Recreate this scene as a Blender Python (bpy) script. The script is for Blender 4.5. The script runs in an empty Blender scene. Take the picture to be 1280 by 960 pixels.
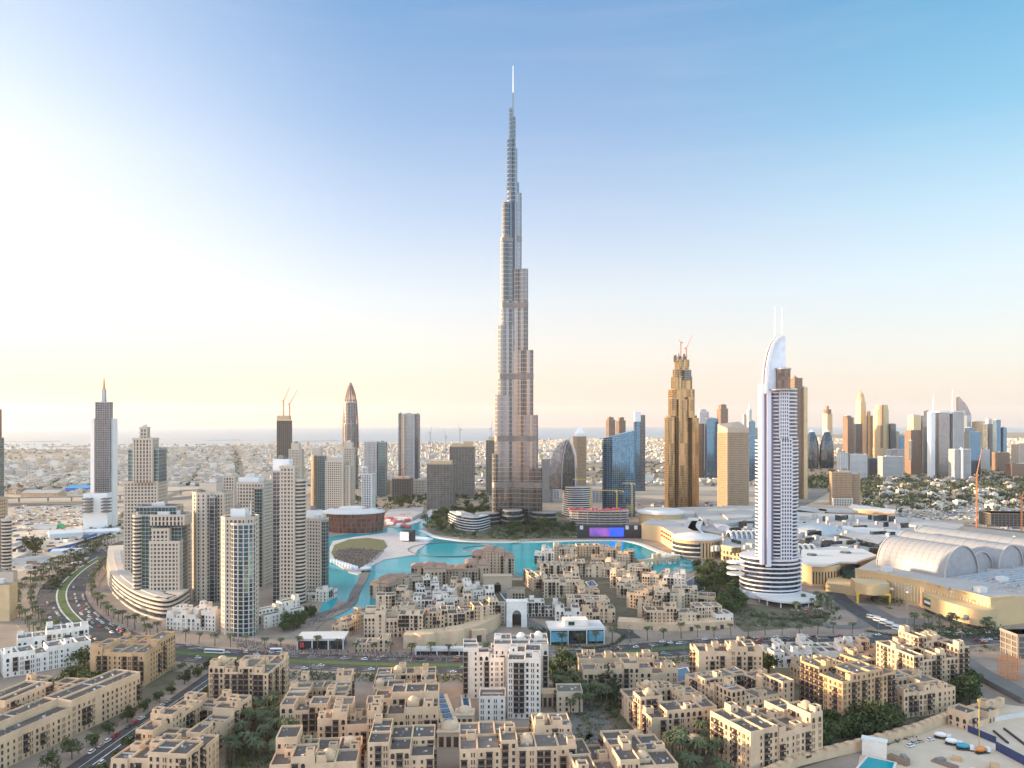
import bpy, math, random
from mathutils import Vector, Matrix
sc = bpy.context.scene
col = sc.collection
R_ = math.radians
PI = math.pi
# ------------------------------------------------------------------ camera
F, H, HY, CX = 965.0, 180.0, 529.0, 640.0      # focal length and eye level in photo pixels, eye height in metres
cd = bpy.data.cameras.new('camera'); cam = bpy.data.objects.new('camera', cd); col.objects.link(cam)
cam.location = (0, 0, H); cam.rotation_euler = (R_(90), 0, 0)
cd.sensor_width = 36; cd.lens = F / 1280 * 36; cd.shift_y = (HY - 480) / 1280
cd.clip_start = 1; cd.clip_end = 200000
sc.camera = cam
# ------------------------------------------------------------------ sky and sun
HAZE = 1.5e-5
SKY_K, SKY_BACK = .30, 3.2                       # brightness of the dusk veil ahead, and the boost added out of view behind the camera to fill facades
SUN_AZ, SUN_EL = -80.0, 6.0                     # degrees: azimuth from straight ahead (negative = left), elevation
w = bpy.data.worlds.new('World'); sc.world = w; w.use_nodes = True
nt = w.node_tree; nt.nodes.clear(); N = nt.nodes.new; L = nt.links.new
out = N('ShaderNodeOutputWorld'); bg = N('ShaderNodeBackground'); L(bg.outputs[0], out.inputs[0])
sky = N('ShaderNodeTexSky'); sky.sky_type = 'NISHITA'; sky.sun_disc = False
sky.sun_elevation = R_(SUN_EL); sky.sun_rotation = R_(SUN_AZ); sky.altitude = 100
sky.air_density = 1.0; sky.dust_density = 1.6; sky.ozone_density = 2.0
bg.inputs[1].default_value = 0.05
L(sky.outputs[0], bg.inputs[0])
# thin dusk veil over the clear sky: colour by elevation, with three azimuth sectors (towards the sun, ahead, away) and a glow round the sun
def ramp(stops):
    r = N('ShaderNodeValToRGB'); e = r.color_ramp.elements
    while len(e) < len(stops): e.new(.5)
    for k, (p, c) in zip(e, stops): k.position = p; k.color = (*c, 1)
    return r
tcw = N('ShaderNodeTexCoord'); sx = N('ShaderNodeSeparateXYZ'); L(tcw.outputs['Generated'], sx.inputs[0])
SKYS = [
 [(0, (.94, .60, .44)), (.04, (.99, .66, .51)), (.10, (1.02, .80, .65)), (.18, (1.03, .94, .86)), (.30, (1.0, .97, .97)), (.42, (.70, .77, .92)), (.7, (.54, .56, .64)), (1, (.56, .52, .50))],
 [(0, (.80, .62, .59)), (.04, (.87, .68, .64)), (.09, (.87, .75, .72)), (.16, (.77, .76, .80)), (.26, (.51, .59, .77)), (.36, (.29, .43, .68)), (.48, (.15, .32, .60)), (1, (.55, .51, .49))],
 [(0, (.72, .63, .61)), (.04, (.81, .71, .69)), (.09, (.81, .76, .75)), (.17, (.72, .79, .86)), (.25, (.51, .70, .82)), (.34, (.23, .53, .74)), (.46, (.08, .37, .61)), (1, (.55, .51, .48))]]
rs = [ramp(q) for q in SKYS]
for r in rs: L(sx.outputs['Z'], r.inputs[0])
dt = N('ShaderNodeVectorMath'); dt.operation = 'DOT_PRODUCT'; L(tcw.outputs['Generated'], dt.inputs[0]); dt.inputs[1].default_value = (math.sin(R_(SUN_AZ)), math.cos(R_(SUN_AZ)), 0)
def rng_(src, a, b, lo=0., hi=1.):
    m = N('ShaderNodeMapRange'); m.interpolation_type = 'SMOOTHSTEP'; L(src, m.inputs['Value'])
    for k, v in (('From Min', a), ('From Max', b), ('To Min', lo), ('To Max', hi)): m.inputs[k].default_value = v
    return m.outputs[0]
def mix_(f, a, b):
    m = N('ShaderNodeMix'); m.data_type = 'RGBA'; L(f, m.inputs['Factor']); L(a, m.inputs['A']); L(b, m.inputs['B']); return m.outputs['Result']
m1 = mix_(rng_(dt.outputs['Value'], -.40, .10), rs[2].outputs[0], rs[1].outputs[0])
m2 = mix_(rng_(dt.outputs['Value'], .28, .82), m1, rs[0].outputs[0])
# faint streaks of high cloud
mpw = N('ShaderNodeMapping'); mpw.inputs['Scale'].default_value = (2.5, 2.5, 26); L(tcw.outputs['Generated'], mpw.inputs[0])
cln = N('ShaderNodeTexNoise'); cln.inputs['Scale'].default_value = 1.6; cln.inputs['Detail'].default_value = 6; L(mpw.outputs[0], cln.inputs['Vector'])
cm = N('ShaderNodeMix'); cm.data_type = 'RGBA'; L(rng_(cln.outputs['Fac'], .50, .78, 0, .06), cm.inputs['Factor']); L(m2, cm.inputs['A']); cm.inputs['B'].default_value = (.95, .88, .86, 1)
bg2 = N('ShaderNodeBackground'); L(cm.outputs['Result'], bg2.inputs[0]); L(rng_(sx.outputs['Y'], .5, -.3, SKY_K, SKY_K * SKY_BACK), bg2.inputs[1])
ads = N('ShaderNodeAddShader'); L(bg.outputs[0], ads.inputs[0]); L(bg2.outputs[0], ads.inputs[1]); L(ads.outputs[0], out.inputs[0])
ld = bpy.data.lights.new('sun', 'SUN'); sun = bpy.data.objects.new('sun', ld); col.objects.link(sun)
ld.energy = 5.0; ld.angle = R_(1.5); ld.color = (1.0, 0.72, 0.42)
sd = Vector((math.sin(R_(SUN_AZ)) * math.cos(R_(SUN_EL)), math.cos(R_(SUN_AZ)) * math.cos(R_(SUN_EL)), math.sin(R_(SUN_EL))))
sun.rotation_euler = sd.to_track_quat('Z', 'Y').to_euler()
sc.view_settings.view_transform = 'Standard'; sc.view_settings.look = 'None'
sc.view_settings.gamma = 1; sc.view_settings.use_curve_mapping = False
sc.view_settings.exposure = 1.5
sc.render.engine = 'CYCLES'
cy = sc.cycles; cy.use_denoising = True; cy.max_bounces = 5; cy.diffuse_bounces = 3; cy.glossy_bounces = 2
cy.transmission_bounces = 2; cy.volume_bounces = 1; cy.sample_clamp_indirect = 6; cy.caustics_reflective = False; cy.caustics_refractive = False

# ------------------------------------------------------------------ helpers
def G(px, py, z=0.0):
    Y = F * (H - z) / (py - HY); return ((px - CX) * Y / F, Y)
def XW(px, Y): return (px - CX) * Y / F
def ZW(py, Y): return H - (py - HY) * Y / F
def YB(py): return F * H / (py - HY)

class MB:
    def __init__(s): s.v = []; s.f = []; s.m = []
    def face(s, pts, m=0):
        i = len(s.v); s.v += [tuple(p) for p in pts]; s.f.append(tuple(range(i, i + len(pts)))); s.m.append(m)
    def prism(s, poly, z0, z1, m=0, cap=True, bot=False, poly1=None, mc=None):
        p1 = poly1 or poly; n = len(poly); i = len(s.v)
        s.v += [(p[0], p[1], z0) for p in poly] + [(p[0], p[1], z1) for p in p1]
        for k in range(n):
            j = (k + 1) % n; s.f.append((i + k, i + j, i + n + j, i + n + k)); s.m.append(m)
        if cap: s.f.append(tuple(i + n + k for k in range(n))); s.m.append(m if mc is None else mc)
        if bot: s.f.append(tuple(i + n - 1 - k for k in range(n))); s.m.append(m)
    def box(s, cx, cy, z0, w, d, h, yaw=0, m=0, mc=None):
        s.prism(rect(cx, cy, w, d, yaw), z0, z0 + h, m, True, True, None, mc)
    def cyl(s, x, y, r, z0, z1, n=12, r2=None, m=0, cap=True, mc=None):
        s.prism(ngon(x, y, r, r, n), z0, z1, m, cap, False, ngon(x, y, r if r2 is None else r2, r if r2 is None else r2, n), mc)
    def dome(s, x, y, r, z, n=12, k=4, hz=1.0, m=0):
        for a in range(k):
            t0, t1 = PI / 2 * a / k, PI / 2 * (a + 1) / k
            s.prism(ngon(x, y, r * math.cos(t0), r * math.cos(t0), n), z + hz * r * math.sin(t0), z + hz * r * math.sin(t1), m, a == k - 1, False,
                    ngon(x, y, max(r * math.cos(t1), .01), max(r * math.cos(t1), .01), n))
    def bar(s, p, q, w, m=0, w2=None):
        p, q = Vector(p), Vector(q); d = (q - p); 
        if d.length < 1e-6: return
        d.normalize(); u = d.cross(Vector((0, 0, 1)))
        if u.length < .01: u = Vector((1, 0, 0))
        u.normalize(); v = d.cross(u); w2 = w if w2 is None else w2; i = len(s.v)
        for c, k in ((p, w / 2), (q, w2 / 2)):
            for a, b in ((-1, -1), (1, -1), (1, 1), (-1, 1)): s.v.append(tuple(c + u * a * k + v * b * k))
        for a, b in ((0, 1), (1, 2), (2, 3), (3, 0)): s.f.append((i + a, i + b, i + 4 + b, i + 4 + a)); s.m.append(m)
        s.f.append((i + 3, i + 2, i + 1, i)); s.m.append(m); s.f.append((i + 4, i + 5, i + 6, i + 7)); s.m.append(m)
    def tube(s, pts, w, m=0):
        for a, b in zip(pts, pts[1:]): s.bar(a, b, w, m)
    def mesh(s, name, mats, off=(0, 0, 0), smooth=False):
        me = bpy.data.meshes.new(name)
        ox, oy, oz = off
        me.from_pydata([(a - ox, b - oy, c - oz) for a, b, c in s.v], [], s.f)
        for m in (mats if isinstance(mats, (list, tuple)) else [mats]): me.materials.append(m)
        if any(s.m): me.polygons.foreach_set('material_index', s.m)
        if smooth: me.polygons.foreach_set('use_smooth', [True] * len(s.f))
        me.update(); return me
    def build(s, name, mats, parent=None, smooth=False, base=None):
        if not s.f: return None
        if parent is not None: off = parent_world(parent)
        elif base is not None: off = base
        else:
            xs = [v[0] for v in s.v]; ys = [v[1] for v in s.v]
            off = ((min(xs) + max(xs)) / 2, (min(ys) + max(ys)) / 2, min(v[2] for v in s.v))
        o = bpy.data.objects.new(name, s.mesh(name, mats, off, smooth)); col.objects.link(o)
        if parent is not None: o.parent = parent
        else: o.location = off
        return o
def parent_world(p):
    x = y = z = 0.0
    while p is not None: x += p.location.x; y += p.location.y; z += p.location.z; p = p.parent
    return (x, y, z)
def rect(cx, cy, w, d, yaw=0):
    c, s = math.cos(yaw), math.sin(yaw)
    return [(cx + a * c - b * s, cy + a * s + b * c) for a, b in ((-w / 2, -d / 2), (w / 2, -d / 2), (w / 2, d / 2), (-w / 2, d / 2))]
def ngon(x, y, rx, ry, n, yaw=0, a0=0):
    c, s = math.cos(yaw), math.sin(yaw); o = []
    for k in range(n):
        t = a0 + 2 * PI * k / n; a, b = rx * math.cos(t), ry * math.sin(t); o.append((x + a * c - b * s, y + a * s + b * c))
    return o
def offset(poly, e):
    n = len(poly); o = []
    for k in range(n):
        p0, p1, p2 = poly[k - 1], poly[k], poly[(k + 1) % n]
        def nrm(a, b):
            dx, dy = b[0] - a[0], b[1] - a[1]; l = math.hypot(dx, dy) or 1; return dy / l, -dx / l
        a, b = nrm(p0, p1), nrm(p1, p2); d = 1 + a[0] * b[0] + a[1] * b[1]
        d = max(d, .4); o.append((p1[0] + e * (a[0] + b[0]) / d, p1[1] + e * (a[1] + b[1]) / d))
    return o
def tag(o, label=None, cat=None, group=None, kind=None):
    if label: o['label'] = label
    if cat: o['category'] = cat
    if group: o['group'] = group
    if kind: o['kind'] = kind
    return o
def empty(name, loc, label, cat, group=None):
    o = bpy.data.objects.new(name, None); col.objects.link(o); o.location = loc; o.empty_display_size = .1
    return tag(o, label, cat, group)
def part(name, mesh, parent, wx, wy, wz, yaw=0, scale=None):
    o = bpy.data.objects.new(name, mesh); col.objects.link(o); o.parent = parent
    a, b, c = parent_world(parent); o.location = (wx - a, wy - b, wz - c); o.rotation_euler = (0, 0, yaw)
    if scale: o.scale = scale
    return o
def place(name, mesh, x, y, z=0, yaw=0, scale=None):
    o = bpy.data.objects.new(name, mesh); col.objects.link(o); o.location = (x, y, z); o.rotation_euler = (0, 0, yaw)
    if scale: o.scale = scale
    return o

# ------------------------------------------------------------------ materials
MATS = {}
def pmat(name, c, rough=.75, metal=0.0, var=.12, vs=.15, spec=.4, c2=None, bump=0, cells=None, obrand=0.0, emit=None):
    """Principled surface; var/vs: colour variation by noise at 1/vs metres; cells: (sx,sy,sz) metres of window cells that vary"""
    if name in MATS: return MATS[name]
    m = bpy.data.materials.new(name); m.use_nodes = True; t = m.node_tree; b = t.nodes['Principled BSDF']
    b.inputs['Roughness'].default_value = rough; b.inputs['Metallic'].default_value = metal
    b.inputs['Specular IOR Level'].default_value = spec
    tc = t.nodes.new('ShaderNodeNewGeometry'); 
    if cells:
        sn = t.nodes.new('ShaderNodeVectorMath'); sn.operation = 'DIVIDE'; sn.inputs[1].default_value = cells; t.links.new(tc.outputs['Position'], sn.inputs[0])
        fl = t.nodes.new('ShaderNodeVectorMath'); fl.operation = 'FLOOR'; t.links.new(sn.outputs[0], fl.inputs[0])
        wn = t.nodes.new('ShaderNodeTexWhiteNoise'); t.links.new(fl.outputs[0], wn.inputs['Vector']); fac = wn.outputs['Value']
    else:
        no = t.nodes.new('ShaderNodeTexNoise'); no.inputs['Scale'].default_value = vs; no.inputs['Detail'].default_value = 5
        no.inputs['Roughness'].default_value = .65; t.links.new(tc.outputs['Position'], no.inputs['Vector']); fac = no.outputs['Fac']
    mr = t.nodes.new('ShaderNodeMapRange'); mr.inputs['From Min'].default_value = 0.0 if cells else .3; mr.inputs['From Max'].default_value = 1.0 if cells else .7
    t.links.new(fac, mr.inputs['Value'])
    mx = t.nodes.new('ShaderNodeMix'); mx.data_type = 'RGBA'; t.links.new(mr.outputs[0], mx.inputs['Factor'])
    ca = [max(0, x * (1 - var)) for x in c]; cb = [min(.95, x * (1 + var)) for x in c]
    if c2: ca, cb = c, c2
    mx.inputs['A'].default_value = (*ca, 1); mx.inputs['B'].default_value = (*cb, 1); res = mx.outputs['Result']
    if obrand:
        oi = t.nodes.new('ShaderNodeObjectInfo'); hv = t.nodes.new('ShaderNodeHueSaturation')
        mr2 = t.nodes.new('ShaderNodeMapRange'); mr2.inputs['To Min'].default_value = 1 - obrand; mr2.inputs['To Max'].default_value = 1 + obrand
        t.links.new(oi.outputs['Random'], mr2.inputs['Value']); t.links.new(mr2.outputs[0], hv.inputs['Value']); t.links.new(res, hv.inputs['Color']); res = hv.outputs[0]
    t.links.new(res, b.inputs['Base Color'])
    if bump:
        bm = t.nodes.new('ShaderNodeBump'); bm.inputs['Strength'].default_value = bump; bm.inputs['Distance'].default_value = .3
        n2 = t.nodes.new('ShaderNodeTexNoise'); n2.inputs['Scale'].default_value = vs * 8; t.links.new(tc.outputs['Position'], n2.inputs['Vector'])
        t.links.new(n2.outputs['Fac'], bm.inputs['Height']); t.links.new(bm.outputs[0], b.inputs['Normal'])
    if emit: b.inputs['Emission Color'].default_value = (*emit[0], 1); b.inputs['Emission Strength'].default_value = emit[1]
    MATS[name] = m; return m
CW = (3.1, 3.1, 3.6)
cream = pmat('cream_render', (.62, .475, .335), .85, var=.17, vs=.11)
cream2 = pmat('sand_render', (.585, .42, .275), .85, var=.17, vs=.11)
cream3 = pmat('pale_render', (.70, .62, .54), .85, var=.17, vs=.11)
tan = pmat('tan_render', (.52, .335, .185), .85, var=.17, vs=.11)
whitewall = pmat('white_render', (.72, .68, .63), .8, var=.17, vs=.11)
tower_cream = pmat('tower_cream', (.52, .44, .355), .8, var=.07, vs=.03)
tower_sand = pmat('tower_sand', (.46, .35, .25), .8, var=.07, vs=.03)
white = pmat('white_paint', (.72, .71, .70), .5, var=.04, vs=.05)
offwhite = pmat('off_white', (.58, .56, .54), .7, var=.08, vs=.04)
grey = pmat('grey_concrete', (.24, .22, .205), .85, var=.15, vs=.05)
lgrey = pmat('light_grey_roof', (.40, .375, .355), .8, var=.12, vs=.05)
dgrey = pmat('dark_grey_roof', (.15, .145, .145), .9, var=.2, vs=.12)
mgrey = pmat('mid_grey_roof', (.22, .19, .17), .9, var=.2, vs=.12)
steel = pmat('steel_grey', (.35, .36, .38), .45, .6, var=.06)
wood = pmat('dark_wood', (.075, .05, .042), .7, var=.25, vs=.5)
brownwall = pmat('brown_cladding', (.22, .15, .11), .6, var=.1)
yellow = pmat('yellow_paint', (.60, .40, .05), .6)
orange = pmat('orange_paint', (.62, .22, .06), .6)
red = pmat('red_paint', (.55, .07, .06), .6)
blue = pmat('blue_paint', (.04, .13, .38), .6)
black = pmat('black_cladding', (.03, .03, .035), .5)
tile = pmat('brown_roof_tile', (.30, .19, .14), .85, var=.2, vs=.4)
g_dark = pmat('dark_glass', (.020, .026, .032), .12, .35, spec=.7, c2=(.09, .10, .11), cells=CW)
g_blue = pmat('blue_glass', (.045, .125, .21), .07, .8, spec=.7, c2=(.085, .20, .31), cells=CW)
g_teal = pmat('teal_glass', (.03, .075, .08), .08, .6, spec=.7, c2=(.06, .14, .15), cells=CW)
g_brown = pmat('bronze_glass', (.07, .045, .035), .15, .4, spec=.6, c2=(.17, .12, .09), cells=CW)
g_gold = pmat('gold_glass', (.07, .05, .03), .13, .8, spec=.6, c2=(.46, .31, .15), cells=(3.5, 3.5, 23))
g_silver = pmat('silver_glass', (.11, .125, .15), .14, .75, spec=.6, c2=(.26, .275, .30), cells=CW)
g_pane = pmat('window_pane', (.02, .024, .03), .12, 0, spec=.6, c2=(.055, .055, .055), cells=(1.7, 1.7, 3.4))
alu = pmat('brushed_aluminium', (.27, .26, .255), .30, .85, var=.06, vs=.02)
# ------------------------------------------------------------------ the setting: ground, sea, lake, roads
sand = pmat('sand_ground', (.32, .25, .18), .95, vs=.006, c2=(.46, .38, .30))
paving = pmat('plaza_paving', (.22, .17, .13), .9, vs=.04, c2=(.33, .265, .215))
garden = pmat('garden_soil', (.07, .075, .04), .95, vs=.08, c2=(.17, .14, .10))
asphalt = pmat('asphalt', (.058, .058, .060), .85, var=.35, vs=.12)
asphalt2 = pmat('worn_asphalt', (.15, .14, .13), .9, var=.18, vs=.05)
kerbm = pmat('kerb_stone', (.55, .53, .5), .85)
grassm = pmat('lawn_grass', (.055, .10, .025), .95, vs=.15, c2=(.10, .14, .04))
lawnbr = pmat('brown_lawn', (.09, .11, .04), .95, vs=.08, c2=(.15, .13, .07))
seam = pmat('sea_water', (.14, .21, .27), .28, spec=.5, vs=.0006, c2=(.17, .24, .29))
lakem = pmat('turquoise_water', (.001, .235, .285), .10, spec=.08, vs=.015, c2=(.004, .33, .38), bump=.14)
poolm = pmat('pool_water', (.02, .10, .20), .1, vs=.1)
paint = pmat('road_paint', (.75, .74, .70), .8)
siteM = pmat('site_sand', (.50, .39, .28), .95, vs=.04, c2=(.62, .52, .41))
def sheet(name, poly, z, mat, kind='structure'):
    mb = MB(); mb.face([(x, y, z) for x, y in poly]); o = mb.build(name, mat, base=(0, 0, 0)); return tag(o, kind=kind)
def spline(pts, n=8):
    o = []; P = [pts[0]] + list(pts) + [pts[-1]]
    for i in range(1, len(P) - 2):
        for k in range(n):
            t = k / n; q = []
            for d in range(2):
                a, b, c, e = P[i - 1][d], P[i][d], P[i + 1][d], P[i + 2][d]
                q.append(.5 * (2 * b + (c - a) * t + (2 * a - 5 * b + 4 * c - e) * t * t + (3 * b - a - 3 * c + e) * t ** 3))
            o.append(tuple(q))
    return o + [tuple(pts[-1])]
def side(pts, d):
    o = []
    for i, p in enumerate(pts):
        a = pts[max(i - 1, 0)]; b = pts[min(i + 1, len(pts) - 1)]; dx, dy = b[0] - a[0], b[1] - a[1]; l = math.hypot(dx, dy) or 1
        o.append((p[0] + dy / l * d, p[1] - dx / l * d))
    return o
def ribbon(name, pts, d0, d1, z, mat, h=0, kind='structure', mb=None):
    A, B = side(pts, d0), side(pts, d1); own = mb is None; mb = mb or MB()
    for i in range(len(pts) - 1):
        if h: mb.prism([A[i], A[i + 1], B[i + 1], B[i]] if d1 < d0 else [B[i], B[i + 1], A[i + 1], A[i]], z, z + h)
        else: mb.face([(*A[i], z), (*B[i], z), (*B[i + 1], z), (*A[i + 1], z)][::1 if d1 > d0 else -1])
    if own: return tag(mb.build(name, mat, base=(0, 0, 0)), kind=kind)
def gp(l, z=0): return [G(x, y, z) for x, y in l]
BIG = 34000
# ground as one sheet to the horizon
mb = MB(); ys = [-300, 250, 400, 600, 900, 1400, 2200, 4000, 8000, 16000, BIG]
for a, b in zip(ys, ys[1:]):
    xa, xb = max(900, a * 1.0 + 700), max(900, b * 1.0 + 700); mb.face([(-xa, a, 0), (xa, a, 0), (xb, b, 0), (-xb, b, 0)])
tag(mb.build('ground', sand, base=(0, 0, 0)), kind='structure')
coast = [(-25, 561.5), (60, 561), (130, 560), (240, 557.5), (330, 556), (450, 554.5), (560, 553), (640, 551), (750, 548.5), (830, 546.5), (960, 544), (1110, 541.5), (1310, 540)]
cpts = gp(coast)
sea = [(x, y) for x, y in cpts]; sea = [(cpts[0][0] * 1.6, cpts[0][1] * .98)] + sea + [(cpts[-1][0] * 1.3, cpts[-1][1])]
sheet('sea', sea + [(BIG * 1.05, BIG), (-BIG * 1.05, BIG)], 1.0, seam)
beach = pmat('beach_sand', (.66, .58, .48), .95)
sheet('city_ground', [(XW(-60, 2250), 2250), (XW(1345, 2250), 2250)] + [(x, y - 60) for x, y in cpts[::-1]], .5, pmat('city_ground', (.20, .16, .115), .95, vs=.004, c2=(.30, .245, .18)))
ribbon('beach', cpts, -60, 130, 1.6, beach)
# low islands and breakwaters out at sea
for pts_, wd, nm in (([(296, 551.5), (340, 552.6), (420, 551)], 120, 'breakwater'), ([(0, 552), (40, 552.6), (66, 551.6)], 160, 'breakwater'), ([(200, 549.5), (262, 550.5), (300, 550.2)], 130, 'breakwater')):
    ribbon(nm, gp(pts_), -wd / 2, wd / 2, 1.2, sand, h=3)
ribbon('low_island', gp([(70, 558), (112, 558)]), -150, 150, 1.2, sand, h=4)
# ---- downtown grounds
sheet('downtown_paving', gp([(-160, 770), (120, 700), (400, 612), (700, 612), (1000, 640), (1420, 700), (1800, 960), (1600, 1300), (-400, 1300), (-420, 900)]), .06, paving)
sheet('garden_ground', gp([(527, 655), (560, 634), (610, 632), (700, 640), (722, 660), (715, 672), (600, 675), (540, 668)]), .12, garden)
sheet('garden_ground', gp([(868, 706), (918, 715), (935, 755), (1040, 765), (1030, 782), (930, 790), (905, 770), (872, 740)]), .12, garden)
sheet('garden_ground', gp([(690, 845), (770, 838), (905, 862), (925, 900), (895, 985), (700, 985)]), .12, garden)
sheet('garden_ground', gp([(285, 890), (345, 870), (372, 915), (330, 990), (280, 990)]), .12, garden)
sheet('garden_ground', gp([(945, 828), (1200, 835), (1225, 880), (1090, 934), (1010, 958), (930, 985), (880, 985), (900, 880)]), .14, garden)
sheet('building_site', gp([(1075, 945), (1250, 880), (1420, 900), (1420, 1150), (1040, 1100)]), .16, siteM)
sheet('sandy_lot', gp([(-60, 668), (150, 640), (152, 668), (40, 710), (-60, 740)]), .1, siteM)
sheet('garden_ground', gp([(458, 800), (470, 755), (560, 730), (652, 725), (700, 690), (790, 692), (915, 775), (770, 784), (640, 770)]), .12, garden)
sheet('garden_ground', gp([(60, 885), (90, 832), (230, 840), (140, 930)]), .12, garden)
# lake
lake = [(396, 776), (430, 772), (455, 766), (474, 752), (477, 738), (500, 728), (540, 718), (600, 712), (640, 716), (648, 722), (668, 718), (676, 700), (690, 694), (792, 694), (802, 706), (815, 718), (842, 720), (878, 711),
        (870, 703), (850, 697), (825, 687), (800, 678), (775, 675), (675, 676.5), (600, 676.5), (567, 674), (545, 670), (528, 663), (534, 653), (550, 641), (556, 634), (543, 634), (524, 648), (502, 656), (486, 659), (460, 667), (440, 667), (405, 672), (405, 748), (400, 762)]
sheet('lake', gp(lake), .2, lakem)
def slab(name, px, z0, h, mat, kind='structure'):
    mb = MB(); p = gp(px)
    if sum(a[0] * b[1] - b[0] * a[1] for a, b in zip(p, p[1:] + p[:1])) < 0: p = p[::-1]
    mb.prism(p, z0, z0 + h); return tag(mb.build(name, mat, base=(0, 0, 0)), kind=kind)
slab('island', [(416, 677), (445, 671.5), (480, 667), (500, 666.5), (525, 671), (539, 677), (522, 688), (519, 694), (500, 697), (481, 700), (468, 706), (458, 714), (448, 719), (436, 716), (424, 708), (412, 702), (412, 685)], 0, .9, pmat('pale_paving', (.46, .42, .40), .9, vs=.1, var=.15))
slab('lawn', [(418, 682), (436, 675), (460, 673), (480, 676), (484, 684), (474, 692), (462, 703), (448, 712), (436, 711), (420, 702), (414, 692)], .9, .25, lawnbr)
ribbon('promenade', spline(gp([(392, 778), (404, 768), (436, 757), (444, 742), (452, 727), (458, 714)])), -5, 5, 0, asphalt2, h=.9)
ribbon('promenade', spline(gp([(380, 790), (396, 776), (425, 762), (433, 752)])), -9, 9, 0, paving, h=.7)
ribbon('promenade', spline(gp([(528, 663), (545, 670.5), (567, 674.5), (600, 677.5), (675, 677.5), (722, 676), (775, 676), (800, 679.5), (825, 689), (850, 699)])), -1, 8, 0, kerbm, h=.9)
ribbon('promenade', spline(gp([(556, 633), (543, 634), (524, 648), (502, 656), (486, 659)])), -16, 0, 0, kerbm, h=.9)
# fountain ring standing in the lake
fm = MB(); c = G(565, 687)
for a, b in zip(ngon(*c, 62, 62, 40), ngon(*c, 62, 62, 40)[1:]): fm.bar((*a, .5), (*b, .5), 1.6)
for a, b in zip(ngon(c[0] + 45, c[1], 30, 30, 24), ngon(c[0] + 45, c[1], 30, 30, 24)[1:]): fm.bar((*a, .5), (*b, .5), 1.2)
tag(fm.build('fountain_ring', asphalt2), 'dark rings of fountain nozzles lying just above the turquoise lake', 'fountain')
# ---- roads: centre lines in ground points
MAIN = spline(gp([(150, 804), (200, 813), (300, 823), (400, 828), (480, 831), (560, 832), (640, 829), (720, 822), (800, 814), (880, 808), (960, 805.5), (1060, 803), (1180, 799), (1340, 790)]))
ribbon('boulevard', MAIN, -19, 19, .22, asphalt)
ribbon('boulevard_median', MAIN[8:72], -3.5, 3.5, .22, grassm, h=.15)
ribbon('pavement', MAIN, -33, -19.2, .0, paving, h=.35)
ribbon('pavement', MAIN[14:], 19.2, 24, .0, paving, h=.35)
for d in (-11.5, -15, 11.5, 15): 
    mk = MB()
    for i in range(0, len(MAIN) - 1, 1): 
        if i % 2 == 0: ribbon('', MAIN[i:i + 2], d - .15, d + .15, .235, paint, mb=mk)
    tag(mk.build('lane_marking', paint, base=(0, 0, 0)), kind='structure')
CURV = spline(gp([(170, 676), (135, 692), (104, 710), (84, 728), (77, 742), (80, 758), (92, 773), (112, 788), (150, 803)]))
ribbon('curved_boulevard', CURV, -22, 22, .26, asphalt)
ribbon('boulevard_median', CURV[10:56], -5, 5, .26, kerbm, h=.15)
ribbon('boulevard_median', CURV[10:56], -3.6, 3.6, .41, grassm, h=.05)
ribbon('pavement', CURV, -34, -22.2, 0, paving, h=.4); ribbon('pavement', CURV, 22.2, 44, 0, paving, h=.4)
STREET = spline([G(290, 832), G(265, 850), G(225, 878), G(180, 908), G(140, 936), G(95, 968), G(40, 1005)])
ribbon('side_street', STREET, -9.5, 9.5, .24, asphalt)
mk = MB(); ribbon('', STREET, -2.2, -1.6, .255, paint, mb=mk); ribbon('', STREET, 3, 3.3, .255, paint, mb=mk); tag(mk.build('lane_marking', paint, base=(0, 0, 0)), kind='structure')
ribbon('pavement', STREET[4:], 9.7, 18, 0, paving, h=.36); ribbon('pavement', STREET[4:], -17, -9.7, 0, paving, h=.36)
ribbon('drive', spline(gp([(684, 822), (678, 800), (672, 785), (655, 775), (648, 762)])), -7, 7, .3, asphalt2)
ribbon('drive', spline(gp([(800, 815), (790, 797), (770, 785)])), -7, 7, .3, asphalt)
ribbon('drive', spline(gp([(700, 880), (716, 905), (735, 925), (752, 915), (748, 900), (735, 888), (722, 868)])), -6, 6, .3, asphalt2)
ribbon('drive', spline(gp([(1140, 806), (1090, 775), (1070, 762), (1050, 748), (1040, 735)])), -9, 9, .32, asphalt)
ribbon('drive', spline(gp([(990, 770), (1040, 783), (1075, 782), (1080, 772), (1050, 756), (1010, 752)])), -7, 7, .3, asphalt2)
ribbon('drive', spline(gp([(1075, 757), (1110, 775), (1160, 778), (1200, 776)])), -14, 14, .28, asphalt2)
ribbon('slip_road', spline(gp([(1120, 812), (1190, 818), (1225, 838), (1290, 872)], 4)), -7, 7, .34, asphalt2, h=3.6)
# roads further out
ribbon('highway', spline(gp([(955, 645), (997, 628), (1035, 608), (1060, 596), (1120, 585), (1300, 572)])), -26, 26, .9, asphalt2)
ribbon('highway', spline(gp([(-60, 633), (60, 630), (200, 625), (330, 612), (420, 602), (640, 596), (840, 590), (1000, 588)])), -30, 30, .9, asphalt2)
ribbon('road', spline(gp([(-50, 668), (60, 660), (130, 652), (165, 640), (230, 612)])), -11, 11, .4, asphalt2)
ribbon('road', spline(gp([(402, 640), (480, 641), (540, 632), (560, 620)])), -10, 10, .5, asphalt2)
ribbon('road', spline(gp([(1195, 636), (1205, 610), (1212, 598)])), -8, 8, .5, asphalt2)
ribbon('road', spline(gp([(820, 628), (960, 640), (1120, 648), (1300, 668)])), -8, 8, .4, asphalt2)
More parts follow.
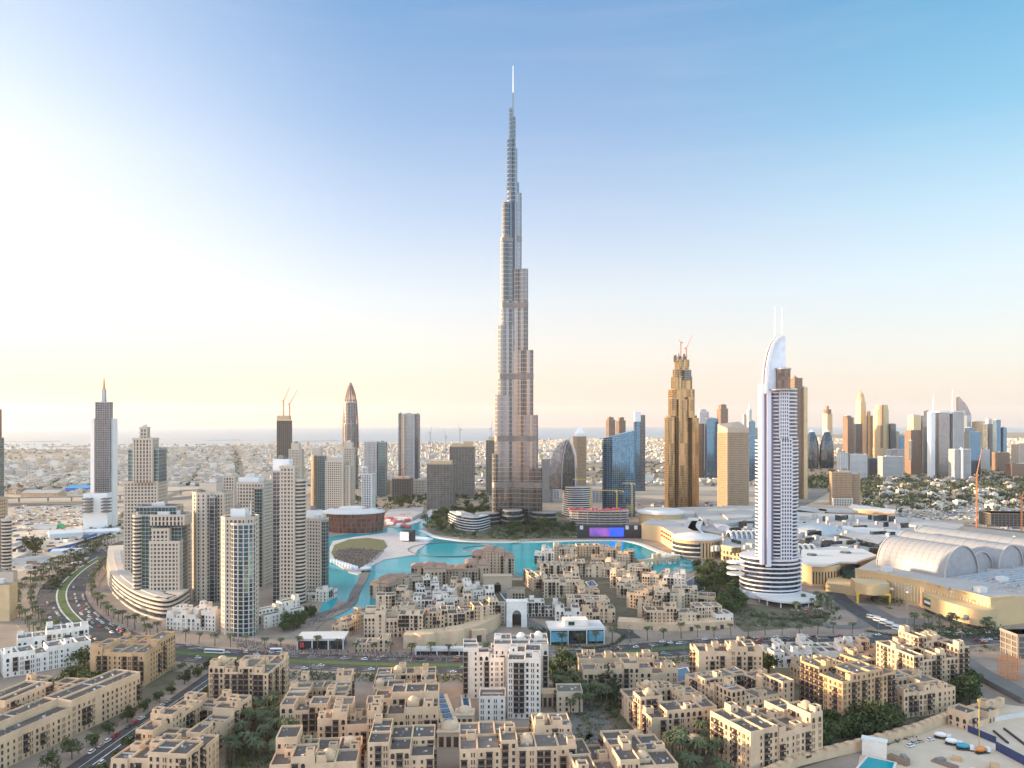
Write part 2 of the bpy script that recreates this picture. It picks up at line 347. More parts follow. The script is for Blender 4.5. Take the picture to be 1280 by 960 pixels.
# ------------------------------------------------------------------ tower builder
def facing(a, b, lim=-.25):
    dx, dy = b[0] - a[0], b[1] - a[1]; l = math.hypot(dx, dy)
    if l < .01: return False
    n = (dy / l, -dx / l); mx, my = (a[0] + b[0]) / 2, (a[1] + b[1]) / 2; d = math.hypot(mx, my)
    return (-mx * n[0] - my * n[1]) / d > lim
def bands(mb, poly, z0, z1, fh, hb, e, m=0, top=True):
    if hb <= 0: return
    q = offset(poly, e); n = max(1, int((z1 - z0) / fh + .01)); s = (z1 - z0) / n
    for k in range(1, n + (1 if top else 0)):
        mb.prism(q, z0 + k * s - hb, z0 + k * s, m, True, True)
    return s
def piers(mb, poly, z0, z1, bay, pw, e, m=0, corner=True):
    if pw <= 0: return
    n = len(poly)
    for k in range(n):
        a, b = poly[k], poly[(k + 1) % n]
        if not facing(a, b): continue
        dx, dy = b[0] - a[0], b[1] - a[1]; l = math.hypot(dx, dy)
        if l < bay * .45: continue
        yaw = math.atan2(dy, dx); nb = max(1, round(l / bay)); nx, ny = dy / l, -dx / l
        for j in range(0 if corner else 1, nb + (1 if corner else 0)):
            t = j / nb; t = min(max(t, pw / 2 / l), 1 - pw / 2 / l)
            x, y = a[0] + dx * t, a[1] + dy * t
            mb.box(x + nx * e / 2, y + ny * e / 2, z0, pw, e + .1, z1 - z0 - .05, yaw, m)
def fit(x0, x1, Y, yaw, asp, shape):
    if shape == 'ell': u = ngon(0, 0, .5, .5 * asp, 24)
    elif shape == 'ell12': u = ngon(0, 0, .5, .5 * asp, 14)
    elif shape == 'oct':
        c = .22; w, d = .5, .5 * asp; cc = c * min(1, asp)
        u = [(-w + cc, -d), (w - cc, -d), (w, -d + cc), (w, d - cc), (w - cc, d), (-w + cc, d), (-w, d - cc), (-w, -d + cc)]
    elif shape == 'hex': u = ngon(0, 0, .5, .5 * asp, 6)
    elif shape == 'bow':   # flat back, rounded front
        u = [(.5, 0), (.5, asp * .5), (-.5, asp * .5), (-.5, 0)] + [(-.5 * math.cos(t), -.32 * asp * math.sin(t)) for t in [PI * k / 8 for k in range(1, 8)]]
    elif shape == 'lens': u = [(.5 * math.cos(t) , .5 * asp * math.sin(t) * (1 if abs(math.sin(t)) > .05 else 0)) for t in [2 * PI * k / 20 for k in range(20)]]
    else: u = rect(0, 0, 1, asp)
    c, s = math.cos(R_(yaw)), math.sin(R_(yaw)); u = [(a * c - b * s, a * s + b * c) for a, b in u]
    k = (x1 - x0) * Y / F; cx, cyy = XW((x0 + x1) / 2, Y), Y + k * .4
    for _ in range(8):
        P = [(cx + a * k, cyy + b * k) for a, b in u]; px = [CX + F * x / y for x, y in P]
        a, b = min(px), max(px); k *= (x1 - x0) / (b - a)
        P = [(cx + a_ * k, cyy + b_ * k) for a_, b_ in u]; px = [CX + F * x / y for x, y in P]
        cx += ((x0 + x1) / 2 - (min(px) + max(px)) / 2) * cyy / F; cyy += Y - min(y for _, y in P)
    return [(cx + a * k, cyy + b * k) for a, b in u]
# style: core material, cladding material, storey height, band height, bay, pier width, projection
ST = dict(bow=(g_blue, tower_cream, 3.7, .55, 3.4, .45, .35),
    cream=(g_pane, tower_cream, 3.7, 1.5, 3.6, 1.45, .55), sandy=(g_pane, tower_sand, 3.7, 1.75, 3.6, 1.7, .5), creamv=(g_dark, tower_cream, 3.7, .9, 3.4, 1.5, .6),
    creamh=(g_dark, tower_cream, 3.6, 1.5, 9, 1.0, .8), tealg=(g_teal, steel, 3.7, .5, 3.4, .25, .25), darkg=(g_dark, steel, 3.8, .5, 4, .3, .25),
    blueg=(g_blue, steel, 3.9, .3, 3.6, .2, .15), browng=(g_brown, brownwall, 3.8, 1.0, 4, .8, .4), gold=(g_gold, pmat('gold_fin', (.36, .25, .14), .32, .55), 3.8, .7, 3.0, .7, .5),
    silver=(g_silver, alu, 3.9, .9, 3.2, .5, .35), whiteh=(g_dark, white, 3.6, 1.5, 8, .6, .7), greyv=(g_dark, offwhite, 3.8, .6, 3.2, 1.2, .5), greyg=(g_dark, grey, 3.8, 1.3, 4, 1.1, .5),
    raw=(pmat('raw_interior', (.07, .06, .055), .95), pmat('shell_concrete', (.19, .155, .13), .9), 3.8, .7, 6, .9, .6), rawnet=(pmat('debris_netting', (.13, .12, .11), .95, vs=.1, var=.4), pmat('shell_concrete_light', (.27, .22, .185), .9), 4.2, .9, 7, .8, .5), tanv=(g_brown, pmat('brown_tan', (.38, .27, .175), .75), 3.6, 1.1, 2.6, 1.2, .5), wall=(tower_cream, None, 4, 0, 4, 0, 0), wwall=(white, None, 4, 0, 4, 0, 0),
    goldwall=(pmat('gold_stone', (.58, .42, .24), .6, .1), None, 4, 0, 4, 0, 0), pale=(g_silver, offwhite, 3.8, 1.4, 3.6, 1.2, .4), brick=(g_dark, pmat('brown_stone', (.30, .19, .13), .8), 3.8, 1.2, 3.2, 1.3, .4), greyw=(grey, None, 4, 0, 4, 0, 0))
WIN = {}
def window_mesh(w, h, mat=None, key=''):
    """recess frame with a pane set back in it, facing -Y, origin at the sill centre"""
    k = (round(w, 2), round(h, 2), key)
    if k not in WIN:
        mb = MB(); t, dp = .16, .28
        mb.box(-w / 2 + t / 2, -dp / 2 + .02, 0, t, dp, h, 0, 1); mb.box(w / 2 - t / 2, -dp / 2 + .02, 0, t, dp, h, 0, 1)
        mb.box(0, -dp / 2 + .02, h - t, w - 2 * t, dp, t, 0, 1); mb.box(0, -dp / 2 - .05, -.12, w + .2, dp + .1, .12, 0, 1)
        mb.face([(-w / 2 + t, -.03, 0), (w / 2 - t, -.03, 0), (w / 2 - t, -.03, h - t), (-w / 2 + t, -.03, h - t)], 0)
        if key == 'arch': mb.prism([(x, -.2) for x in ()] or rect(0, -.12, w + .1, .3), h, h + .2, 1)
        WIN[k] = mb.mesh('window', [g_pane, mat or cream3])
    return WIN[k]
RNG = random.Random(7)
def tower(name, label, Y, segs, cat='tower', group=None, plant=True, extra=None, panes=False, seed=None):
    """segs: (px0, px1, py_top, py_bottom or None=ground, yaw, aspect, shape, style, depth offset)"""
    rng = random.Random(sum(map(ord, label)))
    cxp = (segs[0][0] + segs[0][1]) / 2
    t = empty(name, (XW(cxp, Y), Y, 0), label, cat, group); tops = []
    count = 0; rest = MB()
    for i, s in enumerate(segs):
        x0, x1, yt, yb, yaw, asp, shp, sty = s[:8]; dy = s[8] if len(s) > 8 else 0
        core, clad, fh, hb, bay, pw, e = ST[sty]; Yk = Y + dy
        P = fit(x0, x1, Yk, yaw, asp, shp); z1 = ZW(yt, Yk); z0 = 0 if yb is None else ZW(yb, Yk) 
        roofm = lgrey if sty in ('whiteh', 'wwall', 'pale') else (mgrey if rng.random() < .4 else lgrey)
        mb = MB(); mb.prism(P, z0, z1, 0, True, z0 > 0, None, 1); mb.build('glazing' if clad and not panes else 'wall', [clad if panes and clad and sty not in ('tealg', 'darkg', 'bow', 'creamh') else core, roofm], t)
        if clad:
            mb = MB(); bands(mb, P, z0, z1, fh, hb, e); piers(mb, P, z0, z1, bay, pw, e * .85); mb.build('cladding', clad, t)
            mb = MB(); n = len(P); q = offset(P, e + .12); q2 = offset(P, e - .5)
            for k in range(n):
                j = (k + 1) % n; mb.prism([q[k], q[j], q2[j], q2[k]], z1 - .02, z1 + 1.3)
            mb.build('parapet', clad, t)
        if panes and clad and sty not in ('tealg', 'darkg', 'bow', 'creamh'):
            nf = max(1, int((z1 - z0) / fh + .01)); sh = (z1 - z0) / nf
            for f in range(nf - 1, -1, -1):
                for k in range(len(P)):
                    a, b = P[k], P[(k + 1) % len(P)]
                    if not facing(a, b, .05): continue
                    dx, dy2 = b[0] - a[0], b[1] - a[1]; l = math.hypot(dx, dy2)
                    if l < bay * .45: continue
                    nb = max(1, round(l / bay)); yw = math.atan2(dy2, dx); nx, ny = dy2 / l * .05, -dx / l * .05
                    for j in range(nb):
                        u = (j + .5) / nb; wx, wy, wz = a[0] + dx * u + nx, a[1] + dy2 * u + ny, z0 + f * sh
                        ww, wh = l / nb - pw * .9, sh - hb
                        if count < 100:
                            key = ('tp', round(ww, 1), round(wh, 1))
                            if key not in WIN:
                                q = MB(); q.face([(-ww / 2, 0, 0), (ww / 2, 0, 0), (ww / 2, 0, wh), (-ww / 2, 0, wh)]); q.bar((0, -.04, 0), (0, -.04, wh), .12, 1); WIN[key] = q.mesh('window', [g_pane, steel])
                            part('window', WIN[key], t, wx, wy, wz, yw); count += 1
                        else:
                            ca, sa = math.cos(yw), math.sin(yw)
                            rest.face([(wx + u_ * ca, wy + u_ * sa, wz + v_) for u_, v_ in ((-ww / 2, 0), (ww / 2, 0), (ww / 2, wh), (-ww / 2, wh))])
        cxx = sum(p[0] for p in P) / len(P); cyy = sum(p[1] for p in P) / len(P); wd = (x1 - x0) * Yk / F
        tops.append((cxx, cyy, z1, wd, R_(yaw)))
        if plant and (i == len(segs) - 1 or segs[i + 1][3] is None):
            pm = MB()
            for k in range(3):
                w = wd * rng.uniform(.14, .3); pm.box(cxx + wd * rng.uniform(-.15, .15), cyy + wd * asp * rng.uniform(-.12, .12), z1 + .01 * k, w, w * rng.uniform(.6, 1) * min(1, asp), rng.uniform(2, 4.5), R_(yaw))
            pm.build('roof_plant', offwhite if rng.random() < .6 else grey, t)
    if rest.f: tag(rest.build('windows', g_pane, t), kind='stuff')
    return t, tops
def antenna(t, name, x, y, z0, z1, w, mat, w2=.3):
    mb = MB(); mb.bar((x, y, z0), (x, y, z1), w, 0, w2); return mb.build(name, mat, t)
def crane(px, py_top, py_bot, Y, jib_px, label, mat=yellow, group='tower cranes on the building sites', luff=0, zb=None):
    x = XW(px, Y); z1 = ZW(py_top, Y); z0 = ZW(py_bot, Y) if zb is None else zb; s = Y / F
    t = empty('tower_crane', (x, Y, z0), label, 'crane', group)
    w = max(1.6, s * .9)
    mb = MB(); n = max(3, int((z1 - z0) / (w * 1.6))); h = (z1 - z0) / n
    for a, b in ((-1, -1), (1, -1), (1, 1), (-1, 1)): mb.bar((x + a * w / 2, Y + b * w / 2, z0), (x + a * w / 2, Y + b * w / 2, z1), w * .28)
    for k in range(n):
        sg = 1 if k % 2 else -1; mb.bar((x - sg * w / 2, Y - w / 2, z0 + k * h), (x + sg * w / 2, Y - w / 2, z0 + (k + 1) * h), w * .2); mb.bar((x - sg * w / 2, Y + w / 2, z0 + k * h), (x + sg * w / 2, Y + w / 2, z0 + (k + 1) * h), w * .2)
    mb.build('mast', mat, t)
    jx = jib_px * s; mb = MB(); zz = z1 - h * .8
    if luff: 
        mb.bar((x, Y, zz), (x + jx, Y, zz + luff * s), w * .7, 0, w * .4); mb.build('jib', mat, t)
        mb = MB(); mb.bar((x, Y, zz), (x - math.copysign(3 + w, jx), Y, zz), w); mb.build('counter_jib', mat, t)
    else:
        for q in (-.4, .4): mb.bar((x, Y + q * w, zz), (x + jx, Y + q * w, zz), w * .22)
        mb.bar((x, Y, zz + w * .9), (x + jx * .97, Y, zz + w * .8), w * .22); k = max(6, int(abs(jx) / w / 1.5))
        for i in range(k): mb.bar((x + jx * i / k, Y - .4 * w, zz), (x + jx * (i + .5) / k, Y, zz + w * .85), w * .15); mb.bar((x + jx * (i + .5) / k, Y, zz + w * .85), (x + jx * (i + 1) / k, Y - .4 * w, zz), w * .15)
        mb.build('jib', mat, t)
        mb = MB(); mb.bar((x, Y, zz), (x - jx * .3, Y, zz), w * .6); mb.box(x - jx * .28, Y, zz - w * 1.4, w * 1.5, w, w * 1.3); mb.build('counter_jib', mat, t)
    mb = MB(); mb.box(x + math.copysign(w, jx), Y - w * .6, zz - w * 1.1, w, w, w * 1.1); mb.build('cab', white, t)
    return t
# ------------------------------------------------------------------ the tallest tower: three stepped wings round a core
BY = 1400.0; BS = BY / F; BX = XW(641.5, BY)
bk = empty('supertall_tower', (BX, BY, 0), 'silver supertall tower with stepped rounded wings tapering to a thin spire', 'skyscraper')
def stadium(cx, cyy, ang, r, R, n=9):
    c, s = math.cos(ang), math.sin(ang); p = [(-2, -R), (r - R, -R)] + [(r - R + R * math.sin(PI * k / n), -R * math.cos(PI * k / n)) for k in range(1, n)] + [(r - R, R), (-2, R)]
    return [(cx + a * c - b * s, cyy + a * s + b * c) for a, b in p]
def bkz(py): return H - (py - HY) * BS
wings = [(R_(208), [(25.2, 567), (22.2, 494), (18.6, 408), (15.2, 300), (13.2, 255)]), (R_(-28), [(35, 584), (29.8, 519), (24.2, 439), (17.8, 338), (9.8, 243)]), (R_(90), [(33, 530), (27, 470), (22, 380), (17, 280)])]
g_silver2 = pmat('tower_glass', (.04, .043, .05), .12, .9, spec=.6, c2=(.215, .225, .25), cells=(5.2, 5.2, 400))
for ang, segs in wings:
    wg = None; prev = 0
    for i, (e, py) in enumerate(segs):
        r = e * BS / abs(math.cos(ang) or 1) if abs(math.cos(ang)) > .2 else e * BS
        z1 = bkz(py); zlo = max(0, prev - 30)
        shell = []
        for k, (rr, RR) in enumerate(((r, 7.2 - .35 * i), (r - 9.5, 11.5 - .8 * i))):
            if rr < RR: continue
            shell.append((stadium(BX, BY, ang, rr, RR), z1 - (0 if k == 0 else .6)))
        core = MB(); cl = MB(); mechs = []
        for P, zt in shell:
            core.prism(P, 0 if i == 0 else zlo, zt, 0)
            z = prev if i else 8.0
            while z < zt: 
                cl.prism(offset(P, .22), z - .7, min(z, zt), 0, True, True); z += 7.8
            for k in range(1, len(P)):
                a, b = P[k - 1], P[k]; l = math.hypot(b[0] - a[0], b[1] - a[1]); q = max(1, round(l / 2.6))
                for j in range(q):
                    x, y = a[0] + (b[0] - a[0]) * j / q, a[1] + (b[1] - a[1]) * j / q
                    cl.box(x, y, prev if i else 0, .38, .6, zt - (prev if i else 0) + .8, ang)
            for mpy in (300, 383, 471, 548, 605):
                zm = bkz(mpy)
                if prev - 4 < zm < zt + 4: mech = MB(); mech.prism(offset(P, .65), zm - 5, min(zm + 5, zt + 1.5), 0, True, True); mechs.append(mech)
        w_ = core.build('wing_tier', g_silver2, bk); cl.build('mullion_cladding', alu, w_)
        for mech in mechs: mech.build('plant_floor_band', pmat('bronze_louvre', (.20, .17, .155), .5, .4), w_)
        prev = z1
def drum(px, rpx, py0, py1, name='pinnacle_tier', mat=None, py_off=0):
    mb = MB(); x = XW(px, BY); z0, z1 = bkz(py0), bkz(py1); P = ngon(x, BY + py_off, rpx * BS, rpx * BS, 16); mb.prism(P, z0, z1)
    o = mb.build(name, mat or g_silver2, bk); q = MB(); z = z0
    while z < z1: q.prism(offset(P, .1), z - .9, z, 0, True, True); z += 7.8
    for p in P: q.box(p[0], p[1], z0, .4, .4, z1 - z0 + .6)
    q.build('mullion_cladding', alu, o)
mb = MB(); mb.prism(ngon(BX, BY, 13, 13, 6), 0, bkz(255)); mb.build('core', g_silver2, bk)
drum(641.2, 7.6, 300, 229, py_off=0); drum(638.3, 4.2, 240, 175, py_off=-5); drum(643.2, 3.3, 235, 187.5, py_off=-6); drum(638.2, 2.1, 180, 136.5, py_off=-4); drum(642.6, 2.0, 190, 148, py_off=-5); drum(640.6, 3.2, 230, 160)
antenna(bk, 'spire', XW(641.4, BY), BY, bkz(165), bkz(116), 4.0, alu, 2.8); antenna(bk, 'spire', XW(641.3, BY), BY, bkz(116), 828, 3.0, white, 1.6)
mb = MB()      # low curved lobby pavilions round the foot
for a, r, h in ((208, 52, 20), (-28, 62, 22), (268, 30, 26)):
    for k in range(3): mb.prism(ngon(BX + r * math.cos(R_(a)), BY + r * math.sin(R_(a)), 26 - k * 2, 20 - k * 2, 20, R_(a)), k * h / 3 + (1.5 if k else 0), (k + 1) * h / 3, 0)
mb.build('podium', g_dark, bk); mb = MB()
for a, r, h in ((208, 52, 20), (-28, 62, 22), (268, 30, 26)):
    for k in range(3): mb.prism(ngon(BX + r * math.cos(R_(a)), BY + r * math.sin(R_(a)), 27.5 - k * 2, 21.5 - k * 2, 20, R_(a)), (k + 1) * h / 3 - .8, (k + 1) * h / 3 + .8, 0, True, True)
mb.build('podium_ledge', grey, bk)
# ------------------------------------------------------------------ white hotel tower with curved sail crown
AY = 780.0; AS = AY / F; AX = XW(971, AY)
ad = empty('hotel_tower', (AX, AY, 0), 'white balconied hotel tower with a curved sail crown and two thin masts', 'skyscraper')
def az(py): return H - (py - HY) * AS
lilw = pmat('lilac_white', (.62, .605, .645), .5, var=.04)
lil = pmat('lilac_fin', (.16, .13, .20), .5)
def adblock(x0, x1, pyt, pyb, shp='ell', asp=.8, name='storeys', fh=3.7):
    P = fit(x0, x1, AY, 0, asp, shp); z0, z1 = az(pyb), az(pyt)
    mb = MB(); mb.prism(P, z0, z1, 0, True, False, None, 1); o = mb.build(name, [g_dark, lgrey], ad)
    n = round((z1 - z0) / fh); s = (z1 - z0) / n; Q = offset(P, 1.3)
    for k in range(n + 1):
        mb = MB(); mb.prism(Q, z0 + k * s - .7, z0 + k * s + .6, 0, True, True); mb.build('balcony', lilw, ad)
    return P, z0, z1
PA, zA0, zA1 = adblock(945.5, 996.5, 551, 706, asp=.75)
PB, zB0, zB1 = adblock(951, 995, 486, 551, asp=.75)
PC, zC0, zC1 = adblock(925.5, 1001, 700, 750, asp=.9, fh=4.6)
# white grid bay on the right front, fins and recess on the left front
mb = MB(); mc = MB()
def afx(px, d): return (XW(px, AY - d), AY - d)
for (a, b, pt, pb, dd) in ((976, 989, 549, 700, 3.2), (974, 985, 486, 549, 3.0)):
    xa, xb = XW(a, AY), XW(b, AY); yy = AY - 1.5; n = round((az(pt) - az(pb)) / 3.7); s = (az(pt) - az(pb)) / n
    mc.box((xa + xb) / 2, yy + 4, az(pb), xb - xa - .6, 8, az(pt) - az(pb))
    for k in range(n + 1): mb.box((xa + xb) / 2, yy + 3.6, az(pb) + k * s - .7, xb - xa, 8.6, 1.4)
    for k in range(5): mb.box(xa + (xb - xa) * k / 4, yy + 3.5, az(pb), .9, 8.8, az(pt) - az(pb))
mc.build('bay_glazing', g_pane, ad); mb.build('bay_lattice', lilw, ad)
mb = MB(); mb.box(XW(953.5, AY), AY + 5, az(706), 2.6, 12, az(480) - az(706)); mb.box(XW(960.5, AY), AY + 2, az(708), 4.2, 9, az(478) - az(708)); mb.build('fin', lilw, ad)
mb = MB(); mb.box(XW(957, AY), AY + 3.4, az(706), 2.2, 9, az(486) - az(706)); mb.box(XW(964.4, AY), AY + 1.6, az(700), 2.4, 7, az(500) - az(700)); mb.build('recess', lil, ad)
# sail: a curved blade rising from the left fin to a pointed right edge
mb = MB(); front = [(959, 490), (959.5, 470), (961, 455), (964, 441), (968, 430), (973, 423), (981, 420), (981, 488)]
pts = [(XW(x, AY), az(y)) for x, y in front]; y0, y1 = AY - 2, AY + 9
i = len(mb.v); n = len(pts)
mb.v += [(x, y0, z) for x, z in pts] + [(x + 1, y1, z) for x, z in pts]
mb.f.append(tuple(i + k for k in range(n))[::-1]); mb.f.append(tuple(i + n + k for k in range(n))); mb.m += [0, 0]
for k in range(n): j = (k + 1) % n; mb.f.append((i + k, i + j, i + n + j, i + n + k)); mb.m.append(0)
mb.build('sail', pmat('pale_blue_panel', (.62, .66, .72), .4), ad)
mb = MB(); arc = [(956.5, 492), (957, 470), (958.5, 455), (961.5, 441), (965.5, 430), (971, 423), (978, 419)]
for o, w in ((-3, 2.4), (6, 2.4)):
    mb.tube([(XW(x, AY), AY + o, az(y)) for x, y in arc], w)
mb.build('sail_rim', white, ad)
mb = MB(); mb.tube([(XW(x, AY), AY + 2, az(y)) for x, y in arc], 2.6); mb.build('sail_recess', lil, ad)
mb = MB(); mb.box(XW(977, AY), AY + 1, az(488), 13, 16, az(462) - az(488)); mb.build('crown_room', g_brown, ad)
mb = MB(); mb.prism(ngon(XW(978, AY), AY + 2, 9, 11, 18), az(462), az(460.3), 0, True, True); mb.build('roof', steel, ad); mb = MB(); mb.prism(ngon(XW(975, AY), AY + 4, 14, 13, 18), az(488), az(486.5), 0, True, True); mb.build('roof', steel, ad)
for px in (971, 980): antenna(ad, 'mast', XW(px, AY), AY + 5, az(424), az(383), 1.3, white, .7)
mb = MB(); mb.prism(ngon(XW(989, AY - 18), AY - 4, 30, 30, 28), 5.5, 7, 0, True, True); mb.build('canopy', offwhite, ad)
mb = MB(); [mb.bar((XW(989, AY - 18) + 27 * math.cos(a), AY - 4 + 27 * math.sin(a), 0), (XW(989, AY - 18) + 27 * math.cos(a), AY - 4 + 27 * math.sin(a), 5.6), 1) for a in [k * PI / 6 for k in range(12)]]; mb.build('canopy_colonnade', white, ad)
mb = MB(); P = fit(927, 999, AY, 0, .9, 'ell'); mb.prism(offset(P, 1.6), az(750), az(742), 0); mb.prism(offset(P, -1), 0, az(750), 1); mb.build('podium', [white, g_dark], ad)
mb = MB(); [mb.prism(ngon(XW(926, AY), AY + 18, 9, 9, 14), z, z + 1.5, 0, True, True) for z in (24, 30, 36)]; mb.build('terrace', white, ad)

# ------------------------------------------------------------------ cream residence towers left of the lake
LG = 'cream residential towers left of the lake'
T1, tp = tower('apartment_tower', 'tall cream tower with dark glass corners and a small rooftop block, behind the flat-topped one', 850,
    [(155, 209, 603, None, 6, .9, 'rect', 'cream'), (160, 208, 562, 603, 6, .8, 'rect', 'tealg'), (166, 198, 549, 603, 6, .95, 'rect', 'creamv', -4), (175, 187, 535, 549, 6, 1, 'rect', 'cream', 8)], 'tower', LG, panes=True)
T2, tp = tower('apartment_tower', 'broad cream and green-glass tower with a projecting flat top and stepped window panel', 750,
    [(168, 238, 645, None, 4, .55, 'rect', 'tealg'), (170, 229, 634, 645, 4, .5, 'rect', 'tealg'), (167, 178, 645, None, 4, 1.2, 'ell12', 'creamh', -3), (187, 228, 678, None, 4, .3, 'rect', 'cream', -5), (190, 214, 662, 678, 4, .4, 'rect', 'cream', -4.5), (188, 239, 645, 657, 4, .6, 'rect', 'creamv', -7)], 'tower', LG, panes=True)
T3, tp = tower('apartment_tower', 'cream tower with a rounded balcony front and dark glass strip, behind the white terraces', 775,
    [(255, 290, 617, None, -8, .8, 'rect', 'cream', 6), (241, 268, 617, None, -8, .9, 'ell12', 'cream'), (262, 271, 622, None, -8, .8, 'rect', 'darkg', -1), (249, 280, 604, 617, -8, .8, 'rect', 'wall', 8)], 'tower', LG, panes=True)
T4, tp = tower('apartment_tower', 'cream tower with a blue-green glass bow front, nearest the boulevard', 655,
    [(277, 323, 648, None, 0, .8, 'oct', 'cream'), (289, 319, 656, None, 0, .6, 'ell12', 'bow', -5), (288, 311, 636, 648, 0, .8, 'rect', 'wwall', 8)], 'tower', LG, panes=True)
antenna(T4, 'flagpole', XW(313, 665), 665, ZW(645, 665), ZW(627, 665), .8, white)
T5, tp = tower('apartment_tower', 'cream and green-glass tower with a white roof block, half hidden behind two others', 850,
    [(296, 341, 604, None, -6, .8, 'rect', 'cream'), (318, 331, 611, None, -6, .8, 'rect', 'tealg', -1.5), (298, 330, 597, 604, -6, .6, 'rect', 'wwall', 8)], 'tower', LG, panes=True)
T6, tp = tower('apartment_tower', 'tallest cream tower by the lake, punched windows in front and dark rounded balcony side', 765,
    [(341, 372, 590, None, -4, .9, 'rect', 'darkg', 7), (350, 373, 584, None, -4, .8, 'rect', 'cream', 0), (366, 382, 600, None, -4, 1.3, 'ell12', 'creamh', 2), (341, 366, 574, 590, -4, .7, 'rect', 'wwall', 10)], 'tower', LG, panes=True)
T7, tp = tower('apartment_tower', 'shorter cream tower with green-glass corner standing at the edge of the lake', 840,
    [(383, 410, 650, None, -14, .9, 'rect', 'cream'), (401, 410.5, 652, None, -14, 1, 'rect', 'tealg', -1), (383, 403, 638, 650, -14, .7, 'rect', 'wwall', 8)], 'tower', LG, panes=True)
tower('apartment_tower', 'slim cream tower peeping out behind the white roofed towers', 960, [(279, 298, 596, None, 0, 1, 'rect', 'cream'), (310, 313, 592, None, 0, 1, 'rect', 'cream')], 'tower', LG)
tower('apartment_tower', 'cream tower cut off by the picture edge beside the sandy building lot', 850, [(-30, 9, 624, None, 0, .8, 'rect', 'sandy'), (2, 14.5, 650, None, 0, 1, 'ell12', 'creamh', -3)], 'tower', LG)
tower('office_tower', 'dark red and teal tower seen as a thin sliver at the picture edge', 1700, [(-28, 5, 548, None, 0, .8, 'rect', 'tealg'), (-26, 2, 512, 548, 0, .8, 'rect', 'brick')])
# ------------------------------------------------------------------ mid-left and centre towers
t, tp = tower('office_tower', 'grey twin-winged tower with white side blades and a needle on top', 1330,
    [(113, 147, 523, None, 10, .7, 'rect', 'wwall', 8), (119, 141, 503, None, 10, .8, 'rect', 'darkg'), (117.5, 119, 523, None, 10, 6, 'rect', 'wwall', 1), (104, 140, 617, None, 10, .6, 'rect', 'wwall', -16)], plant=False)
antenna(t, 'spire', tp[1][0], tp[1][1], tp[1][2], ZW(486, 1330), 6, steel, 5); antenna(t, 'spire', tp[1][0], tp[1][1], ZW(486, 1330), ZW(471, 1330), 3, orange, .6)
mb = MB(); y = 1315
for a, b in ((106, 116), (127, 138)):
    for k in range(5): mb.box(XW((a + b) / 2, y) + 1.5, y - 6 + (b > 120) * 4, ZW(640 - k * 4, y), 13, 14, 2.2, R_(10))
mb.build('louvre', dgrey, t)
CR = []
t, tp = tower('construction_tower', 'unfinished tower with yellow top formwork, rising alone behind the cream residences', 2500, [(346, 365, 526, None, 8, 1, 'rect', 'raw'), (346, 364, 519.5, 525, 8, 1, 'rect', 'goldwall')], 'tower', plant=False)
crane(354.5, 500, 520, 2490, 8, 'slender tower crane at the back of the unfinished tower with yellow top', orange, luff=18); crane(362, 504, 522, 2480, 10, 'tower crane leaning right on the unfinished tower behind the residences', orange, luff=18)
t, tp = tower('office_tower', 'dark bullet-shaped tower under construction, tapering to an open pointed frame', 2100,
    [(428.5, 448, 570, None, 0, 1, 'ell12', 'darkg'), (429, 447, 530, 570, 0, 1, 'ell12', 'darkg'), (430.5, 445.5, 503, 530, 0, 1, 'ell12', 'darkg')], plant=False)
mb = MB(); c = (tp[0][0], tp[0][1]); s = 2100 / F
for k in range(10):
    a = 2 * PI * k / 10; mb.tube([(c[0] + r * s * math.cos(a), c[1] + r * s * math.sin(a), ZW(py, 2100)) for r, py in ((9.7, 560), (9.3, 530), (7.6, 503), (5.4, 492), (2.6, 483), (.3, 478))], 2.6)
for r, py in ((7.0, 500), (5.4, 492), (3.6, 486)): 
    q = ngon(*c, r * s, r * s, 10); mb.tube([(*p, ZW(py, 2100)) for p in q + q[:1]], 2)
mb.build('frame', pmat('rust_steel', (.30, .20, .16), .7), t)
tower('apartment_tower', 'pale tower with stepped top just behind the tallest cream tower', 1900, [(361, 380, 562, None, 0, .8, 'rect', 'cream'), (364, 376, 554, 562, 0, .8, 'rect', 'wall')])
tower('apartment_tower', 'narrow tower with orange-lit left side and grey glass right side', 1600, [(389, 400, 570, None, 35, 1, 'rect', 'tanv'), (397, 408, 570, None, 0, .9, 'rect', 'tealg', -2), (391, 403, 560, 570, 0, .9, 'rect', 'wall', 6)])
tower('apartment_tower', 'broad beige hotel block with a fine window grid behind the brown round hall', 1330, [(407, 436, 577, None, -8, .9, 'rect', 'cream'), (431, 441, 583, None, -8, 1.5, 'rect', 'creamv', 3), (410, 434, 572, 577, -8, .7, 'rect', 'wall', 8)])
tower('apartment_tower', 'pale narrow tower with white crown behind the beige hotel block', 1600, [(429, 444, 560, None, 0, .9, 'rect', 'cream'), (430, 442, 553, 560, 0, .8, 'rect', 'wall')])
tower('apartment_tower', 'grey-white gridded tower between the brown round hall and the low cream block', 1300, [(452, 469, 593, None, -8, 1, 'rect', 'greyv'), (453, 461, 585, 593, -8, .9, 'rect', 'greyv', 4)])
tower('office_tower', 'beige and teal glass slab tower right of the bullet-shaped tower', 1900, [(455, 474, 552.5, None, -6, .8, 'rect', 'greyv'), (473, 484, 553, None, -6, 1, 'rect', 'tealg', -4)])
t, tp = tower('office_tower', 'tall flat-topped tower with dark and golden vertical stripes on its left side', 2150, [(502, 521, 517.5, None, -5, 1, 'rect', 'greyv'), (518, 525, 518, None, -5, 1.8, 'rect', 'darkg', 4), (498, 503.5, 517, None, -5, 3, 'rect', 'darkg', 2), (503.5, 506.5, 518, None, -5, 3, 'rect', 'goldwall', -3)])
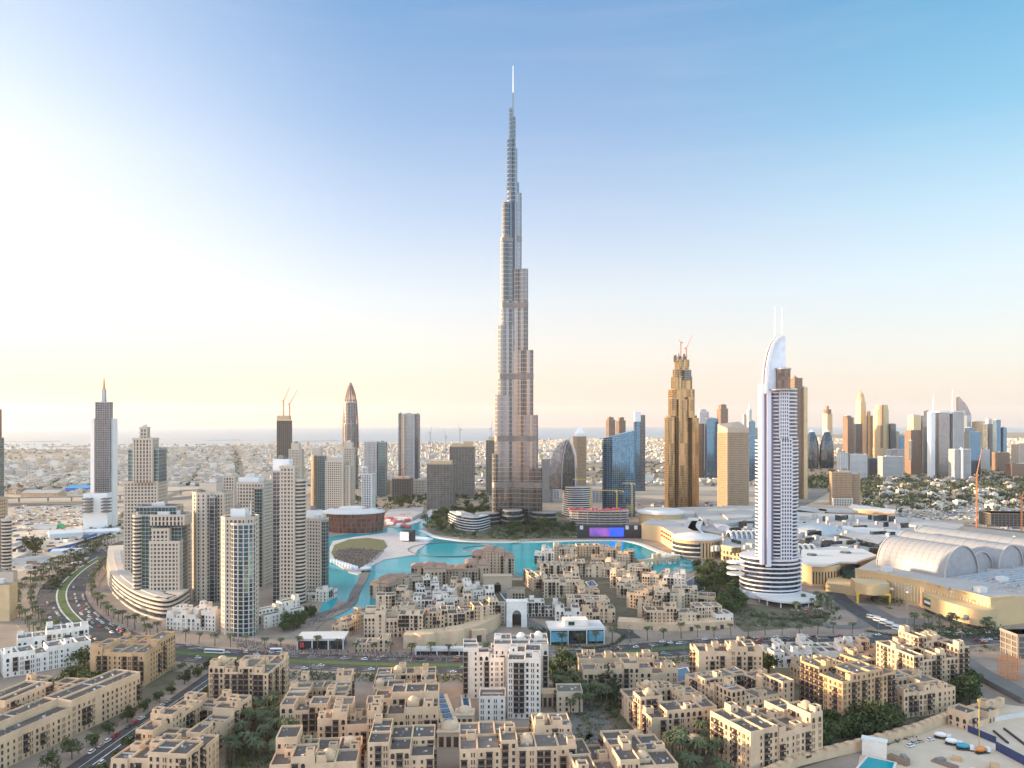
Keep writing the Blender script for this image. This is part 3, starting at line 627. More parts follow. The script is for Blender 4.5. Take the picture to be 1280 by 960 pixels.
tower('apartment_block', 'low cream apartment block left of the yellow-topped building shell', 1950, [(470, 490, 602, None, 0, .8, 'rect', 'sandy')], 'building')
tower('construction_block', 'low unfinished block with yellow top and orange crane beside cream flats', 1800, [(490, 516, 599, None, 0, .6, 'rect', 'raw'), (492, 513, 596, 599, 0, .5, 'rect', 'goldwall')], 'building', plant=False)
crane(504, 586, 600, 1790, 7, 'red crane on the low unfinished block', red, luff=9)
tower('apartment_block', 'low beige block between the low building shell and netted construction tower', 1950, [(516, 534, 600, None, 0, .8, 'rect', 'cream')], 'building')
tower('construction_tower', 'wide grey netted building shell with yellow formwork above the trees', 1600, [(533.5, 569, 581, None, -4, .6, 'rect', 'rawnet'), (538, 566, 576, 581, -4, .5, 'rect', 'goldwall', 2)], 'tower', plant=False)
tower('construction_tower', 'taller netted construction tower with two yellow-topped shafts', 1850, [(562, 593.5, 559, None, 0, .7, 'rect', 'rawnet'), (565, 578, 554, 559, 0, 1, 'rect', 'goldwall', 2), (579, 592, 552, 559, 0, 1, 'rect', 'goldwall', 8)], 'tower', plant=False)
tower('construction_tower', 'netted construction tower half hidden by the left wing of the supertall tower', 2000, [(607.5, 622, 551, None, 0, .9, 'rect', 'rawnet'), (611, 622, 546, 551, 0, .8, 'rect', 'goldwall')], 'tower', plant=False)
for px, a, b, jib, lab in ((538, 540, 575, 2, 'dark thin crane left of the netted building shell'), (557, 545, 578, -2, 'thin crane between the two netted shells'), (575, 536, 553, -3, 'crane leaning left over the yellow-topped shafts'), (614, 535, 547, 2, 'crane on the half-hidden netted tower')):
    crane(px, a, b, 1840 if px != 614 else 1990, jib, lab, steel, luff=10)
# right of centre
tower('office_block', 'plain grey block close to the right wing of the supertall tower', 1750, [(676, 688, 574, None, 0, 1, 'rect', 'greyw'), (680, 692, 592, None, 0, 1, 'rect', 'greyv', 20)], 'building')
# leaf-shaped office tower
LY = 1500.0; lt = empty('office_tower', (XW(703, LY), LY, 0), 'dark leaf-shaped glass tower with a pointed arched face', 'tower')
mb = MB(); prof = [(687, 612), (687, 590), (689, 574), (694, 561), (701, 553), (710, 549), (714, 556), (718, 570), (719.5, 590), (719.5, 612)]
def leaf(mb, pr, y0, y1, skew, m=0, m2=0):
    p = [(XW(x, LY), ZW(z, LY)) for x, z in pr]; i = len(mb.v); n = len(p)
    mb.v += [(x, y0, max(z, 0)) for x, z in p] + [(x + skew, y1, max(z, 0)) for x, z in p]
    mb.f += [tuple(i + k for k in range(n))[::-1], tuple(i + n + k for k in range(n))]; mb.m += [m2, m2]
    for k in range(n): j = (k + 1) % n; mb.f.append((i + k, i + j, i + n + j, i + n + k)); mb.m.append(m)
leaf(mb, prof, LY + 6, LY + 46, 8); mb.build('glazing', g_silver, lt)
mb = MB(); leaf(mb, [(702, 612), (702.3, 590), (704, 570), (707, 556), (710, 549.5), (714, 556.5), (718, 570.5), (719, 590), (719, 612)], LY - 4, LY + 7, 0); mb.build('arched_front', g_dark, lt)
mb = MB(); mb.tube([(XW(x, LY), LY - 4, ZW(z, LY)) for x, z in [(702, 611), (702.3, 590), (704, 570), (707, 556), (710, 549.5), (714, 556.5), (718, 570.5), (719, 590), (719, 611)]], 1.6); mb.build('rim', steel, lt)
t, tp = tower('apartment_tower', 'pale tower with a small white pyramid roof behind the leaf-shaped tower', 2000, [(716.5, 733, 546, None, 12, 1, 'rect', 'tanv')], plant=False)
mb = MB(); q = fit(718, 731.5, 2002, 12, 1, 'rect'); c = tp[0]; mb.prism(q, c[2], c[2] + 9, 0); mb.prism(q, c[2] + 9, ZW(533, 2000), 0, True, False, [(c[0] + (x - c[0]) * .05, c[1] + (y - c[1]) * .05) for x, y in q]); mb.build('roof', white, t)
# blue glass tower with sloped top
BLY = 1480.0; bt = empty('office_tower', (XW(774, BLY), BLY, 0), 'broad reflective blue glass tower with a sloping curved top', 'tower')
P = fit(753, 794, BLY, -8, .45, 'bow'); n = len(P); xs = [p[0] for p in P]; a, b = min(xs), max(xs)
zt = lambda x: ZW(548, BLY) + (ZW(537, BLY) - ZW(548, BLY)) * ((x - a) / (b - a)) ** 1.3
mb = MB(); mb.v += [(x, y, 0) for x, y in P] + [(x, y, zt(x)) for x, y in P]
for k in range(n): j = (k + 1) % n; mb.f.append((k, j, n + j, n + k)); mb.m.append(0)
mb.f.append(tuple(n + k for k in range(n))); mb.m.append(0); mb.build('glazing', g_blue, bt)
mb = MB(); z = 4
while z < zt(b): 
    Q = [p for p in offset(P, .2)]
    for k in range(n):
        j = (k + 1) % n
        if z < min(zt(P[k][0]), zt(P[j][0])): mb.face([(*Q[k], z), (*Q[j], z), (*Q[j], z + .3), (*Q[k], z + .3)])
    z += 3.9
for k in range(n):
    p, q = P[k], P[(k + 1) % n]; l = math.hypot(q[0] - p[0], q[1] - p[1]); m_ = max(1, int(l / 4))
    for j in range(m_):
        x, y = p[0] + (q[0] - p[0]) * j / m_, p[1] + (q[1] - p[1]) * j / m_; mb.box(x, y, 0, .2, .3, zt(x))
mb.build('mullion', steel, bt)
tower('apartment_tower', 'left brown tower of the close round-crowned pair behind the blue glass tower', 2500, [(757.5, 769, 525, None, 20, .9, 'rect', 'browng'), (759, 767, 522, 525, 20, .8, 'rect', 'browng')])
tower('apartment_tower', 'right brown tower of the close round-crowned pair behind the blue glass tower', 2550, [(770, 782, 526, None, 20, .9, 'rect', 'browng'), (773, 780, 522, 526, 20, .8, 'rect', 'browng')])
tower('office_tower', 'slim tower half white and half dark blue behind the broad blue glass tower', 2050, [(792, 800, 516, None, 0, 1, 'rect', 'blueg'), (798.5, 806.5, 519, None, 0, 1.2, 'rect', 'darkg', 3), (792, 801, 515, 527, 0, 1.3, 'rect', 'wwall', -6)], plant=False)
# golden tower
GY = 1620.0
t, tp = tower('hotel_tower', 'golden stepped tower with glittering clustered bays and an unfinished crown', GY,
    [(833, 871, 520, None, 12, .7, 'oct', 'gold', 6), (831, 843, 522, None, 12, 1, 'rect', 'gold', 0), (845, 859, 500, None, 12, .8, 'rect', 'gold', -2), (862, 873.5, 523, None, 12, 1, 'rect', 'gold', 1), (835.5, 868, 487, 521, 12, .7, 'oct', 'gold', 6), (837, 846, 498, 520, 12, 1, 'rect', 'gold', 1), (858, 867, 497, 522, 12, 1, 'rect', 'gold', 1),
     (839, 865, 471, 488, 12, .7, 'oct', 'gold', 8), (841, 849, 462, 488, 12, .9, 'rect', 'gold', 5), (853, 864, 463, 475, 12, .8, 'rect', 'greyg', 5), (843.5, 861.5, 450, 471, 12, .8, 'rect', 'gold', 10)], plant=False)
mb = MB()
for k in range(9): mb.bar((XW(844 + k * 2, GY), GY + 12 + (k % 3) * 6, ZW(452, GY)), (XW(844 + k * 2, GY), GY + 12 + (k % 3) * 6, ZW(444 - (k * 5) % 4, GY)), 2)
for zz in (448, 446): mb.bar((XW(844, GY), GY + 12, ZW(zz, GY)), (XW(860, GY), GY + 12, ZW(zz, GY)), 1.6)
mb.build('crown_frame', brownwall, t)
crane(851, 427, 452, GY + 16, -3, 'thin luffing crane standing on the left of the golden tower crown', orange, luff=4); crane(858, 434, 452, GY + 16, 7, 'luffing crane leaning right on the golden tower crown', orange, luff=16)
# ------------------------------------------------------------------ right cluster
t, tp = tower('hotel_tower', 'tan hotel slab with a fine window grid and a slanted triangular roof', 1560, [(897, 936, 541, None, 16, .75, 'rect', 'tanv')], plant=False)
c = tp[0]; P = fit(897, 936.5, 1560, 16, .75, 'rect'); mb = MB(); mb.prism(P, c[2] + .1, c[2] + 9, 1); n = len(mb.v)
mb.v += [(P[0][0], P[0][1], c[2] + 9.1), (P[1][0], P[1][1], c[2] + 9.1), (P[2][0], P[2][1], ZW(527, 1600)), (P[3][0], P[3][1], ZW(530, 1600)), (P[2][0], P[2][1], c[2] + 9.1), (P[3][0], P[3][1], c[2] + 9.1)]
for f in ((0, 1, 2, 3), (1, 4, 2), (0, 3, 5), (4, 5, 3, 2)): mb.f.append(tuple(n + k for k in f)); mb.m.append(0)
mb.build('roof', [pmat('tan_roof', (.42, .33, .25), .8), tower_sand], t)
tower('apartment_tower', 'brown tower with paired pale fins behind the white hotel tower', 1830, [(986, 1003, 473, None, 10, 1, 'rect', 'brick'), (1001, 1009.5, 484, None, 10, 1.6, 'rect', 'goldwall', -2), (991, 995, 471, None, 10, 2, 'rect', 'brick', -6)])
far = [  # label, Y, segments
    ('blue-grey office tower with dark side between the golden tower and the tan hotel', 2500, [(881, 898, 523, None, 0, .8, 'rect', 'blueg'), (871, 880, 530, None, 0, .8, 'rect', 'browng', 30)]),
    ('bright stepped pale tower just right of the golden tower', 3000, [(872, 886, 515, None, 0, .8, 'rect', 'pale'), (874, 883, 512, 515, 0, .8, 'rect', 'pale')]),
    ('brown tower peeking above the slanted roof of the tan hotel', 2900, [(896, 910, 511, None, 15, .9, 'rect', 'brick'), (898, 908, 506, 511, 15, .9, 'rect', 'brick')]),
    ('dark blue glass tower beside the white hotel tower', 2300, [(934, 946, 545, None, 0, .8, 'rect', 'blueg'), (936, 944, 527, 545, 0, .8, 'rect', 'blueg')]),
    ('small cream tower left of the white hotel tower crown', 2600, [(941, 950, 536, None, 0, .8, 'rect', 'sandy')]),
    ('slim golden tower with a round brown cap above the dark curved twins', 3050, [(1028, 1040.5, 517, None, 20, 1, 'rect', 'goldwall'), (1029.5, 1039, 512, 517, 20, 1, 'ell12', 'brick'), (1032, 1036, 508, 512, 0, 1, 'ell12', 'brick')]),
    ('plain brown tower left of the gold domed tower', 2800, [(1053.5, 1067, 522, None, 18, .9, 'rect', 'brick'), (1054, 1064, 520, 522, 18, .9, 'rect', 'brick')]),
    ('grey-blue glass tower just left below the gold domed tower', 2900, [(1067, 1078, 530, None, 0, .8, 'rect', 'silver')]),
    ('grey tower with slanted top in the shade of the gold domed tower', 2950, [(1083, 1091, 520, None, 0, .8, 'rect', 'silver'), (1084, 1088, 515, 520, 0, .8, 'rect', 'silver')]),
    ('gold tower with a rounded top and dark central windows', 2900, [(1091.5, 1111, 512, None, 18, .7, 'oct', 'goldwall'), (1094, 1110, 506, 512, 18, .7, 'oct', 'goldwall'), (1099, 1104, 507, 560, 18, 2.4, 'rect', 'brick', -6)]),
    ('slim grey tower right of the round-topped gold tower', 2900, [(1111, 1120, 530, None, 0, .8, 'rect', 'darkg'), (1119, 1124, 540, None, 0, .8, 'rect', 'silver', 8)]),
    ('short dark glass block between two brown towers', 2950, [(1122, 1131, 545, None, 0, .8, 'rect', 'blueg')]),
    ('orange-lit tower standing behind the dark stone tower', 3200, [(1134.5, 1150.5, 519, None, 18, .8, 'rect', 'goldwall')]),
    ('dark stone tower with a tall narrow opening in front', 2700, [(1131, 1151, 538, None, 10, .8, 'rect', 'brick'), (1136, 1141, 551, 575, 10, 2, 'rect', 'darkg', -5)]),
    ('pale grey-blue tower with slanting shoulder left of the big framed tower', 2750, [(1151, 1161, 520, None, 0, .8, 'rect', 'silver'), (1155, 1161, 514, 520, 0, .8, 'rect', 'silver')]),
    ('dark blue tower right of the big white-framed tower', 2600, [(1205, 1226, 540, None, 4, .7, 'rect', 'blueg'), (1206, 1218, 535, 540, 4, .7, 'rect', 'blueg')]),
    ('broad golden-sided tower at the left of the far right group', 3300, [(1215, 1232, 527, None, 20, .8, 'rect', 'goldwall')]),
    ('dark grey tower in the middle of the far right group', 3250, [(1229, 1242, 530, None, 10, .8, 'rect', 'darkg'), (1232, 1240, 524, 530, 10, .8, 'rect', 'pale')]),
    ('blue glass tower, tallest of the far right group', 3200, [(1241, 1251, 525, None, 10, .9, 'rect', 'blueg')]),
    ('shorter blue-grey tower at the right of the far right group', 3200, [(1250.5, 1258.5, 535, None, 10, .9, 'rect', 'blueg')]),
]
for lab, Y, sg in far: tower('office_tower', lab, Y, sg, 'tower', 'distant towers right of the white hotel tower')
t, tp = tower('apartment_tower', 'gold tower crowned by a cupola and thin spire, tallest of the distant row', 2950, [(1069.5, 1082.5, 502, None, 18, 1, 'rect', 'goldwall'), (1071, 1081, 497, 502, 18, 1, 'oct', 'goldwall')], 'tower', 'distant towers right of the white hotel tower', plant=False)
c = tp[1]; mb = MB(); mb.cyl(c[0], c[1], 11, c[2], c[2] + 9); mb.dome(c[0], c[1], 11, c[2] + 9, 12, 4, 1.1); mb.bar((c[0], c[1], c[2] + 18), (c[0], c[1], ZW(487, 2950)), 3); mb.build('cupola', tan, t)
t, tp = tower('office_tower', 'big white-framed grey glass tower with an open upper notch', 2550, [(1159, 1169, 515, None, 6, 1.2, 'rect', 'wwall', -4), (1166, 1187, 516, None, 6, .8, 'rect', 'silver'), (1185, 1205, 515, None, 6, .7, 'rect', 'greyv', 4), (1163, 1206, 514, 517, 6, .5, 'rect', 'wwall', 2)], 'tower', 'distant towers right of the white hotel tower', plant=False)
antenna(t, 'mast', XW(1169, 2550), 2560, ZW(515, 2550), ZW(494, 2550), 4, white, 1.5)
tower('office_block', 'grey block with a white centre fin in front of the white-framed tower', 2450, [(1186, 1213.5, 562, None, 4, .5, 'rect', 'greyv'), (1200, 1204.5, 560, None, 4, 2, 'rect', 'wwall', -6)], 'building')
t, tp = tower('office_tower', 'white triangular tower with a slanted top and a long needle', 3300, [(1195, 1214, 520, None, 30, .8, 'hex', 'pale')], 'tower', 'distant towers right of the white hotel tower', plant=False)
c = tp[0]; P = fit(1195, 1214, 3300, 30, .8, 'hex'); mb = MB(); n = len(P); xm, xM = min(p[0] for p in P), max(p[0] for p in P)
mb.v += [(x, y, c[2] + .1) for x, y in P] + [(x, y, c[2] + 2 + (ZW(496, 3300) - c[2]) * (xM - x) / (xM - xm)) for x, y in P]
for k in range(n): j = (k + 1) % n; mb.f.append((k, j, n + j, n + k)); mb.m.append(0)
mb.f.append(tuple(n + k for k in range(n))); mb.m.append(0); mb.build('roof', g_silver, t); antenna(t, 'spire', XW(1195.5, 3300), c[1], c[2], ZW(486, 3300), 4.5, white, 1.5)
for px0, px1, pt, lab in ((1008.5, 1027, 537.5, 'dark curved glass tower with a white tip, the left of a matching pair'), (1027.5, 1046, 536, 'dark curved glass tower with a white tip, the right of a matching pair')):
    Y = 2600.0; t = empty('office_tower', (XW((px0 + px1) / 2, Y), Y, 0), lab, 'tower', 'matching pair of curved dark towers'); mb = MB(); w = px1 - px0; cxx = (px0 + px1) / 2; sg = 1 if px0 < 1020 else 1
    lv = [(586, .94, 0), (575, 1.0, 0), (562, .95, .01), (552, .80, .03), (545, .58, .04), (540, .36, .04), (pt, .1, .02)]
    ring = [ngon(XW(cxx + w * o, Y), Y + 25, w * f / 2 * Y / F, w * f / 2 * Y / F * .8, 14) for _, f, o in lv]
    for a in range(len(lv) - 1): mb.prism(ring[a], max(0, ZW(lv[a][0], Y)), ZW(lv[a + 1][0], Y), 1 if a == len(lv) - 2 else 0, a == len(lv) - 2, False, ring[a + 1])
    mb.build('glazing', [g_dark, white], t)
tower('sail_tower', 'thin white sail-shaped tower far behind the tan hotel', 3600, [(933.5, 939.5, 512, None, 0, 1, 'ell12', 'pale'), (936, 938.5, 505, 512, 0, 1, 'ell12', 'wwall'), (928.5, 934, 518, None, 0, 1, 'rect', 'pale', 30)], 'tower', plant=False)
# lower distant blocks on the right
for lab, Y, sg in (('long low stone block at the foot of the gold towers', 2450, [(1046, 1060, 566, None, 0, .8, 'ell12', 'pale'), (1058, 1084, 568, None, 0, .5, 'rect', 'pale', 10)]),
    ('low grey slab with flat roof at the foot of the distant towers', 2500, [(1097, 1129, 571, None, 0, .5, 'rect', 'greyv')]), ('stepped pale block behind the low grey slab', 2800, [(1108, 1132, 562, None, 0, .5, 'rect', 'pale')]),
    ('low dark glass block between the stone block and grey slab', 2600, [(1082, 1098, 573, None, 0, .6, 'rect', 'darkg')]), ('pale low-rise block beyond the far right group', 3000, [(1222, 1237, 562, None, 0, .6, 'rect', 'pale')]),
    ('brown stone low-rise next to the pale low-rise', 2900, [(1240, 1262, 566, None, 0, .6, 'rect', 'brick')]), ('white apartment block at the right picture edge', 2700, [(1264, 1300, 556, None, 0, .6, 'rect', 'cream')]),
    ('long terracotta building at the right picture edge', 2500, [(1256, 1310, 580, None, 0, .3, 'rect', 'brick')])):
    tower('office_block', lab, Y, sg, 'building', 'low blocks among the distant towers')
tower('hotel_block', 'tan ribbed hotel block standing alone beyond the shopping mall roofs', 1690, [(1037, 1064, 591, None, -12, .7, 'rect', 'tanv'), (1061, 1075, 593, None, -12, 1.6, 'rect', 'tanv', 3), (1038, 1066, 624, None, -12, .8, 'rect', 'greyv', -10), (1047, 1062, 588, 591, -12, .6, 'rect', 'wall', 8)], 'building')
# ------------------------------------------------------------------ round the lake: hall, stage, low hotel, building shells, mall
def pp(mb, px, h, z0=0.0, m=0, mc=None, scale=1.0):
    p = [G(x, y, h) for x, y in px]
    if sum(a[0] * b[1] - b[0] * a[1] for a, b in zip(p, p[1:] + p[:1])) < 0: p = p[::-1]
    mb.prism(p, z0, h, m, True, z0 > .5, None, mc); return p
# brown dhow-shaped hall
OY = 1262.0; hx = XW(440, OY); hall = empty('round_hall', (hx, OY + 30, 0), 'brown round glass hall with an overhanging white roof beside the lake', 'building')
mb = MB(); a, b = ngon(hx, OY + 30, 44, 30, 36), ngon(hx, OY + 30, 48, 34, 36); mb.prism(a, 0, 31, 0, True, False, b); mb.build('glass_wall', pmat('brown_glass_wall', (.12, .045, .035), .3, .2, c2=(.26, .11, .085), cells=(3, 3, 8)), hall)
mb = MB()
for k in range(36):
    p, q = a[k], b[k]; s1 = 1.012; mb.bar((hx + (p[0] - hx) * s1, OY + 30 + (p[1] - OY - 30) * s1, 0), (hx + (q[0] - hx) * s1, OY + 30 + (q[1] - OY - 30) * s1, 31), .8)
for z in (9, 17, 24): mb.prism(ngon(hx, OY + 30, 45.2 + z * .12, 31.2 + z * .12, 36), z, z + .6, 0, True, True)
mb.build('mullion', brownwall, hall)
mb = MB(); r0, r1 = ngon(hx - 5, OY + 30, 54, 38, 36), ngon(hx - 5, OY + 30, 36, 22, 36); mb.prism(r0, 31.3, 33, 0, True, True); mb.prism(ngon(hx - 5, OY + 30, 53, 37, 36), 33, 38, 0, True, False, r1); mb.prism(ngon(hx - 5, OY + 30, 26, 15, 24), 38.2, 41, 0, True, False, ngon(hx - 5, OY + 30, 18, 9, 24))
mb.build('roof', offwhite, hall)
mb = MB(); [mb.box(hx - 5 + u, OY + 28 + v, 38.1, 12, 9, 1.2, .3, 0) for u, v in ((-26, 2), (22, -2), (18, 9))]; mb.build('roof_panel', pmat('rust_panel', (.35, .18, .15), .7), hall)
# stage with screen on the island, white marquee
t = empty('stage', (*G(508, 678), 1), 'black stage box with a big white screen on the lake island', 'stage'); x, y = G(508, 678)
mb = MB(); mb.box(x + 3, y + 6, .9, 18, 8, 17, R_(-20)); mb.build('stage_box', black, t); mb = MB(); mb.box(x - 3.4, y + 2.2, 2.5, 15, .8, 13, R_(-20)); mb.build('screen', white, t)
def marquee(px, py, w, d, h, yaw, lab, mat=white, grp=None, name='marquee'):
    x, y = G(px, py); mb = MB(); P = rect(x, y, w, d, yaw); mb.prism(P, .9, h * .6); cxx, cyy = x, y
    c, s = math.cos(yaw), math.sin(yaw); A = (x - w * .42 * c, y - w * .42 * s); B = (x + w * .42 * c, y + w * .42 * s); z = h * .6 + .9 - .9
    P = [(*p, z) for p in rect(x, y, w * 1.05, d * 1.1, yaw)]; A = (*A, h + .9); B = (*B, h + .9)
    mb.face([P[0], P[1], B, A]); mb.face([P[2], P[3], A, B]); mb.face([P[1], P[2], B]); mb.face([P[3], P[0], A])
    return tag(mb.build(name, mat), lab, 'tent', grp)
marquee(525, 676, 34, 20, 5, R_(-20), 'long white marquee beside the stage on the lake island')
for k in range(9): marquee(416 + k * 3.6, 704 + k * 1.15, 5.5, 5.5, 5, .3, 'small white pointed tent in the line along the island edge below the lawn', white, 'white tents along the island edge', 'tent')
rr = random.Random(3)
for k in range(26):
    marquee(476 + rr.random() * 40, 645 + rr.random() * 15, rr.uniform(8, 14), rr.uniform(6, 9), rr.uniform(4, 6), rr.uniform(-.4, .4), ('red' if k % 4 else 'white') + ' market tent crowded between the brown round hall and the canal', pmat('red_canvas', (.55, .13, .12), .8) if k % 4 else white, 'market tents beside the canal', 'market_tent')
x, y = G(457, 715); t = empty('umbrella_fountain', (x, y, .9), 'white umbrella-shaped shelter at the corner of the island promenade', 'shelter'); mb = MB(); mb.cyl(x, y, .5, .9, 9, 8); mb.build('pole', white, t); mb = MB(); mb.cyl(x, y, 7, 5, 7.5, 16, .6, 0, False); mb.build('canopy', white, t)
# grey plaza building at the canal
mb = MB(); pp(mb, [(478, 645), (488, 636), (530, 634), (528, 640), (515, 647)], 6, 0, 0, 1); tag(mb.build('pavilion', [offwhite, lgrey]), 'flat grey-roofed pavilion at the head of the canal', 'building')
# low curved hotel with white bands
t = empty('low_hotel', (*G(585, 660), 0), 'low curved building with white balcony bands at the lake garden', 'building')
arc = spline(gp([(561, 655), (575, 661.5), (595, 664), (612, 660)])); 
mb = MB(); ribbon('', arc, -20, 0, 0, None, h=22, mb=mb); mb.build('glazing', g_dark, t)
for k in range(6): mb = MB(); ribbon('', arc, -21.5 + k * 1.2, 1.5 - (k > 4) * 3, k * 4.3, None, h=1.4, mb=mb); mb.build('balcony', offwhite, t)
mb = MB(); ribbon('', arc[4:20], -17, -6, 23, None, h=4, mb=mb); mb.build('roof', lgrey, t)
# striped curved hotel and red topped building shell
SY = 1480.0
t = empty('striped_hotel', (XW(722, SY), SY, 0), 'dark hotel wrapped in pale curved balcony bands under yellow cranes', 'building')
P = fit(705, 739, SY, 14, .8, 'bow'); mb = MB(); mb.prism(P, 0, ZW(609, SY), 0, True, False, None, 1); mb.build('glazing', [g_dark, lgrey], t)
zz = ZW(609, SY); n = 14
for k in range(n): mb = MB(); e = 1.4 + .15 * (n - k); mb.prism(offset(P, e), (k + 1) * zz / n - 1.5, (k + 1) * zz / n - .1, 0, True, True); mb.build('balcony', offwhite, t)
UY = 1320.0
t = empty('building_shell', (XW(750, UY), UY, 0), 'curved concrete building shell with red formwork along its open top', 'building')
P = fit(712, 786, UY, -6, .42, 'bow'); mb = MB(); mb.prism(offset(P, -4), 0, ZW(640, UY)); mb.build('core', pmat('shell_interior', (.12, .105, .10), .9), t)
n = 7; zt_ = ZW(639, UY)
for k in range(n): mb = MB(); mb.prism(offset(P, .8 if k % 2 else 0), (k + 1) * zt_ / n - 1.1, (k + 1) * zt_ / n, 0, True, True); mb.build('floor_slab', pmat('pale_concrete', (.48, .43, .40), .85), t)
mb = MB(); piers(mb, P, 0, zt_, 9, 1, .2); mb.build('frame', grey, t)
rr = random.Random(5)
for k in range(16):
    a = P[4 + k % (len(P) - 5)]; mb = MB(); x = XW(714 + k * 4.6, UY); mb.box(x, UY + 4 + abs(8 - k) * 1.4, zt_ + .05, rr.uniform(4, 7), 4, rr.uniform(2, 5), rr.uniform(-.3, .3)); mb.build('formwork', pmat('red_formwork', (.55, .10, .09), .7), t)
for px, a, b, jib, lab, mt in ((738, 598, 640, -22, 'yellow crane with long jib left over the striped hotel', yellow), (771, 612, 640, -28, 'yellow crane over the middle of the red-topped building shell', yellow), (790, 603, 645, -12, 'yellow crane at the right end of the red-topped building shell', yellow)):
    crane(px, a, b, UY + 30, jib, lab, mt, zb=10)
# dark wall with big screen
WY = 1205.0; t = empty('screen_wall', (XW(765, WY), WY, 0), 'long black hoarding wall carrying a glowing purple and blue screen', 'wall')
mb = MB(); mb.box((XW(722, WY) + XW(808, WY)) / 2, WY + 6, 0, XW(808, WY) - XW(722, WY), 9, ZW(657, WY)); mb.build('wall', black, t)
scr = pmat('screen_light', (.02, .02, .05), .3); b_ = scr.node_tree.nodes['Principled BSDF']; nt_ = scr.node_tree; g_ = nt_.nodes.new('ShaderNodeNewGeometry'); no_ = nt_.nodes.new('ShaderNodeTexNoise'); no_.inputs['Scale'].default_value = .035; nt_.links.new(g_.outputs['Position'], no_.inputs[0])
rm_ = nt_.nodes.new('ShaderNodeValToRGB'); e_ = rm_.color_ramp.elements; e_[0].position = .35; e_[0].color = (.015, .02, .14, 1); e_[1].position = .65; e_[1].color = (.16, .05, .22, 1); nt_.links.new(no_.outputs['Fac'], rm_.inputs[0]); nt_.links.new(rm_.outputs[0], b_.inputs['Emission Color']); b_.inputs['Emission Strength'].default_value = 1.0
mb = MB(); mb.box((XW(737, WY) + XW(762, WY)) / 2, WY + 1.2, 3, XW(762, WY) - XW(737, WY), .5, ZW(659, WY) - 4); mb.build('screen', scr, t)
mb = MB(); mb.box((XW(762, WY) + XW(780, WY)) / 2, WY + 1.2, 3, XW(779.6, WY) - XW(762, WY), .4, ZW(659, WY) - 4); mb.build('screen', pmat('blue_screen', (.02, .03, .3), .3, emit=((.012, .045, .62), 1.0)), t)
for px in (727, 784, 795, 804): mb = MB(); mb.box(XW(px, WY), WY + 1.2, 14, 5, .4, 6); mb.build('poster', offwhite, t)
for x0, x1, yt, yb, lab in ((677, 699, 612.5, 623, 'white arcaded podium right of the foot of the supertall tower'), (738, 783, 613, 627, 'long white arcaded podium below the blue glass tower')):
    Y = YB(yb); tower('arcade_building', lab, Y, [(x0, x1, yt, None, 0, .25, 'rect', 'greyv')], 'building', plant=False)
# ---------------- the mall
def wallstrip(mb, p, q, z0, z1, t=1.0, m=0):
    dx, dy = q[0] - p[0], q[1] - p[1]; l = math.hypot(dx, dy); mb.box((p[0] + q[0]) / 2, (p[1] + q[1]) / 2, z0, l, t, z1 - z0, math.atan2(dy, dx), m)
mtan = pmat('mall_stone', (.58, .41, .22), .8, vs=.04, var=.1)
def slits(mb, p, q, n, z0, z1, w=.9, out=.15):
    dx, dy = q[0] - p[0], q[1] - p[1]; l = math.hypot(dx, dy); yw = math.atan2(dy, dx); nx, ny = dy / l, -dx / l
    for k in range(n):
        u = (k + .5) / n; mb.box(p[0] + dx * u + nx * out * .5, p[1] + dy * u + ny * out * .5, z0, w, out + .3, z1 - z0, yw)
def arcpts(l): return spline(l, 6)
mall = empty('shopping_mall', (*G(1160, 770), 0), 'huge tan mall wing with ribbed stone walls and silver barrel-vault roofs', 'building')
hM = 25.0; mb = MB(); roofpx = [(1069, 712), (1110, 719), (1150, 727), (1195, 738), (1238, 749), (1268, 746), (1350, 738), (1350, 672), (1180, 672), (1092, 700)]
RP = pp(mb, roofpx, hM, 0, 0, 1); mb.build('stone_wall', [mtan, lgrey], mall)
front = [G(x, y, hM) for x, y in roofpx[:6]]
mb = MB()
for a, b, n in ((front[0], front[1], 10), (front[1], front[2], 10), (front[2], front[3], 12), (front[3], front[4], 10)): slits(mb, a, b, n, 4, 20, 1.5, .5)
mb.build('pilaster_trim', pmat('mall_stone_light', (.66, .50, .30), .8), mall)
mb = MB()
for a, b in zip(front, front[1:]): wallstrip(mb, a, b, hM + .02, hM + 1.6, 1.2)
mb.build('parapet', mtan, mall)
cw = arcpts([G(1152, 741, 17), G(1172, 749, 17), G(1200, 758, 17), G(1232, 764, 17), G(1250, 757, 17)])
mb = MB(); q = cw + [(cw[-1][0] + 4, cw[-1][1] + 26), (cw[0][0] + 14, cw[0][1] + 8)]; mb.prism(q, 3.5, 17.5, 0, True, True); mb.prism(offset(q, -2.5), 0, 3.5, 1); mb.build('curved_wall', [mtan, g_dark], mall)
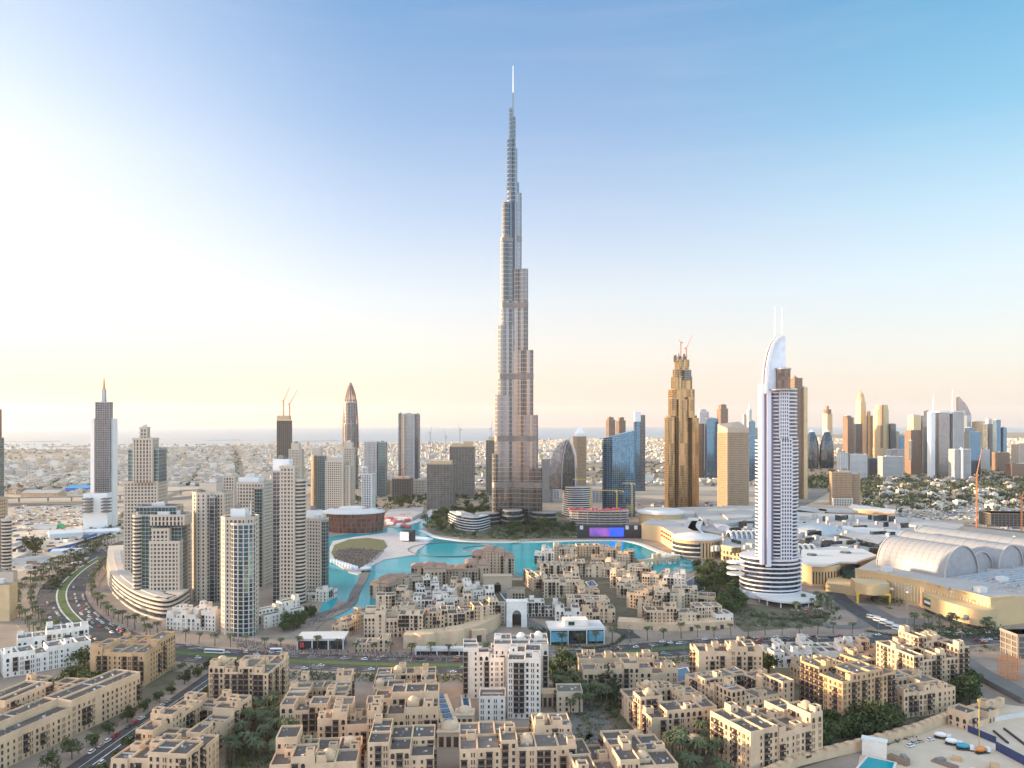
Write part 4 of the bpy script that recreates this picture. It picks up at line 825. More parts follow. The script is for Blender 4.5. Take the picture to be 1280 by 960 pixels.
# flag on the curved wall
def onwall(pl, i, u, z0, w, h, mats, name, parent, out=.35):
    p, q = pl[i], pl[i + 1]; dx, dy = q[0] - p[0], q[1] - p[1]; l = math.hypot(dx, dy); yw = math.atan2(dy, dx); nx, ny = dy / l, -dx / l
    mb = MB(); c, s = math.cos(yw), math.sin(yw); bx, by = p[0] + dx * u + nx * out, p[1] + dy * u + ny * out
    for (a, b, z, hh, m) in mats: mb.box(bx + a * c, by + a * s, z0 + z, b, .3, hh, yw, m)
    return mb, name
gr = pmat('flag_green', (.02, .20, .08), .7)
mbf, _ = onwall(cw, 2, .4, 6.5, 0, 0, [(-4.5, 3, 0, 7.5, 0), (2, 10, 5, 2.5, 1), (2, 10, 2.5, 2.5, 2), (2, 10, 0, 2.5, 3)], '', None); mbf.build('flag_panel', [red, gr, white, black], mall)
mbf, _ = onwall(cw, 13, .5, 7, 0, 0, [(0, 5, 0, 4, 0)], '', None); mbf.build('screen', pmat('grey_screen', (.12, .13, .17), .3), mall)
p, q = front[3], front[4]; mb = MB(); e = G(1272, 772); mb.box(e[0], e[1] + 2, 3, 7, .8, 15, .2); mb.build('poster', pmat('pink_poster', (.55, .22, .22), .6), mall)
vt = pmat('vault_metal', (.28, .285, .30), .55, .1, var=.05, vs=.05)
nr = G(1181, 722, hM); nl = G(1096, 706, hM); ax = Vector((nl[0] - nr[0], nl[1] - nr[1])); ln = ax.length; ax.normalize(); pr = Vector((ax.y, -ax.x))
if pr.y < 0: pr = -pr
def vault(off, wd, ht, l0, l1, lab):
    mb = MB(); n = 18; pts = []
    for k in range(n + 1):
        a = PI * k / n; pts.append((off + wd / 2 * (1 - math.cos(a)), ht * math.sin(a)))
    def W(u, v, z): c = Vector(nr) + ax * u + pr * v; return (c.x, c.y, hM + z)
    for k in range(n):
        (v0, z0), (v1, z1) = pts[k], pts[k + 1]; mb.face([W(l1, v0, z0), W(l0, v0, z0), W(l0, v1, z1), W(l1, v1, z1)])
    o = mb.build('vault_roof', vt, mall, smooth=True)
    mb = MB(); mb.face([W(l1 - .8, v, z * .985) for v, z in pts]); mb.build('end_wall', pmat('vault_end', (.34, .34, .36), .4, .3), o); mb = MB(); mb.face([W(l0 + .8, v, z * .985) for v, z in pts][::-1]); mb.build('end_wall', pmat('vault_end', (.34, .34, .36), .4, .3), o)
    for q in range(1, 11): mb = MB(); mb.tube([W(l0 + (l1 - l0) * q / 11, v, z + .05) for v, z in pts[1:-1]], .35); mb.build('rib', pmat('vault_seam', (.33, .32, .315), .6), o)
    mb = MB(); mb.tube([W(l0 - .1, v, z) for v, z in pts], 1.3); mb.build('rim', lgrey, o)
    mb = MB(); mb.tube([W(l1, v, z) for v, z in pts], 1.2); mb.build('rim', lgrey, o)
vault(0, 54, 30, 0, ln, ''); vault(54.5, 40, 19, 10, ln + 25, ''); vault(95, 44, 24, 4, ln + 50, ''); vault(139.5, 50, 26, 0, ln + 60, '')
mb = MB()
for k in range(9):
    c0 = Vector(nr) - ax * (8 + k * 7) + pr * (10 + k * 1); c1 = c0 + pr * (110 - k * 3)
    wallstrip(mb, c0, c1, hM + .02, hM + 1.5, 1.6)
mb.build('roof_rib_cladding', pmat('roof_rib', (.40, .42, .46), .6), mall)
for px, py in ((1228, 741), (1255, 728), (1110, 715)): x, y = G(px, py, hM); mb = MB(); mb.box(x, y + 3, hM + .05, 9, 7, 5, .3); mb.build('plant_box', offwhite, mall)
# entrance drum left of it
dm = empty('mall_entrance', (*G(1030, 737), 0), 'tan rounded mall entrance wing with tall dark slits and a white wavy roof', 'building')
dp = [(1001, 705), (1015, 708), (1030, 708.5), (1045, 707), (1053, 704), (1090, 696), (1072, 688), (1040, 686), (1004, 690)]
mb = MB(); pp(mb, dp, 22, 0, 0, 1); mb.build('stone_wall', [mtan, offwhite], dm); dl = [G(x, y, 22) for x, y in dp[:5]]
mb = MB(); [slits(mb, dl[i], dl[i + 1], 4, 3, 16, 1.3, .3) for i in range(1, 4)]; mb.build('slit_window_grille', g_dark, dm)
mb = MB(); pp(mb, [(1000, 703.2), (1015, 706), (1030, 706.5), (1050, 702), (1070, 702), (1096, 694), (1078, 686), (1040, 683), (1002, 687)], 25, 23); mb.build('roof', offwhite, dm)
mb = MB(); mb.cyl(*G(1015, 694, 25), 6, 25, 27, 14, 5); mb.build('skylight', g_dark, dm); mb = MB(); mb.cyl(*G(1057, 691, 25), 7, 25, 27, 14, 5.5); mb.build('skylight', g_dark, dm)
mb = MB(); pp(mb, [(1053, 711), (1070, 714), (1076, 706), (1056, 703)], 19); mb.build('glass_link', g_teal, dm)
ec = empty('mall_gateway', (*G(1090, 762), 0), 'curved tan canopy with a yellow frame over the mall driveway', 'building')
ca = arcpts([G(1069, 729, 19), G(1082, 732, 19), G(1098, 733, 19), G(1112, 731, 19)]); q = ca + [(ca[-1][0] + 5, ca[-1][1] + 20), (ca[0][0] + 5, ca[0][1] + 22)]
mb = MB(); mb.prism(q, 10, 20, 0, True, True); mb.build('canopy', mtan, ec)
mb = MB(); a, b = Vector(ca[1]), Vector(ca[-2]); mb.bar((a.x, a.y - 3, 0), (a.x, a.y - 3, 10.5), 1.8); mb.bar((a.x, a.y - 3, 10), (b.x, b.y - 3, 10), 1.8); mb.bar((b.x, b.y - 3, 0), (b.x, b.y - 3, 10.5), 1.4); mb.build('frame', pmat('yellow_frame', (.75, .50, .07), .6), ec)
mb = MB(); pp(mb, [(1032, 729), (1050, 731), (1072, 735), (1072, 722), (1050, 716), (1036, 720)], 9); tag(mb.build('mall_annex', mtan), 'low tan block linking the mall entrance to the yellow-framed canopy', 'building')
# lakeside drum wing
dw = empty('mall_drum', (*G(877, 702), 0), 'round mall wing with glowing glazed bands and a white disc roof facing the lake', 'building')
c = G(877, 699); r = 30; cy_ = c[1] + r
mb = MB(); P = ngon(c[0], cy_, r, r, 40); mb.prism(P, 0, 24, 0, True, False, None, 1); mb.build('stone_wall', [mtan, lgrey], dw)
mb = MB()
for k in range(40):
    a = 2 * PI * (k + .5) / 40
    if math.sin(a) < .2 and math.cos(a) > -.2: mb.box(c[0] + (r + .1) * math.cos(a), cy_ + (r + .1) * math.sin(a), 2, .6, 1.4, 19, a)
mb.build('slit_window_grille', g_dark, dw)
for z in (4, 10, 16):
    mb = MB(); pts = [(c[0] + (r + .8) * math.cos(a), cy_ + (r + .8) * math.sin(a)) for a in [PI * (.98 + .5 * k / 12) for k in range(13)]]; ribbon('', pts, -.5, 1.2, z, None, h=3.6, mb=mb); mb.build('glazed_band', g_dark, dw)
    mb = MB(); ribbon('', pts, -.5, 2.2, z - 1.4, None, h=1.3, mb=mb); mb.build('ledge', cream3, dw)
mb = MB(); mb.prism(ngon(c[0], cy_, r + 3, r + 3, 40), 24.2, 26.5, 0, True, True); mb.prism(ngon(c[0], cy_, r + 1, r + 1, 40), 26.5, 31, 0, True, False, ngon(c[0], cy_, 8, 8, 40)); mb.build('roof', offwhite, dw); mb = MB(); mb.cyl(c[0], cy_, 6, 31, 33, 12, 4); mb.build('roof_lantern', steel, dw)
rw = empty('mall_wing', (*G(828, 672), 0), 'tan mall wing with two rows of small red awnings near the lake', 'building')
mb = MB(); P = pp(mb, [(802, 654), (826, 658), (851, 672), (868, 664), (845, 652), (815, 648)], 24, 0, 0, 1); mb.build('stone_wall', [mtan, lgrey], rw)
a, b = G(826, 658, 24), G(851, 672, 24); mb = None
for z in (11, 17):
    for k in range(8):
        u = .1 + .8 * k / 7; dx, dy = b[0] - a[0], b[1] - a[1]; l = math.hypot(dx, dy); mb = MB(); x, y = a[0] + dx * u + dy / l * 1, a[1] + dy * u - dx / l * 1
        if k < (8 if z > 12 else 5): mb.box(x, y, z, 3.4, 2.4, 2.6, math.atan2(dy, dx)); mb.build('awning', pmat('awning_red', (.55, .08, .06), .7), rw)
dd = empty('mall_disc', (*G(832, 662), 0), 'tan round mall block under a broad flat white disc roof', 'building'); c = G(832, 662)
mb = MB(); mb.cyl(c[0], c[1] + 42, 38, 0, 24, 40); mb.build('stone_wall', mtan, dd); mb = MB(); mb.prism(ngon(c[0], c[1] + 42, 42, 42, 44), 24.3, 27, 0, True, True); mb.prism(ngon(c[0], c[1] + 42, 39, 39, 44), 27, 30, 0, True, False, ngon(c[0], c[1] + 42, 32, 32, 44)); mb.build('roof', offwhite, dd)
vw = empty('mall_wing', (*G(925, 705), 0), 'tan mall wing with ribbed glass vaults left of the white hotel tower', 'building')
mb = MB(); pp(mb, [(901, 681), (946, 690), (990, 700), (1000, 684), (950, 668), (910, 666)], 20, 0, 0, 1); mb.build('stone_wall', [mtan, lgrey], vw)
a, b = G(903, 682, 20), G(946, 690.5, 20); mb = MB(); slits(mb, a, b, 9, 10, 14, 2.0, .3); slits(mb, a, b, 9, 3, 7, 2.6, .3); mb.build('window_grille', g_dark, vw)
for cpx, cpy, L_, n in ((927, 672, 34, 6), (1002, 690, 30, 5)):
    x, y = G(cpx, cpy, 20)
    for k in range(n):
        mb = MB(); pts = [(x - L_ / 2 + k * 7, y + 12 * math.cos(q), 20 + 9 * math.sin(q)) for q in [PI * j / 8 for j in range(9)]]; mb.tube(pts, 2.6); mb.build('vault_rib', offwhite, vw)
    mb = MB(); [mb.face([(x - L_ / 2, y + 11 * math.cos(q0), 20 + 8 * math.sin(q0)), (x - L_ / 2 + (n - 1) * 7, y + 11 * math.cos(q0), 20 + 8 * math.sin(q0)), (x - L_ / 2 + (n - 1) * 7, y + 11 * math.cos(q1), 20 + 8 * math.sin(q1)), (x - L_ / 2, y + 11 * math.cos(q1), 20 + 8 * math.sin(q1))]) for q0, q1 in [(PI * j / 8, PI * (j + 1) / 8) for j in range(8)]]; mb.build('vault_glazing', g_silver, vw)
mroof = pmat('mall_roof', (.40, .375, .35), .75, vs=.03, var=.14)
# roofscape behind
rs_ = empty('mall_roofscape', (*G(950, 690), 0), 'sprawling white flat roofs with curved skylights behind the lakeside mall wings', 'building')
mb = MB(); pp(mb, [(862, 660), (905, 668), (950, 668), (1000, 684), (1090, 690), (1180, 668), (1205, 655), (1120, 646), (1000, 640), (945, 632), (850, 634), (800, 640)], 17, 0, 0, 1); mb.build('wall', [tan, lgrey], rs_)
rr = random.Random(11)
for (px, h) in (([(868, 640), (905, 632), (945, 632), (945, 650), (905, 655), (880, 652)], 23), ([(1045, 656), (1140, 664), (1130, 676), (1100, 682), (1050, 668)], 22), ([(1000, 676), (1060, 684), (1080, 676), (1010, 668)], 21), ([(900, 640), (930, 636), (944, 640), (940, 646), (910, 648)], 26), ([(1130, 655), (1195, 662), (1205, 656), (1150, 650)], 20)):
    mb = MB(); pp(mb, px, h, 17.02, 0, 0); mb.build('roof', mroof if h != 22 else offwhite, rs_)
for pts in ([(872, 652), (868, 662), (880, 670), (905, 672)], [(868, 648), (862, 658), (870, 668)], [(890, 648), (908, 660), (945, 662)]):
    mb = MB(); ribbon('', spline([G(x, y, 21) for x, y in pts]), -9, 9, 17.1, None, h=5, mb=mb); mb.build('curved_skylight', pmat('pale_skylight', (.60, .61, .63), .3, .2), rs_)
c = G(1018, 664, 20); mb = MB(); mb.dome(c[0], c[1], 42, 17, 28, 6, .35); mb.build('dome', pmat('grey_dome', (.44, .46, .47), .5, .2), rs_, smooth=True)
mb = MB()
for k in range(90):
    px, py = rr.uniform(880, 1150), rr.uniform(642, 682); x, y = G(px, py, 26); w = rr.uniform(2, 7); mb.box(x, y, 17.03, w, w * rr.uniform(.5, 1.3), rr.uniform(5, 11), rr.uniform(0, 1))
tag(mb.build('roof_plant', lgrey, rs_), kind='stuff')
mb = MB()
for k in range(46):
    px, py = rr.uniform(880, 1160), rr.uniform(642, 684); x, y = G(px, py, 26); mb.box(x, y, 17.03, rr.uniform(8, 26), rr.uniform(1.6, 4), rr.uniform(6.5, 10.5), rr.choice([.3, .3, 1.87]))
tag(mb.build('skylights', g_dark, rs_), kind='stuff')
mb = MB()
for k in range(120):
    px, py = rr.uniform(1085, 1290), rr.uniform(668, 742); x, y = G(px, py, hM)
    if px < 1225 and py < 728: continue
    mb.box(x, y, hM + .02, rr.uniform(1.5, 5), rr.uniform(1.5, 4), rr.uniform(1, 3), .5)
tag(mb.build('roof_plant', lgrey, mall), kind='stuff')
for lab, px, h, m1, m2, nm in (('tan round mall block under a pale disc beyond the white roofs', None, 0, tan, lgrey, ''), ('long flat car park with dark open sides on the mall roof', [(1046, 668), (1098, 680), (1108, 672), (1058, 662)], 24, g_dark, lgrey, 'car_park'),
    ('white-roofed shed with a dark window strip left of the tan strip building', [(995, 637), (1030, 642), (1034, 637), (1002, 632)], 16, g_dark, lgrey, 'shed'), ('white-roofed shed with a dark window strip right of the round tan block', [(1073, 650), (1118, 657), (1126, 650), (1082, 645)], 16, g_dark, lgrey, 'shed'),
    ('long tan strip building beyond the round tan block', [(1060, 635), (1118, 642), (1120, 637), (1064, 630)], 12, tan, cream3, 'strip_building'), ('short tan hut beside the sandy road', [(1146, 655), (1168, 659), (1170, 655), (1150, 652)], 10, tan, tan, 'hut')):
    if px: mb = MB(); pp(mb, px, h, 0, 0, 1); tag(mb.build(nm, [m1, m2]), lab, 'building')
    else:
        c = G(1053, 650); mb = MB(); mb.cyl(c[0], c[1] + 20, 33, 0, 14, 30); t = mb.build('round_block', tan); tag(t, lab, 'building'); mb = MB(); mb.cyl(c[0], c[1] + 20, 35, 14.2, 16, 30); mb.build('roof', lgrey, t)
# construction beyond, right edge
tower('building_shell', 'open concrete building frame at the right edge beyond the mall vaults', 1340, [(1224, 1300, 643, None, -6, .5, 'rect', 'raw')], 'building', plant=False)
crane(1221, 592, 660, 1330, 6, 'orange crane with a steep jib left of the open concrete frame', orange, luff=30, zb=0); crane(1277, 620, 668, 1280, 9, 'orange crane at the right edge before the open concrete frame', orange, luff=20, zb=0)
# dark scaffolded building lower right
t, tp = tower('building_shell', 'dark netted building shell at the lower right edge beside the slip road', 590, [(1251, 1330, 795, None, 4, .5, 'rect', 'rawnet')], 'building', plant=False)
x, y = G(1255, 848); mb = MB()
for a in range(5):
    for b in range(2): mb.bar((x - 6 + a * 3.4, y - 3 - b * 3, 0), (x - 6 + a * 3.4, y - 3 - b * 3, 18), .35)
for z in range(1, 8): [mb.bar((x - 6, y - 3 - b * 3, z * 2.3), (x + 7.6, y - 3 - b * 3, z * 2.3), .3) for b in (0, 1)]
tag(mb.build('scaffold', orange), 'orange scaffold frame standing before the dark netted shell', 'scaffold')
# ------------------------------------------------------------------ courtyard apartment blocks, lakeside houses, townhouses
roofA = pmat('roof_felt', (.115, .095, .082), .95, var=.22, vs=.1)
roofB = pmat('roof_felt_light', (.17, .145, .125), .95, var=.22, vs=.1)
FOOT = []
class Tpl:
    def __init__(s, mb): s.v, s.f, s.m = mb.v, mb.f, mb.m
def balcony_tpl(w=2.9, h=2.9):
    mb = MB(); mb.face([(-w / 2, -.02, 0), (w / 2, -.02, 0), (w / 2, -.02, h), (-w / 2, -.02, h)], 0)
    mb.box(0, -.65, -.15, w, 1.3, .15, 0, 2)
    for x in (-w / 2 + .05, w / 2 - .05): mb.box(x, -.65, 0, .1, 1.3, 1.0, 0, 1)
    mb.box(0, -1.27, 0, w, .08, 1.0, 0, 1); mb.box(0, -.7, h - .1, w + .5, 1.5, .12, 0, 1)
    for x in (-w / 2 + .05, w / 2 - .05): mb.box(x, -1.2, 1.0, .12, .12, h - 1.0, 0, 1)
    return mb
def window_tpl(w=1.35, h=1.9):
    mb = MB(); t, dp = .14, .22
    mb.face([(-w / 2 + t, -.03, 0), (w / 2 - t, -.03, 0), (w / 2 - t, -.03, h), (-w / 2 + t, -.03, h)], 0)
    mb.box(-w / 2 + t / 2, -dp / 2, 0, t, dp, h, 0, 1); mb.box(w / 2 - t / 2, -dp / 2, 0, t, dp, h, 0, 1); mb.box(0, -dp / 2 - .04, h, w + .1, dp + .08, .16, 0, 1); mb.box(0, -dp / 2 - .05, -.14, w + .2, dp + .1, .14, 0, 1)
    mb.box(0, -.07, 0, .06, .06, h, 0, 2); return mb
def arch_tpl(w=2.2, h=2.9):
    mb = MB(); n = 6; pts = [(-w / 2, 0), (w / 2, 0)] + [(w / 2 * math.cos(PI * k / n), h - w / 2 + w / 2 * math.sin(PI * k / n)) for k in range(n + 1)]
    mb.face([(x, -.03, z) for x, z in pts], 0); q = [(x, -.1, z) for x, z in pts[1:]] + [(-w / 2, -.1, 0)]
    for a, b in zip(q, q[1:]): mb.bar(a, b, .22, 1)
    return mb
SLIM = window_tpl(.85, 2.3)
BAL, WN, WNB, ARC = balcony_tpl(), window_tpl(), window_tpl(1.7, 2.2), arch_tpl()
TM = {}
def tmesh(key, tpl, wall):
    k = (key, wall.name)
    if k not in TM: TM[k] = tpl.mesh(key, [g_pane, wood if key == 'balcony' else wall, wood if key != 'balcony' else wall])
    return TM[k]
def stamp(mb, tpl, x, y, z, yaw):
    c, s = math.cos(yaw), math.sin(yaw); i = len(mb.v)
    mb.v += [(x + a * c - b * s, y + a * s + b * c, z + h) for a, b, h in tpl.v]; mb.f += [tuple(i + k for k in f) for f in tpl.f]; mb.m += tpl.m
def block(name, label, cx, cy, W, D, yaw, h, court=False, seed=1, wall=None, group=None, cat='building', domes=0, fh=3.45, seg=11, bay=3.5, pb=.24, arcade=False, turrets=.45, base=0.0, jit=1.0, hip=False, roofm=None, cap=100):
    rng = random.Random(seed * 77 + 5); wall = wall or cream2; ya = R_(yaw); C_, S_ = math.cos(ya), math.sin(ya)
    def W2(u, v): return (cx + u * C_ - v * S_, cy + u * S_ + v * C_)
    t = empty(name, (cx, cy, base), label, cat, group); FOOT.append((cx, cy, W / 2 + 3, D / 2 + 3, ya))
    rects = []
    def cut(a, b, q=None):
        n = max(1, round((b - a) / (q or seg))); e = [a + (b - a) * k / n for k in range(n + 1)]
        for k in range(1, n): e[k] += rng.uniform(-1.2, 1.2) * jit
        return list(zip(e, e[1:]))
    hs = [0, 0, -1, 0, 1, 0, -1]
    def hh(): return h + rng.choice(hs) * fh * jit * (.5 if jit < 1 else 1)
    if court:
        tk = min(13, .34 * min(W, D))
        for a, b in cut(-W / 2, W / 2): o = rng.uniform(0, 1.3); rects.append((a, b, -D / 2 - o, -D / 2 + tk, hh()))
        for a, b in cut(-W / 2, W / 2): o = rng.uniform(0, 1.3); rects.append((a, b, D / 2 - tk, D / 2 + o, hh()))
        for a, b in cut(-D / 2 + tk, D / 2 - tk): o = rng.uniform(0, 1.3); rects.append((-W / 2 - o, -W / 2 + tk, a, b, hh()))
        for a, b in cut(-D / 2 + tk, D / 2 - tk): o = rng.uniform(0, 1.3); rects.append((W / 2 - tk, W / 2 + o, a, b, hh()))
    elif D > 17:
        m = rng.uniform(-1.5, 1.5)
        for a, b in cut(-W / 2, W / 2): rects.append((a, b, -D / 2 - rng.uniform(0, 1.5), m, hh()))
        for a, b in cut(-W / 2, W / 2): rects.append((a, b, m, D / 2 + rng.uniform(0, 1.5), hh() + (fh * jit if rng.random() < .3 else 0)))
    else:
        for a, b in cut(-W / 2, W / 2): rects.append((a, b, -D / 2 - rng.uniform(0, 1.4), D / 2 + rng.uniform(0, 1.4), hh()))
    wm, cl = MB(), MB(); PW = .4; PH = 1.1; roofs, turs = [], []
    def inside(u, v):
        best = 0
        for (a, b, c, d, q) in rects:
            if a < u < b and c < v < d: best = max(best, q)
        return best
    faces = []
    for (a, b, c, d, q) in rects:
        o = [(a, c), (b, c), (b, d), (a, d)]; i_ = [(a + PW, c + PW), (b - PW, c + PW), (b - PW, d - PW), (a + PW, d - PW)]
        O = [W2(*p) for p in o]; I = [W2(*p) for p in i_]; z, zp = base + q, base + q + PH
        for k in range(4):
            j = (k + 1) % 4; wm.face([(*O[k], base), (*O[j], base), (*O[j], zp), (*O[k], zp)])
            wm.face([(*O[k], zp), (*O[j], zp), (*I[j], zp), (*I[k], zp)]); wm.face([(*I[k], zp), (*I[j], zp), (*I[j], z), (*I[k], z)][::-1])
        rm = MB(); rm.face([(*p, z) for p in I]); roofs.append(rm)
        for k in range(4): faces.append((o[k], o[(k + 1) % 4], q))
        w_, d_ = b - a, d - c
        if rng.random() < turrets and w_ > 6.5 and d_ > 6.5:
            s = rng.uniform(3.6, 5.2); u = a + .5 + s / 2 if rng.random() < .5 else b - .5 - s / 2; v = c + .45 + s / 2 if rng.random() < .7 else d - .45 - s / 2; th = rng.uniform(3, 4.6)
            x, y = W2(u, v); tm = MB(); turs.append(tm); P = rect(x, y, s, s, ya); Q = rect(x, y, s - .9, s - .9, ya); z2 = z + th
            for k in range(4):
                j = (k + 1) % 4; tm.face([(*P[k], z), (*P[j], z), (*P[j], z2), (*P[k], z2)]); tm.face([(*P[k], z2), (*P[j], z2), (*Q[j], z2), (*Q[k], z2)]); tm.face([(*Q[k], z2), (*Q[j], z2), (*Q[j], z2 - 1.0), (*Q[k], z2 - 1.0)][::-1])
            tm.face([(*p, z2 - 1.0) for p in Q], 2)
            if rng.random() < .5: 
                x2, y2 = W2(u, v - s / 2 - .05); tm.box(x2, y2, z + 1, 1.1, .14, 1.7, ya, 1)
        for _ in range(int(w_ * d_ / 42 * (1 if not hip else 0))):
            u, v = rng.uniform(a + 1, b - 1), rng.uniform(c + 1, d - 1); x, y = W2(u, v); cl.box(x, y, z, rng.uniform(.6, 1.5), rng.uniform(.6, 1.2), rng.uniform(.4, 1.1), ya, rng.random() < .6)
        if rng.random() < .25 and not hip: 
            x, y = W2((a + b) / 2, (c + d) / 2); cl.box(x, y, z, (b - a) * .8, .5, .45, ya)
    # openings
    cand = []
    for (p, q, zt) in faces:
        P, Q = W2(*p), W2(*q)
        if not facing(P, Q, .03): continue
        l = math.hypot(q[0] - p[0], q[1] - p[1])
        if l < 2.4: continue
        du, dv = (q[0] - p[0]) / l, (q[1] - p[1]) / l; nb = max(1, int(l / bay + .3)); fy = math.atan2(Q[1] - P[1], Q[0] - P[0]); topa = rng.random() < .3; bal = rng.randrange(nb) if rng.random() < pb * 2.2 else -9
        for k in range(nb):
            s_ = l * (k + .5) / nb; u, v = p[0] + du * s_, p[1] + dv * s_; ob = inside(u + dv * .6, v - du * .6); X, Yv = W2(u, v); nf = int((zt + .3) / fh); r = rng.random()
            kind = 'balcony' if (k == bal or r < pb * .35) else ('none' if r > .92 else ('wide' if r > .74 else ('slim' if r > .52 else 'win')))
            if kind == 'none': continue
            off = rng.uniform(-.3, .3)
            for f in range(nf):
                z = f * fh + .95
                if z < ob + .4: continue
                if kind == 'balcony' and f and f < nf - (rng.random() < .3): cand.append((X, Yv, base + f * fh + .25, fy, 'balcony'))
                elif (arcade and (f == nf - 1 or f == 0)) or (topa and f == nf - 1): cand.append((X, Yv, base + f * fh + .3, fy, 'arched_window'))
                elif kind == 'slim': cand += [(X + du_ * C_ - dv_ * S_, Yv + du_ * S_ + dv_ * C_, base + z - .2, fy, 'slim_window') for du_, dv_ in ((du * .62, dv * .62), (-du * .62, -dv * .62))]
                else: cand.append((X, Yv, base + z, fy, 'window' if kind != 'wide' else 'wide_window'))
    TP = {'slim_window': SLIM, 'balcony': BAL, 'window': WN, 'wide_window': WNB, 'arched_window': ARC}
    cand.sort(key=lambda c: c[1] - c[2] * .15); rest = MB(); nbal = 0; nwin = 0
    for (x, y, z, fy, k) in cand:
        if k == 'balcony':
            part('balcony', tmesh('balcony', BAL, wall), t, x, y, z, fy); nbal += 1; continue
        if nwin < cap: part('window' if k in ('wide_window', 'slim_window') else k, tmesh(k, TP[k], wall), t, x, y, z, fy); nwin += 1
        else: stamp(rest, TP[k], x, y, z, fy)
    if rest.f: tag(rest.build('windows', [g_pane, wall, wood], t), kind='stuff')
    wm.build('wall', wall, t); rf_ = roofm or (roofB if rng.random() < .35 else roofA)
    for q in roofs: q.build('roof', rf_, t)
    for q in turs: q.build('roof_turret', [wall, wood, rf_], t)
    if cl.f: tag(cl.build('roof_clutter', [offwhite, grey], t), kind='stuff')
    for k in range(domes):
        (a, b, c, d, q) = rects[rng.randrange(len(rects))]; u, v = (a + b) / 2 + rng.uniform(-1, 1), (c + d) / 2; x, y = W2(u, v); r = rng.uniform(2.2, 3.2)
        dm_ = MB(); dm_.box(x, y, base + q, r * 2.3, r * 2.3, 2.2, ya); dm_.dome(x, y, r, base + q + 2.2, 14, 5, .9); dm_.build('dome', wall, t)
    if hip:
        hp = MB()
        for (a, b, c, d, q) in rects:
            O = [W2(*p) for p in ((a - .8, c - .8), (b + .8, c - .8), (b + .8, d + .8), (a - .8, d + .8))]; mu, mv = (a + b) / 2, (c + d) / 2; k = min(b - a, d - c) * .32
            I = [W2(*p) for p in ((a + k, c + k), (b - k, c + k), (b - k, d - k), (a + k, d - k))]; hp.prism(O, base + q + PH + .02, base + q + PH + .35, 0, True, True); hp.prism(O, base + q + PH + .36, base + q + PH + 2.8, 0, True, False, I)
        hp.build('hip_roof', tile, t)
    return t
OG = 'courtyard apartment blocks in the foreground'
def B(lab, cx, cy, W, D, yaw, h, **k):
    k.setdefault('seg', 9.5); k.setdefault('turrets', .6); return block('apartment_block', lab, cx, cy, W * 1.06, D * 1.07, yaw, h, group=OG, **k)
# white blocks, lower left
B('white apartment block in the front row at the left edge, by the garden', -343, 569, 52, 15, 41, 16, wall=whitewall, seed=2)
B('white apartment block in the back row at the left, beside the boulevard junction', -366, 616, 46, 14, 33, 16, wall=whitewall, seed=3)
B('white apartment block at the far left edge joined behind the front white row', -389, 560, 16, 40, 38, 17, wall=whitewall, seed=4)
B('low sandy house between the white blocks and the picture edge', -405, 520, 26, 30, 30, 9, wall=tan, seed=40)
B('free-standing orange-tan block with stacked brown balconies right of the white blocks', -269, 550, 36, 38, -4, 22, wall=tan, seed=5, pb=.4)
B('long sand-coloured block lining the street at the lower left corner', -262, 446, 19, 98, -16, 20, seed=6, pb=.3, seg=12)
B('sand-coloured block set back behind the long street block', -300, 440, 24, 60, -12, 18, seed=7)
B('low sandy houses at the left picture edge behind the street block', -292, 492, 40, 18, -12, 14, seed=8)
B('stepped block across the street from the long street block', -176, 432, 34, 52, -8, 18, court=True, seed=9)
B('block cut by the bottom picture edge left of the palm garden', -172, 385, 36, 28, -6, 18, seed=10)
B('tall sand-coloured block right of the side street, near the boulevard', -169, 498, 36, 32, -4, 24, seed=11, pb=.42, domes=1)
B('courtyard block with a dark square patio, right of the tall block by the side street', -117, 468, 33, 46, 4, 18, court=True, seed=12)
B('block with stacked brown balconies in the middle of its front, right of the palm garden', -89, 428, 32, 20, 6, 20, seed=13, pb=.5)
B('courtyard block bordering the boulevard with small domed corner turrets', -68, 494, 36, 34, 5, 17, court=True, seed=14, domes=2)
B('block with a small domed turret in front of the boulevard courtyard block', -61, 447, 35, 26, 4, 20, seed=15, domes=1)
B('block with a white roof rail at the bottom edge, left of the glazed arcade roof', -55, 389, 30, 27, 4, 21, seed=16)
B('block with two small domes at the bottom edge under the palm garden', -95, 378, 38, 26, 6, 19, seed=17, domes=2)
# tall central complex
t = block('hotel_block', 'tall cream hotel, the highest foreground building, with stepped wings and a dome', 8, 484, 20, 26, -3, 36, wall=cream3, seed=18, pb=.12, turrets=.3, seg=10, jit=.6)
block('hotel_block', 'cream side wing stepping down left of the tall foreground hotel', -19, 515, 27, 18, 3, 29, wall=cream3, seed=19, pb=.2, seg=9)
block('hotel_block', 'cream rear wing with a white dome behind the tall foreground hotel', 6, 520, 36, 24, 0, 34, wall=cream3, seed=20, domes=3, seg=12, jit=.6)
block('hotel_block', 'low cream annex in front of the tall foreground hotel', -12, 474, 16, 14, 0, 14, wall=cream3, seed=21)
block('hotel_block', 'low cream lobby to the right of the tall foreground hotel', 36, 488, 16, 14, 0, 12, wall=cream, seed=22)
B('wide block with a flat dome and brown balconies at the bottom centre', 2, 393, 54, 30, 4, 21, seed=23, domes=2, pb=.4)
B('low block with long grey roof panels and twin domes at the bottom edge', 52, 379, 46, 32, 8, 18, seed=24, domes=2, roofm=roofA)
B('long low courtyard block by the boulevard, right of the palm avenue', 78, 531, 60, 32, 3, 16, court=True, seed=25)
B('courtyard block with brown balconies, right of the palm avenue', 92, 460, 38, 44, 13, 17.5, court=True, seed=26, pb=.4, domes=2)
